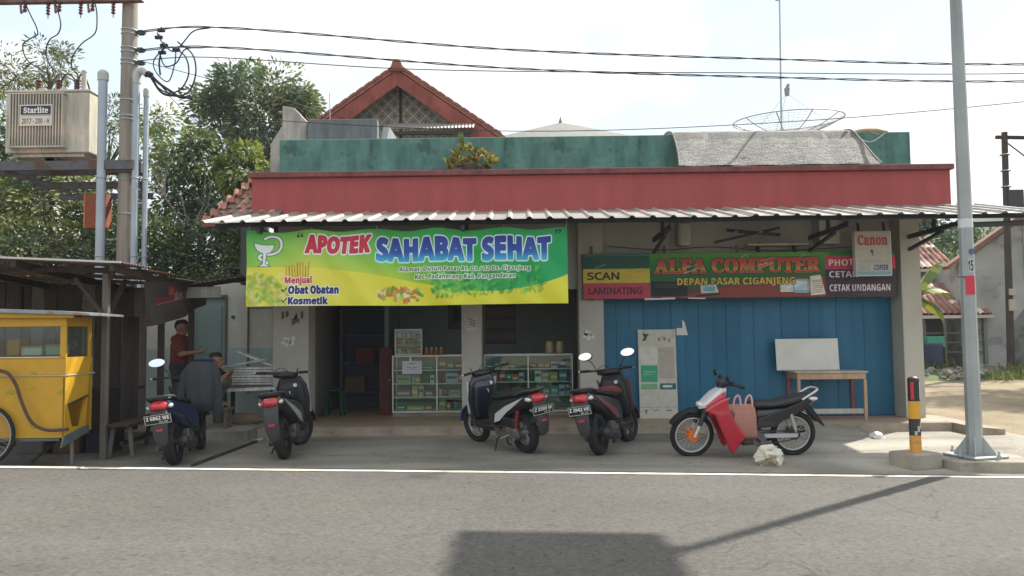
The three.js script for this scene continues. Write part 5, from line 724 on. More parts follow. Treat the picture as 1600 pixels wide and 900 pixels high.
  [['blue', [0.012, 0.02, 0.04], -5.75], ['brown', [0.12, 0.07, 0.04], -6.2], ['grey', [0.16, 0.16, 0.16], -6.7]].forEach(([q, c, x]) => { const o = thing('storage_crate', `dim ${q} storage crate under the stall counter`, 'crate', [x, 0, -11.05]); obj('crate_body', [bb(-0.18, 0.18, 0, 0.02, -0.14, 0.14), bb(-0.18, 0.18, 0.02, 0.3, 0.12, 0.14), bb(-0.18, 0.18, 0.02, 0.3, -0.14, -0.12), bb(-0.18, -0.16, 0.02, 0.3, -0.12, 0.12), bb(0.16, 0.18, 0.02, 0.3, -0.12, 0.12)], M(c, { r: 0.6 }), o); obj('rim', [bb(-0.2, 0.2, 0.301, 0.325, 0.13, 0.16), bb(-0.2, 0.2, 0.301, 0.325, -0.16, -0.13)], M(c, { r: 0.6 }), o); });
}
{ // yellow food cart
  const yel = M([0.56, 0.31, 0.02], { map: 'scuffed', s: 0.62, r: 0.55 }), yel2 = M([0.58, 0.32, 0.018], { map: 'paint', s: 0.8, r: 0.5 });
  const c = thing('food_cart', 'yellow wooden food cart with glass windows and one big wheel', 'cart', [-5.5, 0.045, -9.64], 0.02);
  const L = -1.9, F = 0, B = -0.68;
  obj('body_front', [rbb(L, -0.002, 0.32, 1.06, F - 0.03, F, 0.006), rbb(L, 0, 1.075, 1.27, F - 0.03, F + 0.002, 0.006)], yel, c);
  obj('belt_rail', [rbb(L, 0.012, 1.06, 1.075, F - 0.035, F + 0.012, 0.004), rbb(-0.03, 0.012, 1.0605, 1.0745, B, F - 0.036, 0.004)], K.woodPale, c);
  obj('body_end', [(() => { const P = (l) => l.map((q) => new THREE.Vector2(...q)), sh = new THREE.Shape(P([[0, 0.3], [0.24, 0.34], [0.48, 0.36], [0.56, 1.06], [0, 1.06]])); sh.holes.push(new THREE.Path(P([[0.06, 0.7], [0.1, 0.6], [0.16, 0.44], [0.36, 0.42], [0.42, 0.6], [0.49, 0.77]]))); return new THREE.ExtrudeGeometry(sh, { depth: 0.03, bevelEnabled: false }).rotateY(Math.PI / 2).translate(-0.03, 0, 0); })(), prism([[0, 1.076], [0.56, 1.076], [0.6, 1.27], [0, 1.27]], 0.03, 0.004).rotateY(Math.PI / 2).translate(-0.014, 0, 0)], yel2, c);
  obj('body_back', bb(L, -0.03, 0.34, 1.27, B, B + 0.03), yel2, c); obj('floor_board', bb(L, -0.03, 0.3, 0.33, B + 0.03, -0.031), K.woodDark, c);
  obj('window_frame', [rbb(L, 0.0, 1.27, 1.285, -0.03, 0.004, 0.004), rbb(L, 0, 1.66, 1.78, -0.03, 0.003, 0.006), rbb(-0.075, 0.0, 1.285, 1.66, -0.03, 0.002, 0.006), rbb(-0.92, -0.87, 1.285, 1.66, -0.03, 0.002, 0.006)], yel2, c);
  obj('window_frame', [rbb(-0.03, 0, 1.66, 1.775, -0.6, -0.031, 0.006), rbb(-0.03, -0.001, 1.285, 1.66, -0.6, -0.53, 0.006), rbb(-0.03, 0.001, 1.27, 1.284, -0.6, -0.031, 0.004)], yel2, c);
  obj('sill_trim', [bb(L, -0.075, 1.286, 1.296, 0.0045, 0.012)], K.whitePaint, c);
  obj('window_pane', bb(-0.868, -0.077, 1.29, 1.658, -0.018, -0.014), K.glass, c); obj('window_pane', bb(L, -0.922, 1.29, 1.658, -0.018, -0.014), K.glass, c); obj('window_pane', bb(-0.018, -0.014, 1.29, 1.658, -0.53, -0.032), K.glass, c);
  obj('roof_board', [prism([[L - 0.2, 1.93], [0.0, 1.845], [0.34, 1.81], [0.34, 1.785], [0.0, 1.8], [L - 0.2, 1.885]], 0.86, 0.004, -0.3)], M([0.3, 0.32, 0.33], { map: 'rust', s: 1.2, r: 0.5, m: 0.4 }), c);
  obj('fascia_board', [prism([[L, 1.78], [0.12, 1.76], [0.12, 1.79], [0.0, 1.8], [L, 1.875]], 0.03, 0.003, 0.06)], yel2, c);
  obj('inner_shelf', [bb(L + 0.1, -0.1, 1.28, 1.3, -0.6, -0.1)], K.woodDark, c);
  obj('lower_panel', [prism([[-0.1, 0.21], [0.36, 0.3], [0.52, 0.33], [0.52, 0.42], [0.3, 0.4], [-0.04, 0.34]], 0.02, 0.003).rotateY(Math.PI / 2).translate(0.012, 0, 0), bb(L + 0.2, -0.06, 0.285, 0.318, -0.03, 0.008)], M([0.1, 0.13, 0.125], { map: 'rust', s: 0.7, r: 0.7 }), c);
  obj('splintered_edge', [bar([0.006, 0.71, -0.05], [0.012, 0.79, -0.5], 0.02, 0.02)], K.woodDark, c);
  obj('push_handle', [tube([[-1.25, 1.1, 0.08], [-0.95, 1.13, 0.1], [-0.66, 1.12, 0.1], [-0.54, 0.98, 0.1], [-0.46, 0.76, 0.1], [-0.34, 0.52, 0.09], [-0.2, 0.43, 0.07], [0.06, 0.425, 0.03]], 0.02, 8, 60)], M([0.09, 0.055, 0.04], { map: 'rust', s: 0.3, r: 0.7 }), c);
  obj('prop_leg', [bar([0.02, 0.3, -0.12], [0.05, 0.0, -0.1], 0.03, 0.03, V(0, 0, 1))], K.woodGrey, c); obj('prop_leg', [bar([-0.28, 0.3, -0.45], [-0.5, 0.0, -0.2], 0.03, 0.03)], K.woodDark, c); obj('axle', cyl([-0.92, 0.37, -0.75], [-0.92, 0.37, 0.09], 0.02, 0.02, 8), K.steelDark, c);
  const wg = (n, geos, m) => { geos = [geos].flat(); geos.forEach((g) => g.translate(-0.92, 0.37, 0.06)); obj(n, geos, m, wh); }; const wh = new THREE.Group(); wh.name = 'wheel'; c.add(wh);
  wg('tyre', tyreG(0.37, 0.045), K.rubber); const sp = []; for (let i = 0; i < 32; i++) { const a = (i / 32) * 2 * Math.PI; sp.push(cyl([0.02 * Math.cos(a + 0.6), 0.02 * Math.sin(a + 0.6), i % 2 ? 0.025 : -0.025], [0.318 * Math.cos(a), 0.318 * Math.sin(a), 0], 0.0022, 0.0022, 4)); } const rg = new THREE.TorusGeometry(0.32, 0.012, 8, 48); wg('rim', [rg, cyl([0, 0, -0.035], [0, 0, 0.035], 0.025, 0.025, 12), ...sp], M([0.45, 0.45, 0.42], { r: 0.4, m: 0.7 }));
  [['white enamel tray', 'tray', [0.55, 0.53, 0.5], -0.55, 0.26, 0.1], ['orange printed carton', 'box', [0.5, 0.2, 0.06], -0.78, 0.16, 0.2], ['pale green plastic tub', 'tub', [0.25, 0.34, 0.25], -0.28, 0.2, 0.12]].forEach(([q, cat, col, x, w, h]) => { const o = thing('cart_' + cat, `${q} behind the food cart window`, cat, [-5.5 + x, 1.347, -9.94]); obj('container', [rb(w, h, 0.2, 0.02, 0, h / 2, 0)], M(col, { r: 0.5 }), o); obj('lid', rb(w + 0.01, 0.015, 0.21, 0.005, 0, h + 0.008, 0), M(col.map((v) => v * 0.8), { r: 0.5 }), o); });
}

// ---------------------------------------------------------------- people
function surface(bones, centre, half, res, k = 0.03, grow = 0) { // one skin around tapered bones [a, b, ra, rb]
  const mc = new MarchingCubes(res, new THREE.MeshStandardMaterial(), false, false, 120000), n = mc.size, f = mc.field, P = V(0, 0, 0), e = V(0, 0, 0), q = V(0, 0, 0);
  const B = bones.map(([a, b, ra, rb]) => [A3(a), A3(b).clone().sub(A3(a)), ra + grow, rb + grow]);
  for (let z = 0; z < n; z++) for (let y = 0; y < n; y++) for (let x = 0; x < n; x++) {
    P.set(((x - n / 2) / (n / 2)) * half + centre[0], ((y - n / 2) / (n / 2)) * half + centre[1], ((z - n / 2) / (n / 2)) * half + centre[2]);
    let d = 1e3; for (const [a, ab, ra, rb] of B) { e.subVectors(P, a); const t = clamp(e.dot(ab) / (ab.lengthSq() || 1e-9)); q.copy(ab).multiplyScalar(t); const s = e.sub(q).length() - lerp(ra, rb, t), h = Math.max(k - Math.abs(d - s), 0) / k; d = Math.min(d, s) - (h * h * k) / 4; }
    f[x + y * n + z * n * n] = -d;
  }
  mc.isolation = 0; mc.update(); const c = mc.count, g = new THREE.BufferGeometry(), p = new Float32Array(mc.positionArray.subarray(0, c * 3)); for (let i = 0; i < c; i++) for (let j = 0; j < 3; j++) p[i * 3 + j] = p[i * 3 + j] * half + centre[j];
  g.setAttribute('position', new THREE.BufferAttribute(p, 3)); const w = mergeVertices(g, 1e-4); w.computeVertexNormals(); return w;
}
const skin = M([0.3, 0.155, 0.095], { r: 0.6 }), hairM = M([0.012, 0.01, 0.009], { r: 0.6 });
function handBones(wr, dir, side, curl = 0.35) { // five unequal fingers and a thumb off the side of the palm
  const d = A3(dir).clone().normalize(), s = A3(side).clone().normalize(), u = V(0, 0, 0).crossVectors(d, s).normalize(), w = A3(wr), out = [], palm = w.clone().addScaledVector(d, 0.085);
  out.push([w, palm, 0.024, 0.03]); for (const o of [-0.024, 0.024]) out.push([w.clone().addScaledVector(s, o * 0.6), palm.clone().addScaledVector(s, o), 0.018, 0.015]);
  [[-0.033, 0.06], [-0.011, 0.075], [0.011, 0.07], [0.033, 0.055]].forEach(([o, l]) => { const a = palm.clone().addScaledVector(s, o), b = a.clone().addScaledVector(d, l * 0.55).addScaledVector(u, -l * curl * 0.3), c = b.clone().addScaledVector(d, l * 0.45).addScaledVector(u, -l * curl); out.push([a, b, 0.0095, 0.009], [b, c, 0.009, 0.0075]); });
  const t0 = w.clone().addScaledVector(d, 0.03).addScaledVector(s, -0.03), t1 = t0.clone().addScaledVector(d, 0.03).addScaledVector(s, -0.03), t2 = t1.clone().addScaledVector(d, 0.03).addScaledVector(s, -0.008); out.push([t0, t1, 0.012, 0.0105], [t1, t2, 0.0105, 0.009]); return out;
}
function person(label, pos, turn, J, cloth) { // joints facing +x; z is the person's right
  const o = thing('person', label, 'person', pos, turn), hd = A3(J.head), face = V(J.look?.[0] ?? 1, J.look?.[1] ?? 0, 0).normalize();
  const head = [[hd.clone().add(V(-0.012, 0.03, 0)), hd.clone().add(V(0.012, 0.035, 0)), 0.088, 0.082], [hd.clone().add(V(0.035, -0.02, 0)), hd.clone().add(V(0.045, -0.075, 0)), 0.06, 0.04], [hd.clone().add(V(0.09, 0.005, 0)), hd.clone().add(V(0.107, -0.018, 0)), 0.012, 0.014], [hd.clone().add(V(0.075, -0.055, -0.02)), hd.clone().add(V(0.075, -0.055, 0.02)), 0.014, 0.014], [hd.clone().add(V(-0.005, 0.01, 0.085)), hd.clone().add(V(-0.01, -0.02, 0.087)), 0.017, 0.013], [hd.clone().add(V(-0.005, 0.01, -0.085)), hd.clone().add(V(-0.01, -0.02, -0.087)), 0.017, 0.013]];
  const neck = [A3(J.neck), hd.clone().add(V(-0.015, -0.06, 0)), 0.058, 0.052];
  const torso = [[J.hipC, J.chest, 0.135, 0.135], [A3(J.chest).clone().add(V(0, 0.06, -0.09)), A3(J.chest).clone().add(V(0, 0.06, 0.09)), 0.085, 0.085], [J.chest, J.neck, 0.11, 0.06]];
  const arms = [], legs = [], upper = [], hands = [];
  for (const s of ['L', 'R']) { arms.push([J['sh' + s], J['el' + s], 0.055, 0.042], [J['el' + s], J['wr' + s], 0.042, 0.028]); upper.push([J['sh' + s], A3(J['sh' + s]).clone().lerp(A3(J['el' + s]), 0.75), 0.06, 0.056]); legs.push([J['hip' + s], J['kn' + s], 0.09, 0.06], [J['kn' + s], J['an' + s], 0.06, 0.04], [J['an' + s], A3(J['an' + s]).clone().add(V(0.16, -0.045, 0)), 0.042, 0.03]); hands.push(...handBones(J['wr' + s], A3(J['wr' + s]).clone().sub(A3(J['el' + s])), [0, 0, 1])); }
  const c = J.box;
  const fine = (b, at, h) => surface(b, at, h, 56, 0.02);
  const hg = surface([...head, neck], [hd.x, hd.y - 0.02, hd.z], 0.2, 72, 0.025), handR = fine(hands.slice(0, hands.length / 2), [A3(J.wrL).x + 0.04, A3(J.wrL).y, A3(J.wrL).z], 0.17), handL = fine(hands.slice(hands.length / 2), [A3(J.wrR).x + 0.04, A3(J.wrR).y, A3(J.wrR).z], 0.17);
  obj('body', [surface([...torso, ...arms, ...legs, neck], c.at, c.half, 84, 0.05), hg, handR, handL], skin, o);
  obj('shirt', surface([...torso, ...upper], c.at, c.half, 84, 0.06, 0.014), cloth.shirt, o);
  obj('trousers', surface([[J.hipC, A3(J.hipC).clone().add(V(0, 0.04, 0)), 0.14, 0.135], ...legs.filter((_, i) => i % 3 !== 2)], c.at, c.half, 84, 0.05, 0.018), cloth.trousers, o);
  obj('hair', surface([[hd.clone().add(V(-0.03, 0.06, 0)), hd.clone().add(V(0.02, 0.075, 0)), 0.082, 0.07], [hd.clone().add(V(-0.05, 0.02, 0)), hd.clone().add(V(-0.045, -0.03, 0)), 0.065, 0.045]], [hd.x, hd.y + 0.03, hd.z], 0.18, 52, 0.03), hairM, o);
  for (const s of [-1, 1]) obj('eye', [sph(hd.x + 0.087, hd.y + 0.018, s * 0.032 + hd.z, 0.011)], M([0.02, 0.015, 0.012], { r: 0.2 }), o);
  return o;
}
person('person in a dark red T-shirt standing by the stall, one arm reaching out', [-5.47, 0.15, -12.8], 0.05, { hipC: [0, 0.92, 0], chest: [0.01, 1.24, 0], neck: [0, 1.42, 0], head: [0.03, 1.55, 0], shL: [0, 1.37, -0.18], elL: [0.02, 1.1, -0.22], wrL: [0.16, 0.95, -0.2], shR: [0, 1.37, 0.18], elR: [0.1, 1.14, 0.22], wrR: [0.32, 1.17, 0.17], hipL: [0, 0.88, -0.09], knL: [0.02, 0.48, -0.1], anL: [0, 0.09, -0.1], hipR: [0, 0.88, 0.09], knR: [0.02, 0.48, 0.1], anR: [-0.02, 0.09, 0.1], box: { at: [0.1, 0.78, 0], half: 0.84 } }, { shirt: M([0.17, 0.03, 0.025], { map: 'cloth', s: 0.4, r: 0.9 }), trousers: M([0.03, 0.03, 0.035], { map: 'cloth', s: 0.4, r: 0.9 }) });
{
  const b = thing('low_bench', 'low wooden bench behind the blue scooter, under the squatting person', 'bench', [-4.85, 0.15, -12.42]); obj('seat', rb(0.7, 0.04, 0.3, 0.008, 0, 0.29, 0), K.woodGrey, b); for (const [x, z] of [[-0.3, 0.1], [0.3, 0.1], [-0.3, -0.1], [0.3, -0.1]]) obj('leg', rbb(x - 0.025, x + 0.025, 0, 0.269, z - 0.025, z + 0.025, 0.005), K.woodGrey, b);
  person('person in dark clothes squatting on a low bench behind the blue scooter', [-4.84, 0.465, -12.42], 0, { hipC: [-0.1, 0.26, 0], chest: [-0.02, 0.48, 0], neck: [0.05, 0.62, 0], head: [0.1, 0.71, 0], shL: [0.02, 0.57, -0.17], elL: [0.22, 0.42, -0.17], wrL: [0.3, 0.5, -0.06], shR: [0.02, 0.57, 0.17], elR: [0.22, 0.42, 0.17], wrR: [0.28, 0.5, 0.06], hipL: [-0.1, 0.22, -0.09], knL: [0.22, 0.4, -0.12], anL: [0.08, 0.08, -0.1], hipR: [-0.1, 0.22, 0.09], knR: [0.22, 0.4, 0.12], anR: [0.08, 0.08, 0.1], box: { at: [0.05, 0.4, 0], half: 0.5 } }, { shirt: M([0.02, 0.02, 0.025], { map: 'cloth', s: 0.4, r: 0.9 }), trousers: M([0.12, 0.1, 0.07], { map: 'cloth', s: 0.4, r: 0.9 }) });
}

// ---------------------------------------------------------------- utility pole with transformer, conduits and cables
{
  const px = -6.6, pz = -13.25;
  const p = thing('utility_pole', 'thick concrete utility pole rising behind the stall', 'pole', [px, 0, pz]);
  obj('shaft', [cyl([0, -0.3, 0], [0.02, 9.4, 0], 0.155, 0.112, 24)], M([0.3, 0.27, 0.23], { map: 'weather', s: 1.3, sy: 3, r: 0.95, bump: 'fine', bs: 0.5, bd: 0.004 }), p);
  for (const [y, t] of [[6.76, 0], [6.69, 0], [6.45, 0], [6.38, 0], [6.24, 0], [6.17, 0], [5.55, 0], [5.28, 1], [5.22, 1], [4.2, 0], [3.62, 0]]) obj('strap_band', [(() => { const g = new THREE.TorusGeometry(0.128 + (6.7 - y) * 0.005, 0.011, 6, 26); g.rotateX(Math.PI / 2); g.rotateZ(-0.06); g.translate(0.015, y, 0); return g; })()], K.steel, p);
  for (const y of [6.72, 6.42, 6.2]) obj('dead_end_clamp', [bar([0.13, y, 0.02], [0.3, y - 0.02, 0.04], 0.04, 0.05), rb(0.09, 0.08, 0.07, 0.01, 0.22, y - 0.01, 0.03)], K.steelDark, p);
  const a = thing('cross_arm', 'brown steel cross-arm with hanging fuse insulators on the utility pole', 'cross-arm', [px, 7.18, pz + 0.18]);
  obj('channel_beam', [bb(-3.0, 0.32, 0.06, 0.18, -0.05, -0.03), bb(-3.0, 0.32, 0.0, 0.02, -0.05, 0.06), bb(-3.0, 0.32, 0.18, 0.2, -0.05, 0.06), bb(-3.0, 0.32, 0.02, 0.18, 0.045, 0.06)], M([0.16, 0.1, 0.085], { map: 'rust', s: 0.8, r: 0.7 }), a);
  const ins = (x, y, z, n, r, h, m) => { const prof = [[0.0, 0]]; for (let i = 0; i < n; i++) { const b = (i / n) * h; prof.push([r * 0.5, b], [r, b + h / n * 0.3], [r, b + h / n * 0.5], [r * 0.5, b + h / n * 0.9]); } prof.push([0, h]); return lathe(prof, 14).translate(x, y, z); };
  const brown = M([0.12, 0.035, 0.03], { r: 0.3, clearcoat: 0.5 });
  for (const x of [-0.18, -0.73, -1.28]) obj('surge_arrester', [ins(x, -0.2, 0, 4, 0.035, 0.2), cyl([x, -0.26, 0], [x, -0.2, 0], 0.008, 0.008, 6)], brown, a);
  for (const x of [-0.52, -1.08, -1.66]) obj('fuse_cutout', [ins(x, -0.14, 0.02, 3, 0.035, 0.15), rb(0.03, 0.2, 0.03, 0.005, x - 0.07, -0.08, 0.02, 0, 0, 0.1), bar([x - 0.08, -0.15, 0.02], [x + 0.03, -0.14, 0.02], 0.02, 0.025)], brown, a);

  const tx = -7.83, tz = -13.15, beige = M([0.5, 0.47, 0.39], { map: 'weather', s: 1.6, sy: 1.8, r: 0.6 });
  const t = thing('transformer', 'large beige ribbed transformer tank on the pole platform', 'transformer', [tx, 4.63, tz]);
  obj('tank', [rbb(-0.7, 0.7, 0.0, 1.02, -0.42, 0.12, 0.02), rbb(-0.72, 0.72, 1.021, 1.06, -0.44, 0.14, 0.01)], beige, t);
  obj('base_flange', [rbb(-0.6, 0.6, -0.06, -0.001, -0.35, 0.06, 0.01)], beige, t);
  obj('radiator_fins', range(0, 1, 18).map((u) => rb(0.018, 0.86, 0.11, 0.004, lerp(-0.56, 0.3, u), 0.53, 0.175, 0, 0, 0, 1)), beige, t).userData.kind = 'stuff';
  obj('fin_frame', [rbb(-0.6, 0.34, 0.07, 0.1, 0.121, 0.225, 0.005), rbb(-0.6, 0.34, 0.962, 0.985, 0.121, 0.225, 0.005)], beige, t);
  for (const x of [-0.4, 0.1, 0.45]) obj('skid_foot', prism([[-0.06, -0.14], [0.14, -0.14], [0.04, 0.0], [-0.1, 0.0]], 0.3, 0.01, -0.1), beige, t);
  const lt = canvasTex(512, 340, (g, W, H) => { g.fillStyle = '#d9d3c3'; g.fillRect(0, 0, W, H); g.fillStyle = '#1d2440'; g.fillRect(14, 14, W - 28, 148); fitText(g, 'Starlite', 60, 36, W - 120, 96, { font: 'serif', fill: '#eceae2', heavy: 4 }); g.fillStyle = '#55565c'; for (let i = 0; i < 20; i++) g.fillRect(20 + i * 24, 172, 16, 12); fitText(g, '2017 - 200 - H', 36, 220, W - 72, 90, { fill: '#3a3a38' }); });
  const lp = obj('rating_label', rb(0.54, 0.355, 0.012, 0.003, -0.12, 0.6, 0.236), K.alu, t); obj('label_print', new THREE.PlaneGeometry(0.53, 0.345).translate(-0.12, 0.6, 0.2435), printed(lt, { r: 0.4 }), lp, true);
  for (const x of [-0.3, 0.04, 0.36]) { const b = obj('bushing', [ins(x, 1.06, -0.12, 5, 0.055, 0.26), cyl([x, 1.32, -0.12], [x, 1.4, -0.12], 0.012, 0.012, 6)], brown, t); obj('bushing_collar', cyl([x, 1.06, -0.12], [x, 1.085, -0.12], 0.07, 0.07, 14), beige, b); }
  obj('filler_pipe', [cyl([0.56, 1.06, 0.04], [0.56, 1.38, 0.04], 0.045, 0.04, 14), cyl([0.56, 1.38, 0.04], [0.56, 1.4, 0.04], 0.048, 0.044, 14)], beige, t);
  obj('lifting_lug', [prism([[0, 0], [0.16, 0], [0.12, 0.05], [0.02, 0.05]], 0.02).translate(-0.2, 1.061, 0.06)], beige, t); obj('lifting_lug', [prism([[0, 0], [0.16, 0], [0.12, 0.05], [0.02, 0.05]], 0.02).translate(0.16, 1.061, 0.06)], beige, t);
  obj('lead_wire', tube([[-0.3, 1.4, -0.12], [-0.44, 1.48, -0.1], [-0.62, 1.62, 0], [-0.66, 1.86, 0.05], [-0.52, 1.95, 0.08], [-0.4, 2.02, 0.08], [-0.42, 2.14, 0.08], [-0.5, 2.32, 0.1], [-0.62, 2.62, 0.16]].map(([x, y, z]) => [x + 0.18, y, z]), 0.011, 6, 60), K.cable, t);
  obj('lead_wire', tube([[0.04, 1.4, -0.12], [-0.12, 1.58, -0.1], [-0.15, 1.78, -0.05], [-0.02, 1.95, 0.05], [0.12, 2.02, 0.08], [0.18, 2.15, 0.1], [0.15, 2.36, 0.12], [0.08, 2.62, 0.16]], 0.011, 6, 60), K.cable, t);
  obj('lead_wire', tube([[0.36, 1.4, -0.12], [0.28, 1.5, -0.08], [0.32, 1.66, -0.02], [0.52, 1.86, 0.06], [0.76, 2.02, 0.1], [0.8, 2.24, 0.12], [0.78, 2.48, 0.14], [0.72, 2.62, 0.16]], 0.011, 6, 60), K.cable, t);
  obj('jumper_loop', tube([[0.1, 1.06, -0.05], [0.12, 1.3, -0.05], [0.2, 1.38, -0.05], [0.32, 1.3, -0.05], [0.34, 1.06, -0.05]].map(([x, y, z]) => [x + 0.02, y, z]), 0.013, 6, 30), K.cable, t); obj('jumper_loop', tube([[0.44, 1.06, -0.02], [0.44, 1.3, -0.02], [0.5, 1.38, -0.02], [0.56, 1.28, -0.02], [0.6, 1.06, -0.1]], 0.013, 6, 30), K.cable, t);

  const pf = thing('transformer_platform', 'dark steel platform beams carrying the transformer', 'platform', [px, 0, pz]), dk = M([0.11, 0.115, 0.125], { map: 'rust', s: 0.9, r: 0.65, m: 0.3 });
  const chan = (x0, x1, y0, y1, z) => [bb(x0, x1, y0, y1, z - 0.012, z), bb(x0, x1, y1 - 0.012, y1, z - 0.07, z - 0.0121), bb(x0, x1, y0, y0 + 0.012, z - 0.07, z - 0.0121)];
  obj('front_beam', chan(-3.2, 0.22, 4.34, 4.49, 0.24), dk, pf); obj('rear_beam', chan(-3.2, 0.22, 4.34, 4.49, -0.2), dk, pf);
  obj('lower_beam', chan(-1.75, 0.2, 4.13, 4.25, -0.35), dk, pf); obj('lower_beam', chan(-1.45, 0.2, 3.98, 4.08, -0.55), dk, pf);
  obj('diagonal_brace', bar([-2.0, 4.36, 0.1], [-1.2, 4.1, -0.45], 0.06, 0.08), dk, pf); obj('clamp_plate', [rb(0.5, 0.2, 0.36, 0.02, 0.02, 4.4, 0)], dk, pf);

  const cg = M([0.36, 0.42, 0.47], { map: 'paint', s: 0.8, r: 0.5, m: 0.2 });
  for (const [q, x, z, r, top] of [['wide blue-grey conduit on the transformer side of the utility pole', -6.92, -13.05, 0.072, 5.94], ['blue-grey conduit on the shop side of the utility pole', -6.38, -13.1, 0.055, 5.9], ['thin outer conduit on the shop side of the utility pole', -6.26, -13.2, 0.042, 5.7]]) {
    const c = thing('cable_conduit', q, 'conduit', [x, 0, z], 0, 'conduits on the utility pole'); obj('pipe', cyl([0, 0, 0], [0, top, 0], r, r, 16), cg, c); obj('weather_cap', [sph(0, top + 0.01, 0, r * 1.22, 1, 0.85, 1), cyl([0, top - 0.1, 0], [0, top + 0.01, 0], r * 1.2, r * 1.22, 16)], M([0.44, 0.47, 0.45], { r: 0.6 }), c); for (const y of [4.2, 2.9]) obj('pipe_clamp', new THREE.TorusGeometry(r + 0.004, 0.01, 6, 20).rotateX(Math.PI / 2).translate(0, y, 0), K.steel, c);
  }
  { const g = thing('conduit_elbow', 'pale gooseneck fitting with dark cables at the conduit top', 'fitting', [-6.32, 5.9, -13.1]); obj('elbow', [tube([[-0.06, -0.05, 0], [-0.04, 0.08, 0], [0.05, 0.11, 0.01], [0.13, 0.05, 0.02]], 0.065, 12, 20)], M([0.46, 0.48, 0.45], { r: 0.6 }), g); obj('elbow_mouth', cyl([0.13, 0.06, 0.02], [0.2, 0.02, 0.03], 0.055, 0.05, 12), K.black, g); }
  const bx = thing('rusty_box', 'rusty orange metal box hanging between the utility pole and the trees', 'box', [-7.12, 3.4, -13.35]); obj('box_body', rb(0.36, 0.58, 0.2, 0.01, 0, 0.29, 0), M([0.25, 0.075, 0.04], { map: 'rust', s: 0.5, r: 0.8 }), bx); obj('box_edge', [rbb(-0.19, -0.16, 0, 0.58, 0.1001, 0.112, 0.004)], M([0.42, 0.17, 0.07], { r: 0.8 }), bx); obj('hanger', bar([0, 0.58, 0], [0.05, 0.75, 0], 0.02, 0.02), K.steelDark, bx);

  // the tangle of service cables beside the pole
  const R = rng(17);
  const wires = [
    ['thick black cable bundle looping from the conduit elbow', 0.026, [[-6.12, 5.92, -13.07], [-5.95, 5.76, -13.0], [-5.75, 5.62, -12.98], [-5.58, 5.52, -13.0], [-5.45, 5.56, -13.05]]],
    ['second thick black cable swinging from the conduit elbow', 0.022, [[-6.13, 5.9, -13.06], [-5.9, 5.6, -13.02], [-5.65, 5.55, -13.0], [-5.4, 5.5, -13.0]]],
    ['large outer cable loop hanging beside the utility pole', 0.013, [[-5.7, 6.5, -13.1], [-5.42, 6.25, -13.05], [-5.36, 5.9, -13.02], [-5.48, 5.6, -13.0], [-5.72, 5.55, -13.0], [-5.95, 5.75, -13.03], [-6.1, 5.92, -13.06]]],
    ['inner cable loop hanging beside the utility pole', 0.012, [[-5.8, 6.42, -13.1], [-5.52, 6.2, -13.0], [-5.46, 5.9, -12.98], [-5.6, 5.66, -13.0], [-5.8, 5.6, -13.0], [-6.0, 5.72, -13.0], [-6.12, 5.9, -13.05]]],
    ['narrow cable loop hanging closest to the utility pole', 0.01, [[-5.86, 6.45, -13.1], [-6.05, 6.15, -13.0], [-6.0, 5.95, -12.97], [-5.8, 5.78, -12.97], [-5.7, 6.1, -13.0], [-5.72, 6.4, -13.08]]],
    ['cable rising from the tangle to the upper line', 0.011, [[-6.05, 6.66, -13.1], [-5.92, 6.45, -13.05], [-5.72, 6.3, -13.0], [-5.6, 6.45, -13.05], [-5.45, 6.7, -13.15], [-5.2, 6.77, -13.2]]],
    ['cable rising from the tangle to the lower line', 0.011, [[-6.0, 6.32, -13.08], [-5.85, 6.05, -13.0], [-5.68, 6.1, -13.0], [-5.55, 6.35, -13.05], [-5.3, 6.43, -13.2]]],
    ['short vertical cable with clamps inside the tangle', 0.016, [[-5.98, 6.34, -13.1], [-5.96, 6.1, -13.0], [-5.93, 5.9, -12.98]]],
  ];
  wires.forEach(([q, r, pts]) => tag(obj('service_cable', tube(pts, r, 6, 50), K.cable), q, 'cable', 'cables tangled at the utility pole'));
  [[-5.98, 6.7], [-6.02, 6.58], [-5.93, 6.44], [-5.72, 6.36], [-5.96, 6.32]].forEach(([x, y], i) => { const c = thing('cable_connector', `black cable connector in the tangle, ${['topmost', 'second from top', 'third from top', 'fourth from top', 'lowest'][i]} of five`, 'connector', [x, y, -13.1], 0, 'connectors in the cable tangle'); obj('connector_body', rb(0.13, 0.06, 0.05, 0.015), K.cable, c); obj('connector_bolt', cyl([0, 0.03, 0], [0, 0.055, 0], 0.014, 0.014, 8), K.steelDark, c); });
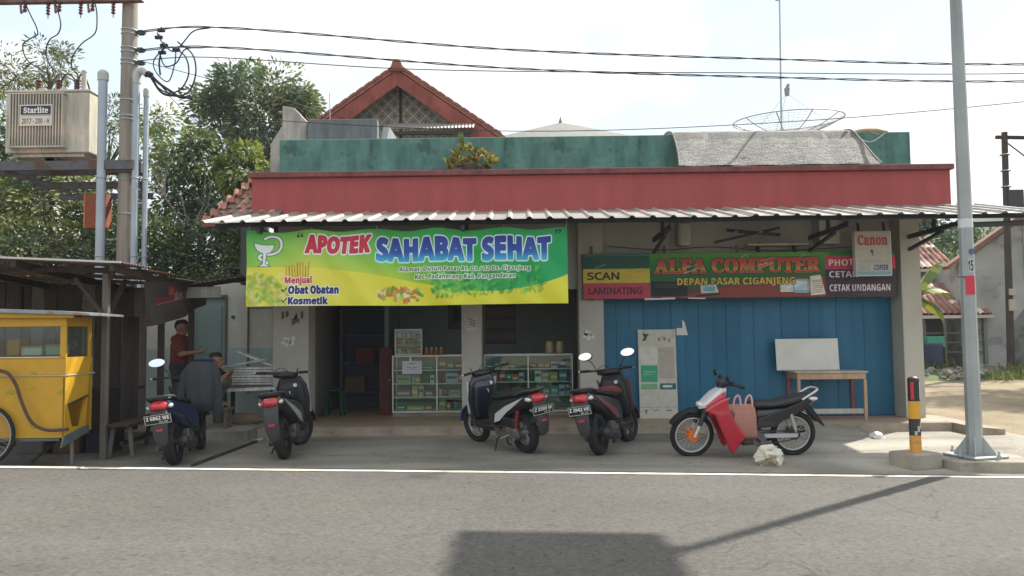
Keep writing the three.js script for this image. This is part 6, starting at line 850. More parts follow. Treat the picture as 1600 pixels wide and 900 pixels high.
  const lines = [
    ['upper twisted power line across the sky', 0.015, [[-6.4, 6.72, -13.2], [-5.5, 6.79, -13.2], [-0.1, 6.32, -13.2], [4.19, 6.1, -13.2], [8.44, 5.95, -13.2], [20, 6.1, -13.2]], 1],
    ['lower twisted power line across the sky', 0.015, [[-6.4, 6.4, -13.2], [-5.5, 6.45, -13.2], [-0.1, 6.0, -13.2], [4.18, 5.79, -13.2], [8.42, 5.66, -13.2], [20, 5.8, -13.2]], 1],
    ['thin wire just above the lower power line', 0.008, [[-6.4, 6.2, -13.15], [-5.5, 6.24, -13.1], [-1.82, 5.98, -13.1], [4.18, 5.83, -13.1], [8.4, 5.76, -13.1], [20, 5.9, -13.1]], 0],
    ['thin house wire sagging in front of the green parapet top', 0.007, [[-6.2, 5.34, -13.3], [-5.27, 5.28, -13.3], [-0.11, 4.96, -13.3], [4.16, 5.04, -13.3], [8.41, 5.34, -13.3], [20, 6.6, -13.3]], 0],
    ['thin wire running from the tangle down to the tiled roof', 0.006, [[-5.85, 5.6, -13.1], [-5.4, 5.1, -13.4], [-4.9, 4.6, -13.9], [-4.5, 4.3, -14.3]], 0],
    ['thin wire running from the pole towards the gable roof', 0.006, [[-6.4, 6.25, -13.3], [-5.0, 6.05, -14.2], [-3.9, 6.4, -17.6]], 0],
  ];
  lines.forEach(([q, r, pts, twist]) => {
    const curve = new THREE.CatmullRomCurve3(pts.map(A3), false, 'centripetal'), n = twist ? 260 : 60;
    if (!twist) return tag(obj('overhead_wire', new THREE.TubeGeometry(curve, n, r, 5), K.cable), q, 'wire');
    const o = thing('power_line', q, 'power line'); for (const ph of [0, Math.PI]) { const P = []; for (let i = 0; i <= n; i++) { const t = i / n, c = curve.getPointAt(t), a = t * 120 + ph; P.push(c.add(V(0, 0.012 * Math.sin(a), 0.012 * Math.cos(a)))); } obj('strand', new THREE.TubeGeometry(new THREE.CatmullRomCurve3(P), n * 2, 0.0092, 5), K.cable, o); }
  });
}

// ---------------------------------------------------------------- solar street light on the right
{
  const x = 5.47, z = -9.82, y0 = 0.02, o = thing('street_light', 'tall grey octagonal street light pole numbered 15', 'street light', [x, y0, z]);
  const top = 6.32;
  obj('shaft', new THREE.CylinderGeometry(0.066, 0.092, top, 8, 1).rotateY(Math.PI / 8).translate(0, top / 2 + 0.02, 0).toNonIndexed(), K.galv, o); o.children[0].geometry.computeVertexNormals();
  obj('base_plate', rb(0.5, 0.025, 0.5, 0.004, 0, 0.013, 0, 0, 0.3), K.galv, o);
  for (let i = 0; i < 4; i++) obj('gusset', prism([[0.075, 0.026], [0.23, 0.026], [0.215, 0.06], [0.088, 0.24], [0.08, 0.24]], 0.014, 0.002).rotateY(0.3 + Math.PI / 4 + (i * Math.PI) / 2), K.galv, o);
  for (let i = 0; i < 4; i++) { const a = 0.3 + Math.PI / 4 + (i * Math.PI) / 2 + Math.PI / 4 * 0, c = Math.cos(a) * 0.29, s = Math.sin(a) * 0.29; obj('anchor_bolt', [cyl([c, 0.02, s], [c, 0.1, s], 0.014, 0.014, 8), cyl([c, 0.03, s], [c, 0.055, s], 0.026, 0.026, 6)], K.steel, o); }
  // markings on the faces towards the road
  const ring = (y, h, m, name) => { const r = 0.092 - (0.026 * y) / top + 0.0025, g = new THREE.CylinderGeometry(r - 0.0002, r, h, 8, 1, true).rotateY(Math.PI / 8).translate(0, y, 0); obj(name, g, m, o); };
  const face = (y, w, h, m, name, dx = 0) => { const r = (0.092 - (0.026 * y) / top) * Math.cos(Math.PI / 8) + 0.003; return obj(name, box(w, h, 0.002, dx, y, r), m, o, true); };
  ring(2.83, 0.11, M([0.66, 0.68, 0.66], { r: 0.4 }), 'reflector_band');
  const nt = canvasTex(128, 160, (g, W, H) => { g.fillStyle = '#b4bfbe'; g.fillRect(0, 0, W, H); fitText(g, '15', 6, 20, W - 12, 120, { fill: '#17181a', heavy: 3 }); });
  const dt = obj('round_sticker', cyl([0.02, 2.48, 0.078], [0.02, 2.48, 0.088], 0.036, 0.036, 18), M([0.1, 0.12, 0.22], { r: 0.5 }), o);
  face(2.31, 0.062, 0.17, printed(nt, { r: 0.5 }), 'number_label', 0); { const r = 0.0825 * Math.cos(Math.PI / 8) + 0.003; const d1 = canvasTex(64, 160, (g, W, H) => { g.fillStyle = '#b4bfbe'; g.fillRect(0, 0, W, H); }); }
  obj('red_reflector', [rb(0.11, 0.23, 0.006, 0.002, -0.02, 2.07, 0.083)], M([0.62, 0.03, 0.06], { r: 0.4 }), o);
  obj('strap_tail', [box(0.1, 0.012, 0.01, -0.11, 2.17, 0.06)], K.steelDark, o);
  // panels and lamp above the picture
  const fr = obj('panel_frame', [bar([-1.3, top + 0.06, -0.5], [0.45, top + 0.06, -0.5], 0.05, 0.05), bar([-1.3, top + 0.06, 0.9], [0.45, top + 0.06, 0.9], 0.05, 0.05), bar([0, top, 0], [0, top + 0.05, -0.5], 0.06, 0.06), bar([0, top, 0], [0, top + 0.05, 0.9], 0.06, 0.06)], K.galv, o);
  for (const px of [-0.82, 0.0]) obj('solar_panel', [rb(0.8, 0.04, 2.5, 0.006, px, top + 0.11, 0.33)], M([0.02, 0.025, 0.06], { r: 0.15 }), o);
  obj('lamp_arm', [cyl([0, 5.9, 0], [-0.1, 6.1, 1.2], 0.03, 0.03, 8)], K.galv, o); obj('lamp_head', [rb(0.2, 0.07, 0.5, 0.03, -0.1, 6.12, 1.4)], K.darkGrey, o);
  const pad = tag(obj('concrete_pad', [prism([[-0.42, -0.36], [0.5, -0.42], [0.55, 0.2], [0.3, 0.42], [-0.3, 0.44], [-0.52, 0.1]], 0.17, 0.012).rotateX(-Math.PI / 2)], K.kerb), 'low concrete pad under the street light pole', 'pad'); pad.position.set(5.5, -0.07, -9.8);
}
{ // painted bollard on its block
  const b = thing('bollard', 'round bollard with black, red and yellow bands', 'bollard', [4.73, 0.09, -9.76]), yel = M([0.72, 0.36, 0.03], { map: 'scuffed', s: 0.5, r: 0.6 }), blk = M([0.02, 0.02, 0.02], { map: 'scuffed', s: 0.2, r: 0.5 });
  const r = 0.066; obj('yellow_band', cyl([0, 0, 0], [0, 0.2, 0], r, r, 24), M([0.66, 0.32, 0.06], { map: 'scuffed', s: 0.3, r: 0.7 }), b); obj('scratched_band', cyl([0, 0.2, 0], [0, 0.4, 0], r, r, 24), M([0.05, 0.05, 0.05], { map: 'block', s: 0.25, r: 0.6 }), b); obj('yellow_band', cyl([0, 0.4, 0], [0, 0.61, 0], r, r, 24), yel, b); obj('black_band', [cyl([0, 0.61, 0], [0, 0.86, 0], r, r, 24), lathe([[r, 0], [r * 0.95, 0.02], [r * 0.6, 0.04], [0, 0.045]], 24).translate(0, 0.86, 0)], blk, b);
  const seg = (a0, a1, m) => obj('reflector_strip', new THREE.CylinderGeometry(r + 0.003, r + 0.003, 0.21, 8, 1, true, a0, a1).translate(0, 0.735, 0), m, b); seg(-0.95, 0.55, M([0.6, 0.03, 0.05], { r: 0.35 })); seg(0.65, 0.5, M([0.6, 0.62, 0.6], { r: 0.35 }));
  for (let i = 0; i < 3; i++) obj('torn_sticker', new THREE.CylinderGeometry(r + 0.002, r + 0.002, 0.05 + 0.02 * i, 5, 1, true, -0.5 + i * 0.5, 0.45).translate(0, 0.23 + i * 0.05, 0), M([0.5, 0.5, 0.47], { r: 0.7 }), b);
  const k = tag(obj('bollard_block', [rb(0.44, 0.19, 0.4, 0.025, 0, 0, 0, 0, 0.35)], K.kerb), 'rough concrete block under the bollard', 'block'); k.position.set(4.73, -0.005, -9.78);
}

// ---------------------------------------------------------------- things on the roof terrace
{
  const n = thing('shade_net', 'silver-grey shade net draped over the right part of the parapet', 'net', [0, 0, 0]);
  const rings = [], N = 70, prof = [[4.9, -13.84], [4.985, -13.76], [4.985, -13.6], [4.94, -13.5], [4.8, -13.385], [4.62, -13.24], [4.43, -13.09], [4.262, -12.955]];
  const pos = [], idx = []; prof.forEach(([y, z], j) => { for (let i = 0; i <= N; i++) { const u = i / N, t = j / (prof.length - 1), l = 2.5 + 0.14 * Math.sin(t * 2.2), r = 5.55 + 0.25 * t + 0.1 * t * t, x = lerp(l, r, u), w = fbm3(x * 2.2, t * 3, 1, 3, 400) - 0.5; pos.push(x, y + 0.05 * w * (j > 3 && j < 7 ? 1 : 0.1), z + 0.05 * w * (j > 2 ? 1 : 0) + 0.02 * Math.sin(x * 9 + t * 3) * (j > 2 ? 1 : 0)); } });
  for (let j = 0; j + 1 < prof.length; j++) for (let i = 0; i < N; i++) { const a = j * (N + 1) + i, b = a + 1, c = a + N + 1, d = c + 1; idx.push(a, c, b, b, c, d); }
  const g = new THREE.BufferGeometry(); g.setAttribute('position', new THREE.Float32BufferAttribute(pos, 3)); g.setIndex(idx); g.computeVertexNormals();
  obj('net_sheet', g, M([0.5, 0.49, 0.46], { map: 'net', s: 0.9, r: 0.8, transmission: 0.35, thickness: 0, bump: 'net', bs: 0.9, bd: 0.02 }), n);
  obj('hem', [tube(prof.map(([y, z], j) => { const t = j / 7; return [2.5 + 0.14 * Math.sin(t * 2.2), y + 0.004, z]; }), 0.014, 5, 30), tube(prof.map(([y, z], j) => { const t = j / 7; return [5.55 + 0.25 * t + 0.1 * t * t, y + 0.004, z]; }), 0.014, 5, 30)], M([0.4, 0.39, 0.36], { map: 'net', s: 0.4 }), n);
  tag(obj('net_cord', tube([[5.55, 4.96, -13.5], [5.9, 4.72, -13.4], [6.25, 4.9, -13.54]], 0.008, 5, 20), M([0.5, 0.5, 0.48])), 'thin pale cord tied from the net to the parapet', 'cord');
  const d = thing('satellite_dish', 'large wire mesh satellite dish pointing up on the roof', 'dish', [5.2, 4.0, -15.3]); const Rr = 1.02, dep = 0.3, tilt = new THREE.Matrix4().makeTranslation(0, 1.3, 0).multiply(new THREE.Matrix4().makeRotationFromEuler(new THREE.Euler(0.06, 0, 0.02))), wire = M([0.42, 0.43, 0.44], { r: 0.5, m: 0.4 }), dark = M([0.3, 0.3, 0.31], { r: 0.6 });
  const at = (r, a) => V(r * Math.cos(a), dep * (r / Rr) ** 2, r * Math.sin(a));
  const circ = (r, t) => xf(tube(range(0, 1, 36).slice(0, 36).map((u) => at(r, u * 2 * Math.PI)), t, 5, 72, true), tilt);
  obj('rim', circ(Rr, 0.012), wire, d); for (let i = 0; i < 10; i++) obj('rib', xf(tube(range(0.06, Rr, 6).map((r) => at(r, (i / 10) * 2 * Math.PI + 0.2)), 0.009, 5, 14), tilt), dark, d);
  obj('mesh_wires', [...range(0.12, 0.96, 12).map((r) => circ(r, 0.0028)), ...range(0, 1, 60).slice(0, 60).map((u) => xf(tube(range(0.15, Rr, 4).map((r) => at(r, u * 2 * Math.PI)), 0.0025, 4, 8), tilt))], wire, d).userData.kind = 'stuff';
  obj('mast', cyl([0, 0, 0], [0, 1.3, 0], 0.045, 0.045, 12), K.steel, d); for (let i = 0; i < 3; i++) { const a = (i / 3) * 2 * Math.PI + 0.5; obj('feed_leg', xf(cyl(at(0.75, a), [0.03 * Math.cos(a), 0.8, 0.03 * Math.sin(a)], 0.004, 0.004, 5), tilt), dark, d); }
  obj('feed_horn', [xf(cyl([0, 0.78, 0], [0, 0.92, 0], 0.04, 0.055, 14), tilt), xf(cyl([0, 0.92, 0], [0.03, 1.0, 0], 0.035, 0.03, 10), tilt)], dark, d);
  const m = thing('antenna_mast', 'slim antenna mast standing beside the satellite dish', 'antenna', [4.66, 4.12, -14.1]); obj('mast_pole', cyl([0, 0, 0], [0.06, 4.2, 0], 0.018, 0.014, 8), K.steel, m); obj('antenna_boom', bar([-0.1, 3.72, 0], [0.35, 3.9, 0.1], 0.02, 0.02), K.steel, m); for (let i = 0; i < 5; i++) obj('element', cyl([-0.06 + i * 0.09, 3.74 + i * 0.035, -0.2], [-0.06 + i * 0.09, 3.74 + i * 0.035, 0.25], 0.005, 0.005, 5), K.steel, m); obj('junction_box', rb(0.06, 0.1, 0.05, 0.01, 0.0, 3.4, 0.02), K.darkGrey, m);
  const w = thing('rooftop_cover', 'tan plastic sheet bundled on the corner of the green parapet', 'bundle', [6.05, 4.93, -13.75]); const bg = sph(0, 0.03, 0, 0.24, 1.35, 0.3, 0.8, 24, 14); { const p = bg.attributes.position; for (let i = 0; i < p.count; i++) { const f = 0.8 + 0.4 * fbm3(p.getX(i) * 8, p.getY(i) * 8, p.getZ(i) * 8, 3, 410); p.setXYZ(i, p.getX(i) * f, p.getY(i) * f, p.getZ(i) * f); } bg.computeVertexNormals(); } obj('sheet_bundle', bg, M([0.46, 0.33, 0.22], { map: 'cloth', s: 0.4, r: 0.8 }), w); obj('loose_flap', rb(0.3, 0.015, 0.2, 0.006, 0.1, 0.0, 0.1, 0.4, 0, -0.2), M([0.5, 0.42, 0.32], { r: 0.8 }), w);
}

// ---------------------------------------------------------------- foliage
function leaf(list, col, p, dir, len, wid, c, R) { // one folded leaf: two triangles each side of the midrib
  const d = dir.clone().normalize(), s = V(R() - 0.5, R() - 0.5, R() - 0.5).cross(d); if (s.lengthSq() < 1e-6) s.set(1, 0, 0); s.normalize().multiplyScalar(wid / 2); const n = V(0, 0, 0).crossVectors(s, d).normalize().multiplyScalar(wid * 0.18);
  const a = p, t = p.clone().addScaledVector(d, len), m = p.clone().addScaledVector(d, len * 0.45), l = m.clone().add(s).add(n), r = m.clone().sub(s).add(n);
  for (const v of [a, l, t, a, t, r]) { list.push(v.x, v.y, v.z); col.push(...c); }
}
function leafGeo(list, col) { const g = new THREE.BufferGeometry(); g.setAttribute('position', new THREE.Float32BufferAttribute(list, 3)); g.setAttribute('color', new THREE.Float32BufferAttribute(col, 3)); g.computeVertexNormals(); return g; }
const leafMat = new THREE.MeshPhysicalMaterial({ vertexColors: true, roughness: 0.75, transmission: 0.45, thickness: 0 });
const barkM = M([0.14, 0.115, 0.09], { map: 'wood', s: 0.5, r: 0.95 }), greyBark = M([0.24, 0.22, 0.2], { map: 'wood', s: 0.5, r: 0.95 });
function tree(o) { // trunk, limbs to clumps spread through one or more ellipsoids, leaves round every clump
  const R = rng(o.seed), base = V(o.at[0], o.y ?? -0.2, o.at[1]), t = thing(o.name ?? 'broadleaf_tree', o.label, 'tree', base.toArray(), 0, o.group ?? 'trees behind the stall'), limbs = [], L = [], C = [];
  const limb = (pts, r0, r1, seg) => { const c = new THREE.CatmullRomCurve3(pts), n = pts.length * 2; let a = c.getPoint(0); for (let i = 1; i <= n; i++) { const q = c.getPoint(i / n); limbs.push(cyl(a, q, lerp(r0, r1, (i - 1) / n), lerp(r0, r1, i / n), seg)); a = q; } };
  o.crowns.forEach(([cx, cy, cz, rx, ry, n, leaves]) => {
    const c = V(cx, cy, cz).sub(base), rz = (rx + ry) / 2 * 0.9, r = o.r ?? 0.12, fork = V(c.x * 0.75, Math.max(0.5, c.y - ry * 1.05), c.z * 0.75);
    limb([V(0, 0, 0), V(c.x * 0.2 + 0.15 * (R() - 0.5), fork.y * 0.45, c.z * 0.2), fork], r, r * 0.7, 9);
    const mains = []; for (let i = 0; i < 6; i++) { const a = (i / 6) * 6.283 + R(), e = fork.clone().lerp(c, 0.5).add(V(Math.cos(a) * rx * 0.5, (R() - 0.2) * ry * 0.6, Math.sin(a) * rz * 0.5)); limb([fork, fork.clone().lerp(e, 0.5).add(V(0, 0.1 * ry, 0)), e], r * 0.5, r * 0.22, 6); mains.push(fork.clone().lerp(e, 0.6), e); }
    const per = Math.round(leaves / n);
    for (let i = 0; i < n; i++) {
      const u = V(R() * 2 - 1, R() * 2 - 1, R() * 2 - 1); if (u.length() > 1) { i--; continue; } const len = u.length(); u.multiplyScalar(Math.pow(len, -0.45)); const q = V(c.x + u.x * rx, c.y + u.y * ry, c.z + u.z * rz), m = mains.reduce((a, b) => (a.distanceTo(q) < b.distanceTo(q) ? a : b)), d = q.clone().sub(m).normalize();
      limb([m, m.clone().lerp(q, 0.5).add(V(R() - 0.5, R() - 0.3, R() - 0.5).multiplyScalar(0.15 * rx)), q], r * 0.16, 0.006, 4);
      const tone = 0.7 + 0.6 * R(), warm = R() < (o.warm ?? 0.3), cr = (o.clump ?? 0.5) * (0.55 + 0.8 * R());
      for (let k = 0; k < per; k++) { const w = V(R() * 2 - 1, (R() * 2 - 1) * 0.7, R() * 2 - 1); if (w.length() > 1) w.normalize(); const b = tone * (0.7 + 0.6 * R()), cc = warm ? (o.c2 ?? [0.12, 0.155, 0.035]) : (o.c1 ?? [0.05, 0.09, 0.035]), s = (o.size ?? 0.12) * (0.6 + 0.8 * R()); leaf(L, C, q.clone().addScaledVector(w, cr), w.clone().add(V(0, -0.55, 0)).addScaledVector(d, 0.5), s, s * (o.slim ?? 0.45), cc.map((v) => Math.min(0.5, v * b * 1.4)), R); }
    }
  });
  obj('trunk', limbs, o.bark ?? barkM, t); if (L.length) obj('crown', leafGeo(L, C), leafMat, t);
  return t;
}
tree({ name: 'tall_tree', label: 'tall dark green tree beyond the tiled roof, rounded crown against the sky', at: [-8.4, -25], r: 0.2, crowns: [[-8.45, 8.3, -25, 1.65, 1.8, 46, 10500], [-7.45, 9.0, -25.2, 0.75, 0.8, 13, 2600]], seed: 3, clump: 0.55, size: 0.17, c1: [0.075, 0.12, 0.065], warm: 0.4, c2: [0.14, 0.17, 0.06] });
tree({ label: 'yellow-green tree at the corner of the green parapet', at: [-6.3, -18.5], r: 0.07, crowns: [[-6.0, 5.45, -18.5, 0.85, 0.5, 14, 2600]], seed: 8, clump: 0.32, size: 0.17, slim: 0.6, warm: 0.85, c2: [0.18, 0.22, 0.035] });
tree({ label: 'yellow-green leafy tree between the conduits and the tall tree', at: [-7.6, -19], r: 0.08, crowns: [[-7.7, 5.8, -19, 1.0, 0.65, 18, 2600]], seed: 9, clump: 0.36, size: 0.14, warm: 0.6, c2: [0.14, 0.18, 0.045] });
tree({ label: 'dark bushy tree behind the conduits and the bare branches', at: [-8.1, -19.6], r: 0.1, crowns: [[-8.1, 4.0, -19.6, 1.35, 1.2, 34, 9000]], seed: 12, clump: 0.5, size: 0.13, c1: [0.045, 0.08, 0.034], warm: 0.2 });
tree({ label: 'yellowish bushy tree under the transformer platform', at: [-10.2, -18], r: 0.12, crowns: [[-10.3, 4.3, -18, 1.75, 1.1, 44, 11000]], seed: 19, clump: 0.5, size: 0.13, warm: 0.55, c2: [0.15, 0.17, 0.035] });
tree({ label: 'dense tree at the left edge behind the transformer', at: [-12.8, -20], r: 0.14, crowns: [[-12.9, 6.1, -20, 1.2, 1.4, 36, 8000]], seed: 23, clump: 0.5, size: 0.14, warm: 0.4 });
tree({ name: 'feathery_tree', label: 'thin feathery treetop showing above the transformer bushings', at: [-13.0, -22], r: 0.08, crowns: [[-13.2, 9.25, -22, 0.55, 0.65, 12, 1300], [-11.0, 7.3, -22, 0.9, 1.0, 14, 1500]], seed: 29, clump: 0.32, size: 0.13, slim: 0.28, warm: 0.75, c2: [0.13, 0.15, 0.06] });
tree({ name: 'feathery_tree', label: 'yellowish treetop at the upper left edge of the picture', at: [-14.2, -21], r: 0.08, crowns: [[-14.1, 8.6, -21, 0.9, 0.6, 14, 1800]], seed: 30, clump: 0.36, size: 0.13, slim: 0.3, warm: 0.8, c2: [0.16, 0.16, 0.05] });
tree({ label: 'airy sapling standing against the sky beside the conduits', at: [-9.1, -20.5], r: 0.05, crowns: [[-9.2, 6.7, -20.5, 0.75, 0.7, 14, 1300]], seed: 35, clump: 0.34, size: 0.13, warm: 0.65, c2: [0.15, 0.17, 0.045] });
tree({ name: 'bare_tree', label: 'grey half-bare tree with twisting branches behind the conduits', at: [-7.4, -17.6], r: 0.06, crowns: [[-7.3, 4.7, -17.6, 1.1, 1.0, 30, 700]], seed: 41, clump: 0.25, size: 0.11, bark: greyBark });
tree({ name: 'leafy_bush', label: 'dark shrub filling the gap above the lean-to roof', at: [-6.5, -17.3], r: 0.05, crowns: [[-6.4, 3.1, -17.3, 0.9, 1.0, 26, 6500]], seed: 47, clump: 0.42, size: 0.12, c1: [0.045, 0.08, 0.032], warm: 0.2 });
tree({ name: 'leafy_bush', label: 'dark shrub behind the stall roof beside the utility pole', at: [-8.2, -17], r: 0.05, crowns: [[-8.2, 3.0, -17, 1.1, 0.95, 28, 7000]], seed: 53, clump: 0.45, size: 0.12, c1: [0.045, 0.08, 0.03], warm: 0.2 });
tree({ name: 'leafy_bush', label: 'dark shrub behind the stall roof at the left edge', at: [-10.6, -16.5], r: 0.05, crowns: [[-10.6, 3.0, -16.6, 1.6, 0.9, 36, 9000]], seed: 59, clump: 0.5, size: 0.12, c1: [0.045, 0.08, 0.03], warm: 0.35, c2: [0.14, 0.14, 0.03] });

{ // potted croton on the fascia
  const o = thing('croton_plant', 'yellow and red leaved potted plant on the red fascia ledge', 'plant', [-0.82, 4.243, -13.2]), R = rng(66), L = [], C = [], st = [];
  obj('pot', lathe([[0, 0], [0.1, 0], [0.13, 0.12], [0.14, 0.12], [0.14, 0.14], [0.11, 0.14], [0.09, 0.02], [0, 0.02]], 18), M([0.12, 0.1, 0.08], { r: 0.8 }), o);
  const tips = [[-0.34, 0.22], [-0.2, 0.34], [-0.08, 0.48], [0.05, 0.4], [0.16, 0.34], [0.3, 0.28], [0.38, 0.18], [-0.02, 0.25], [-0.28, 0.12], [0.24, 0.14], [0.1, 0.2], [-0.14, 0.18]];
  tips.forEach(([x, y], i) => { const z = (R() - 0.5) * 0.2; st.push(tube([[0, 0.1, 0], [x * 0.4, y * 0.5, z * 0.5], [x, y, z]], 0.007, 5, 8)); for (let k = 0; k < 20; k++) { const a = R() * 6.28, c = [[0.4, 0.34, 0.05], [0.12, 0.16, 0.035], [0.22, 0.26, 0.05], [0.45, 0.13, 0.08], [0.08, 0.12, 0.03]][Math.floor(R() * R() * 5.5) % 5]; leaf(L, C, V(x + 0.06 * (R() - 0.5), y - 0.1 * R(), z), V(Math.cos(a), 0.35 + 0.5 * R(), Math.sin(a)), 0.13 + 0.06 * R(), 0.055, c, R); } });
  for (let k = 0; k < 3; k++) leaf(L, C, V(-0.12 + 0.02 * k, 0.4, 0), V(-0.35 + 0.1 * k, 1, 0.05), 0.3, 0.1, [0.16, 0.22, 0.05], R);
  obj('stems', st, barkM, o); obj('foliage', leafGeo(L, C), leafMat, o);
}

// ---------------------------------------------------------------- gable house behind the shop and far roofs
const tileRoofMat = M([0.3, 0.12, 0.085], { map: 'weather', s: 0.7, r: 0.9 });
{
  const Z0 = -17.75, ax = -2.73, ay = 7.52, run = 2.33, drop = 1.62, o = thing('gable_house', 'house gable with red-brown barge boards and woven bamboo wall behind the terrace', 'house', [ax, 0, Z0]);
  const weave = texture(256, (u, v) => { const a = u * 4, b = v * 4, d1 = Math.abs(((a + b) % 1) - 0.5) * 2, d2 = Math.abs(((((a - b) % 1) + 1) % 1) - 0.5) * 2, e = Math.max(d1, d2), f = Math.min(d1, d2); let t = e > 0.86 ? 0.85 : Math.abs(e - 0.55) < 0.09 ? 0.62 : 0.3; t *= 0.85 + 0.3 * pnoise(u, v, 64, 64, 3); return [t, t * 0.95, t * 0.84]; });
  const wm = new THREE.MeshStandardMaterial({ map: scaled(weave, 1.15), roughness: 0.9 }); wm.color.setRGB(0.5, 0.5, 0.48);
  obj('gable_wall', prism([[-1.95, 6.0], [1.95, 6.0], [0, 7.38]], 0.06, 0, -0.55), wm, o); obj('wall', [bb(-2.2, 2.2, -0.2, 4.9, -0.7, -0.53), bb(-2.2, -0.2, 4.9, 6.0, -0.7, -0.53), bb(1.75, 2.2, 4.9, 6.0, -0.7, -0.53), bb(-2.2, 2.2, -0.2, 6.4, -4, -3.8), bb(-2.2, -2.05, -0.2, 6.0, -3.8, -0.7), bb(2.05, 2.2, -0.2, 6.0, -3.8, -0.7), bb(-2.05, 2.05, 4.7, 4.85, -3.8, -0.7), bb(-2.05, 2.05, 6.05, 6.15, -3.8, -0.6)], M([0.2, 0.17, 0.15], { map: 'weather', s: 2, r: 0.95 }), o); obj('king_post', bb(-0.03, 0.03, 6.0, 7.3, -0.52, -0.49), K.woodDark, o);
  const sl = Math.atan2(drop, run), len = Math.hypot(run, drop);
  for (const s of [-1, 1]) {
    const bd = prism([[0, 0], [s * run, -drop], [s * run, -drop - 0.42], [0, -0.42 / Math.cos(sl) + 0.16]].map(([x, y]) => [x, ay + y]), 0.05, 0.006, 0); obj('barge_board', bd, M([0.26, 0.072, 0.055], { map: 'weather', s: 1.3, r: 0.85 }), o);
    const rs = prism([[0, 0.02], [s * (run + 0.1), -drop - 0.05], [s * (run + 0.1), 0.05 - drop - 0.04 + 0.06], [0, 0.14]].map(([x, y]) => [x, ay + y]), 6, 0, -2.96); obj('roof_slope', rs, tileRoofMat, o);
    obj('soffit', prism([[0.0, -0.05], [s * run, -drop - 0.05], [s * run, -drop - 0.09], [0, -0.1]].map(([x, y]) => [x, ay + y]), 0.55, 0, -0.31), M([0.3, 0.32, 0.28], { r: 0.9 }), o);
    const vt = join(prism([[-0.13, 0], [0.13, 0], [0.13, 0.035], [0, 0.055], [-0.13, 0.035]], 0.3, 0)); for (let i = 0; i < 13; i++) { const t = (i + 0.4) / 13, m = new THREE.Mesh(vt, tileRoofMat); m.name = 'verge_tile'; m.position.set(s * run * t, ay - drop * t + 0.1, -0.08); m.rotation.z = -s * sl + s * 0.1; o.add(m); }
  }
  obj('ridge_cap', [prism([[-0.16, -0.06], [0.16, -0.06], [0.1, 0.14], [0.05, 0.2], [-0.05, 0.2], [-0.1, 0.14]], 0.2, 0.02, 0.02).translate(0, ay + 0.02, 0), cyl([0, ay + 0.1, -0.08], [0, ay + 0.1, -5.9], 0.12, 0.12, 10)], M([0.28, 0.09, 0.065], { r: 0.85 }), o);
  const z = corrugated(1.95, 0.9, 0.076, 0.012); mv(z, -0.2, 6.2, 0.2, 0.38, 0, 0); obj('zinc_awning', z, K.zinc, o); obj('awning_beam', bb(-0.2, 1.75, 5.9, 5.97, 0.52, 0.6), K.woodDark, o);
  tag(obj('red_rag', rb(0.07, 0.14, 0.02, 0.006), M([0.5, 0.06, 0.06], { r: 0.8 })), 'small red rag hanging under the zinc awning', 'rag').position.set(-1.5, 5.75, -17.25);
  tag(obj('antenna_rod', cyl([0, 0, 0], [-0.03, 1.6, 0], 0.012, 0.009, 6), K.steel), 'thin bare rod rising beside the gable roof', 'antenna').position.set(-4.05, 5.2, -17.0);
  const f = thing('zinc_roof_house', 'distant house with pale pyramid zinc roof behind the green parapet', 'house', [1.75, 0.7, -30]); obj('wall', bb(-3, 3, -1, 8.2, -6, 0), K.wallGrey, f); const pg = new THREE.ConeGeometry(4.6, 1.55, 4, 1).rotateY(Math.PI / 4).translate(0, 8.85, -3); obj('pyramid_roof', pg.toNonIndexed(), M([0.3, 0.295, 0.27], { map: 'net', s: 1.4, r: 0.5, m: 0.3 }), f); obj('finial', new THREE.ConeGeometry(0.12, 0.4, 6).translate(0, 9.7, -3), K.darkGrey, f);
}
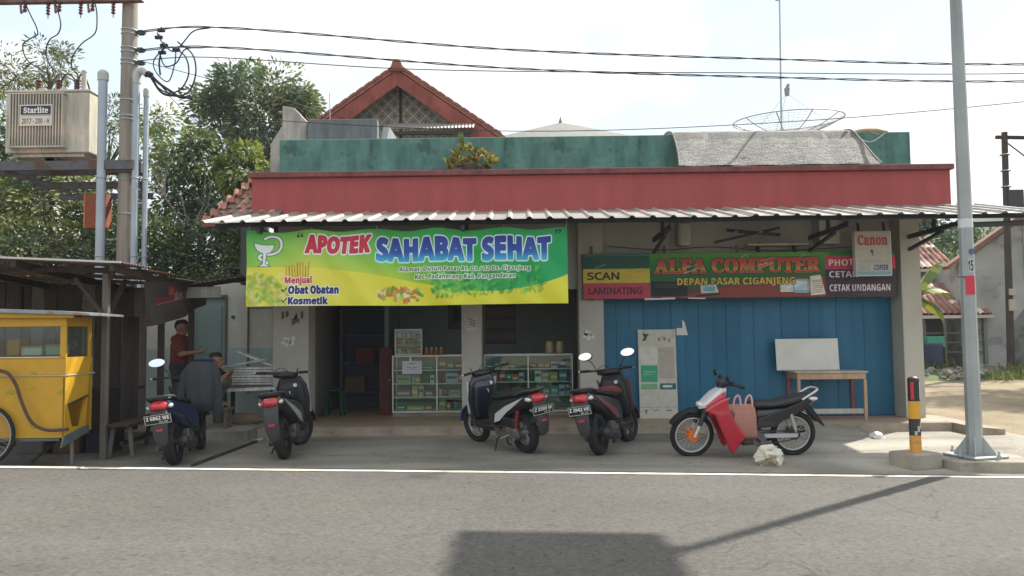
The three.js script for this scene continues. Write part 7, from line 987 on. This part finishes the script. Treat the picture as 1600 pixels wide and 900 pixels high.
{ // houses along the side lane
  const gx = 13.9, tileG = (w, l, nx, ny, slope) => { const out = []; for (let j = 0; j < ny; j++) for (let i = 0; i < nx; i++) { const g = new THREE.CylinderGeometry(0.09, 0.1, l / ny + 0.06, 6, 1, true, Math.PI / 2, Math.PI); g.rotateX(Math.PI / 2); g.rotateZ(-Math.PI / 2 + Math.PI / 2); g.translate((i + 0.5) * (w / nx) - w / 2, 0.03 + 0.012 * (j % 2), (j + 0.5) * (l / ny) - l / 2); out.push(g); } return out; };
  const mk = (name, label, x, y, z, w, l, turn) => {
    const o = thing(name, label, 'house', [x, 0.45, z], turn);
    const slope = 0.56, rf = mv(join([...tileG(w, l, Math.round(w / 0.2), Math.round(l / 0.28))]), 0, y + (l / 2) * Math.sin(slope), -(l / 2) * Math.cos(slope), slope); const c = new Float32Array(rf.attributes.position.count * 3), R = rng(Math.round(x * 7)); let q = [1, 1, 1]; for (let i = 0; i < rf.attributes.position.count; i++) { if (i % 72 === 0) { const t = 0.6 + 0.7 * R(); q = R() < 0.18 ? [0.62 * t, 0.52 * t, 0.44 * t] : [0.3 * t, 0.155 * t, 0.12 * t]; } c.set(q, i * 3); } rf.setAttribute('color', new THREE.BufferAttribute(c, 3));
    const m = obj('roof_tiles', rf, M([1, 1, 1], { r: 0.9, vertexColors: true }), o); m.userData.kind = 'stuff'; obj('roof_deck', mv(box(w, 0.05, l), 0, y + (l / 2) * Math.sin(slope) - 0.03, -(l / 2) * Math.cos(slope), slope), K.woodDark, o); obj('eave_trim', mv(box(w + 0.05, 0.1, 0.04), 0, y - 0.04, 0.08), M([0.55, 0.45, 0.38], { r: 0.8 }), o);
    return o;
  };
  const a = mk('tiled_house', 'far house with red tiled roof beyond the banana leaves', 13.2, 3.15, -27.6, 3.6, 2.3, 0); obj('wall', bb(-1.7, 1.7, 0, 3.1, -2.2, -0.2), M([0.34, 0.4, 0.42], { map: 'weather', s: 2, r: 0.9 }), a);
  const b = mk('tiled_shed', 'low shed with red tiled roof and dark open front beside the lane', 13.35, 1.52, -25.4, 3.0, 1.9, 0); obj('wall', [bb(-1.4, 1.4, 0, 1.45, -1.9, -1.75), bb(-1.4, -1.3, 0, 1.45, -1.75, -0.1), bb(1.3, 1.4, 0, 1.45, -1.75, -0.1)], M([0.2, 0.2, 0.19], { r: 0.9 }), b); for (const x of [-0.6, 0.05, 0.7]) obj('post', bb(x - 0.04, x + 0.04, 0, 1.42, -0.12, -0.05), K.woodGrey, b); obj('rail_fence', [0.35, 0.65, 0.95].map((y) => bb(-1.3, 1.3, y, y + 0.04, -0.16, -0.13)), K.woodGrey, b);
  tag(obj('green_crate', [rb(0.55, 0.34, 0.3, 0.03)], M([0.06, 0.3, 0.2], { r: 0.6 })), 'green plastic crate in the dark shed front', 'crate').position.set(12.9, 1.15, -25.2);
  tag(obj('blue_drum', lathe([[0, 0], [0.28, 0], [0.3, 0.25], [0.29, 0.5], [0.3, 0.75], [0.28, 0.8], [0, 0.8]], 20), M([0.03, 0.045, 0.09], { r: 0.6 })), 'dark blue drum below the green crate beside the lane', 'drum').position.set(12.75, 0.3, -25.0);
  const h = thing('grey_house', 'unplastered grey block house with sloping brown roof edge', 'house', [14.05, 0.35, -25.8], -0.12), blk = M([0.38, 0.38, 0.365], { map: 'block', s: 3.2, r: 0.95 });
  obj('side_wall', prism([[0, -0.5], [5.5, -0.5], [5.5, 6.2], [2.4, 4.95], [0, 3.25]], 0.2, 0.01, 0), blk, h); obj('return_wall', bb(0.01, 0.2, -0.5, 3.2, -5, -0.11), blk, h);
  obj('barge_board', prism([[-0.35, 3.1], [2.5, 5.08], [5.6, 6.38], [5.6, 6.5], [2.45, 5.22], [-0.42, 3.2]], 0.5, 0.01, 0.05), M([0.24, 0.13, 0.085], { map: 'wood', s: 0.9, r: 0.85 }), h); obj('cement_patch', prism([[1.6, -0.3], [5.4, -0.3], [5.4, 1.9], [3.4, 1.7], [2.2, 2.2], [1.5, 1.3]], 0.01, 0, 0.108), M([0.2, 0.205, 0.2], { map: 'block', s: 1.9, r: 0.95 }), h); obj('pale_pilaster', bb(1.95, 2.2, -0.4, 4.7, 0.101, 0.14), M([0.38, 0.38, 0.36], { map: 'block', s: 1.1, r: 0.95 }), h); obj('window_lintel', [bb(2.5, 3.2, 2.75, 2.83, 0.101, 0.2)], K.woodDark, h);
  const p = thing('far_pole', 'brown utility pole with a small box beside the grey house', 'pole', [14.9, 0.4, -24.6]); obj('shaft', cyl([0, -0.3, 0], [0.12, 7.2, 0], 0.11, 0.085, 12), M([0.065, 0.05, 0.045], { map: 'wood', s: 0.8, r: 0.9 }), p); obj('cross_arm', bar([-0.15, 7.05, 0], [1.6, 7.0, 0], 0.08, 0.1), K.woodDark, p); obj('arm_brace', bar([0.15, 6.9, 0], [1.3, 5.9, 0.1], 0.03, 0.03), K.steelDark, p); obj('service_box', rb(0.4, 0.85, 0.3, 0.02, 0.28, 4.95, 0.1), K.darkGrey, p); obj('box_loop', tube([[0.45, 4.6, 0.1], [0.62, 4.45, 0.1], [0.5, 4.3, 0.1], [0.3, 4.35, 0.1]], 0.015, 5, 16), K.cable, p); for (const y of [6.5, 6.0, 5.5]) obj('pole_clamp', new THREE.TorusGeometry(0.125, 0.02, 6, 16).rotateX(Math.PI / 2).translate(0.1, y, 0), K.steel, p); obj('meter_board', [rb(0.22, 0.35, 0.08, 0.01, 0.05, 1.85, 0.15), rb(0.18, 0.2, 0.08, 0.01, 0.05, 2.25, 0.15)], M([0.42, 0.38, 0.32], { r: 0.8 }), p);
  tag(obj('far_post', bar([0, 0, 0], [0, 3.4, 0], 0.25, 0.25, V(1, 0, 0)), M([0.4, 0.27, 0.14], { r: 0.8 })), 'brown gable post at the right edge above the grey house', 'post').position.set(16.9, 4.3, -25.6);
  // banana plant
  const bn = thing('banana_plant', 'banana plant with split yellow-green leaves behind the shop corner', 'plant', [11.45, 0.4, -23.5]), R = rng(88); obj('trunk', cyl([0, 0, 0], [0.1, 2.2, 0], 0.13, 0.08, 10), M([0.2, 0.24, 0.08], { r: 0.8 }), bn);
  [[0.75, 0.1, 1.5], [0.5, 0.8, 1.5], [-0.7, 0.5, 1.5], [0.75, -0.55, 1.1], [-0.9, -0.2, 1.3]].forEach(([dx, dy, len], k) => { const pts = range(0, 1, 8).map((t) => V(0.1 + dx * len * t, 2.1 + (dy + 0.6) * len * t - 0.75 * len * t * t, 0.25 * Math.sin(k * 2) * t)), L = [], C = []; for (let i = 0; i < 8; i++) for (const s of [-1, 1]) { const w0 = 0.42 * Math.sin(Math.PI * Math.min(1, (i + 0.4) / 8)), w1 = 0.42 * Math.sin(Math.PI * Math.min(1, (i + 1.1) / 8)), a = pts[i], b = pts[i + 1], q = (p2, w) => p2.clone().add(V(0.05, -w * 0.35, s * w)), c = R() < 0.25 ? [0.34, 0.36, 0.05] : [0.14, 0.2, 0.04]; for (const v of [a, b, q(b, w1 * 0.96), a, q(b, w1 * 0.96), q(a, w0)]) { L.push(v.x, v.y, v.z); C.push(...c); } } const lf = obj('leaf', leafGeo(L, C), leafMat, bn); obj('midrib', tube(pts, 0.02, 5, 16), M([0.36, 0.36, 0.12], { r: 0.7 }), lf); });
  // rubble and weeds by the lane, hill beyond
  const rb2 = []; for (let i = 0; i < 170; i++) { const x = 11 + R() * 5.5, z = -24.3 + R() * 3.2, s = 0.04 + 0.14 * R() * R(); rb2.push(mv(new THREE.DodecahedronGeometry(s, 0).scale(1.4, 0.7, 1), x, -0.11 + Math.min(26, -z - 12) * 0.036 + s * 0.4, z, R() * 3, R() * 3, R())); } const ru = obj('rubble', rb2, M([0.26, 0.25, 0.23], { map: 'concrete', s: 0.5, r: 0.95 })); ru.userData.kind = 'stuff'; ru.userData.label = 'broken stones and rubble heaped along the lane edge';
  const W = [], WC = []; for (let i = 0; i < 5200; i++) { const near = R() < 0.6, x = near ? 10.6 + R() * 6.5 : 8.5 + R() * 9, z = near ? -24.8 + R() * 4.6 : -29 + R() * 5, y = -0.13 + Math.min(26, -z - 12) * 0.036; if (noise3(x * 0.9, z * 0.9, 1, 8) < 0.42) continue; if (x < 12.1 + (z + 21) * -0.25 && near) continue; const c = R() < 0.4 ? [0.22, 0.24, 0.05] : [0.09, 0.13, 0.035]; leaf(W, WC, V(x, y, z), V((R() - 0.5) * 0.9, 1, (R() - 0.5) * 0.9), 0.14 + 0.22 * R(), 0.035, c, R); } const wd = obj('weeds', leafGeo(W, WC), leafMat); wd.userData.kind = 'stuff'; wd.userData.label = 'patchy green weeds along the dirt lane';
  const hl = sheet(range(20, 420, 40), range(-330, -180, 10), (x, z) => -5 + 46 * Math.exp(-(((x - 190) / 110) ** 2)) * Math.exp(-(((z + 260) / 60) ** 2)) * (0.8 + 0.4 * fbm3(x * 0.02, z * 0.02, 0, 4, 7)), () => [1, 1, 1]); hl.deleteAttribute('color'); struct('hill', hl, M([0.07, 0.1, 0.05], { map: 'dirt', s: 30, r: 1 }));
  tree({ label: 'small round tree beyond the grey house roofs', at: [21, -42], y: 0.6, r: 0.15, crowns: [[21, 6.2, -42, 2.2, 1.2, 20, 3500]], seed: 71, clump: 0.7, size: 0.24, group: 'trees beyond the lane' });
  tree({ label: 'distant bushy tree between the tiled roof and the canopy end', at: [20, -36], y: 0.6, r: 0.15, crowns: [[20.2, 4.9, -36, 1.6, 1.2, 20, 3500]], seed: 77, clump: 0.6, size: 0.22, group: 'trees beyond the lane' });
  tree({ label: 'roadside tree whose crown shades the dirt lane', at: [18.2, -23.6], y: 0.2, r: 0.2, crowns: [[18.0, 9.4, -23.4, 2.2, 1.5, 40, 8000]], seed: 83, clump: 0.6, size: 0.2, group: 'trees beyond the lane' });
  scene.fog = new THREE.FogExp2(new THREE.Color(0.86, 0.89, 0.93), 0.0007);
}
{ // the pole at the other end of the platform, more trees beyond the stall, distant woods
  const p = thing('utility_pole', 'second concrete pole at the far end of the transformer platform', 'pole', [-9.75, 0, -13.25]); obj('shaft', [cyl([0, -0.3, 0], [0.02, 9.4, 0], 0.155, 0.112, 24)], M([0.3, 0.27, 0.23], { map: 'weather', s: 1.3, sy: 3, r: 0.95 }), p); for (const y of [4.2, 5.3, 6.7]) obj('strap_band', new THREE.TorusGeometry(0.135, 0.011, 6, 26).rotateX(Math.PI / 2).translate(0.012, y, 0), K.steel, p);
  tree({ label: 'bushy tree beyond the far end of the stall', at: [-15.5, -18], r: 0.14, crowns: [[-15.6, 4.6, -18, 2.0, 1.9, 36, 8000]], seed: 91, clump: 0.6, size: 0.16 });
  tree({ label: 'spreading tree farther along the roadside past the stall', at: [-19.5, -20], r: 0.16, crowns: [[-19.6, 5.0, -20, 2.4, 2.1, 36, 8000]], seed: 93, clump: 0.7, size: 0.18 });
  const R = rng(97), L = [], C = []; for (let i = 0; i < 90; i++) { const x = -110 + 220 * R(), z = -75 - 25 * R(), h = 4 + 4 * R(); for (let k = 0; k < 150; k++) { const u = V(R() * 2 - 1, R() * 2 - 1, R() * 2 - 1); if (u.length() > 1) u.normalize(); const t = 0.7 + 0.6 * R(); leaf(L, C, V(x + u.x * 3.4, Math.max(0, h * 0.55 + u.y * h * 0.6), z + u.z * 3), u.clone().add(V(0, -0.4, 0)), 0.9, 0.5, [0.06 * t, 0.095 * t, 0.04 * t], R); } }
  const w = obj('treeline', leafGeo(L, C), leafMat); w.userData.kind = 'stuff'; w.userData.label = 'distant woods along the horizon behind the houses';
}

shade(scene);
renderer.render(scene, camera);
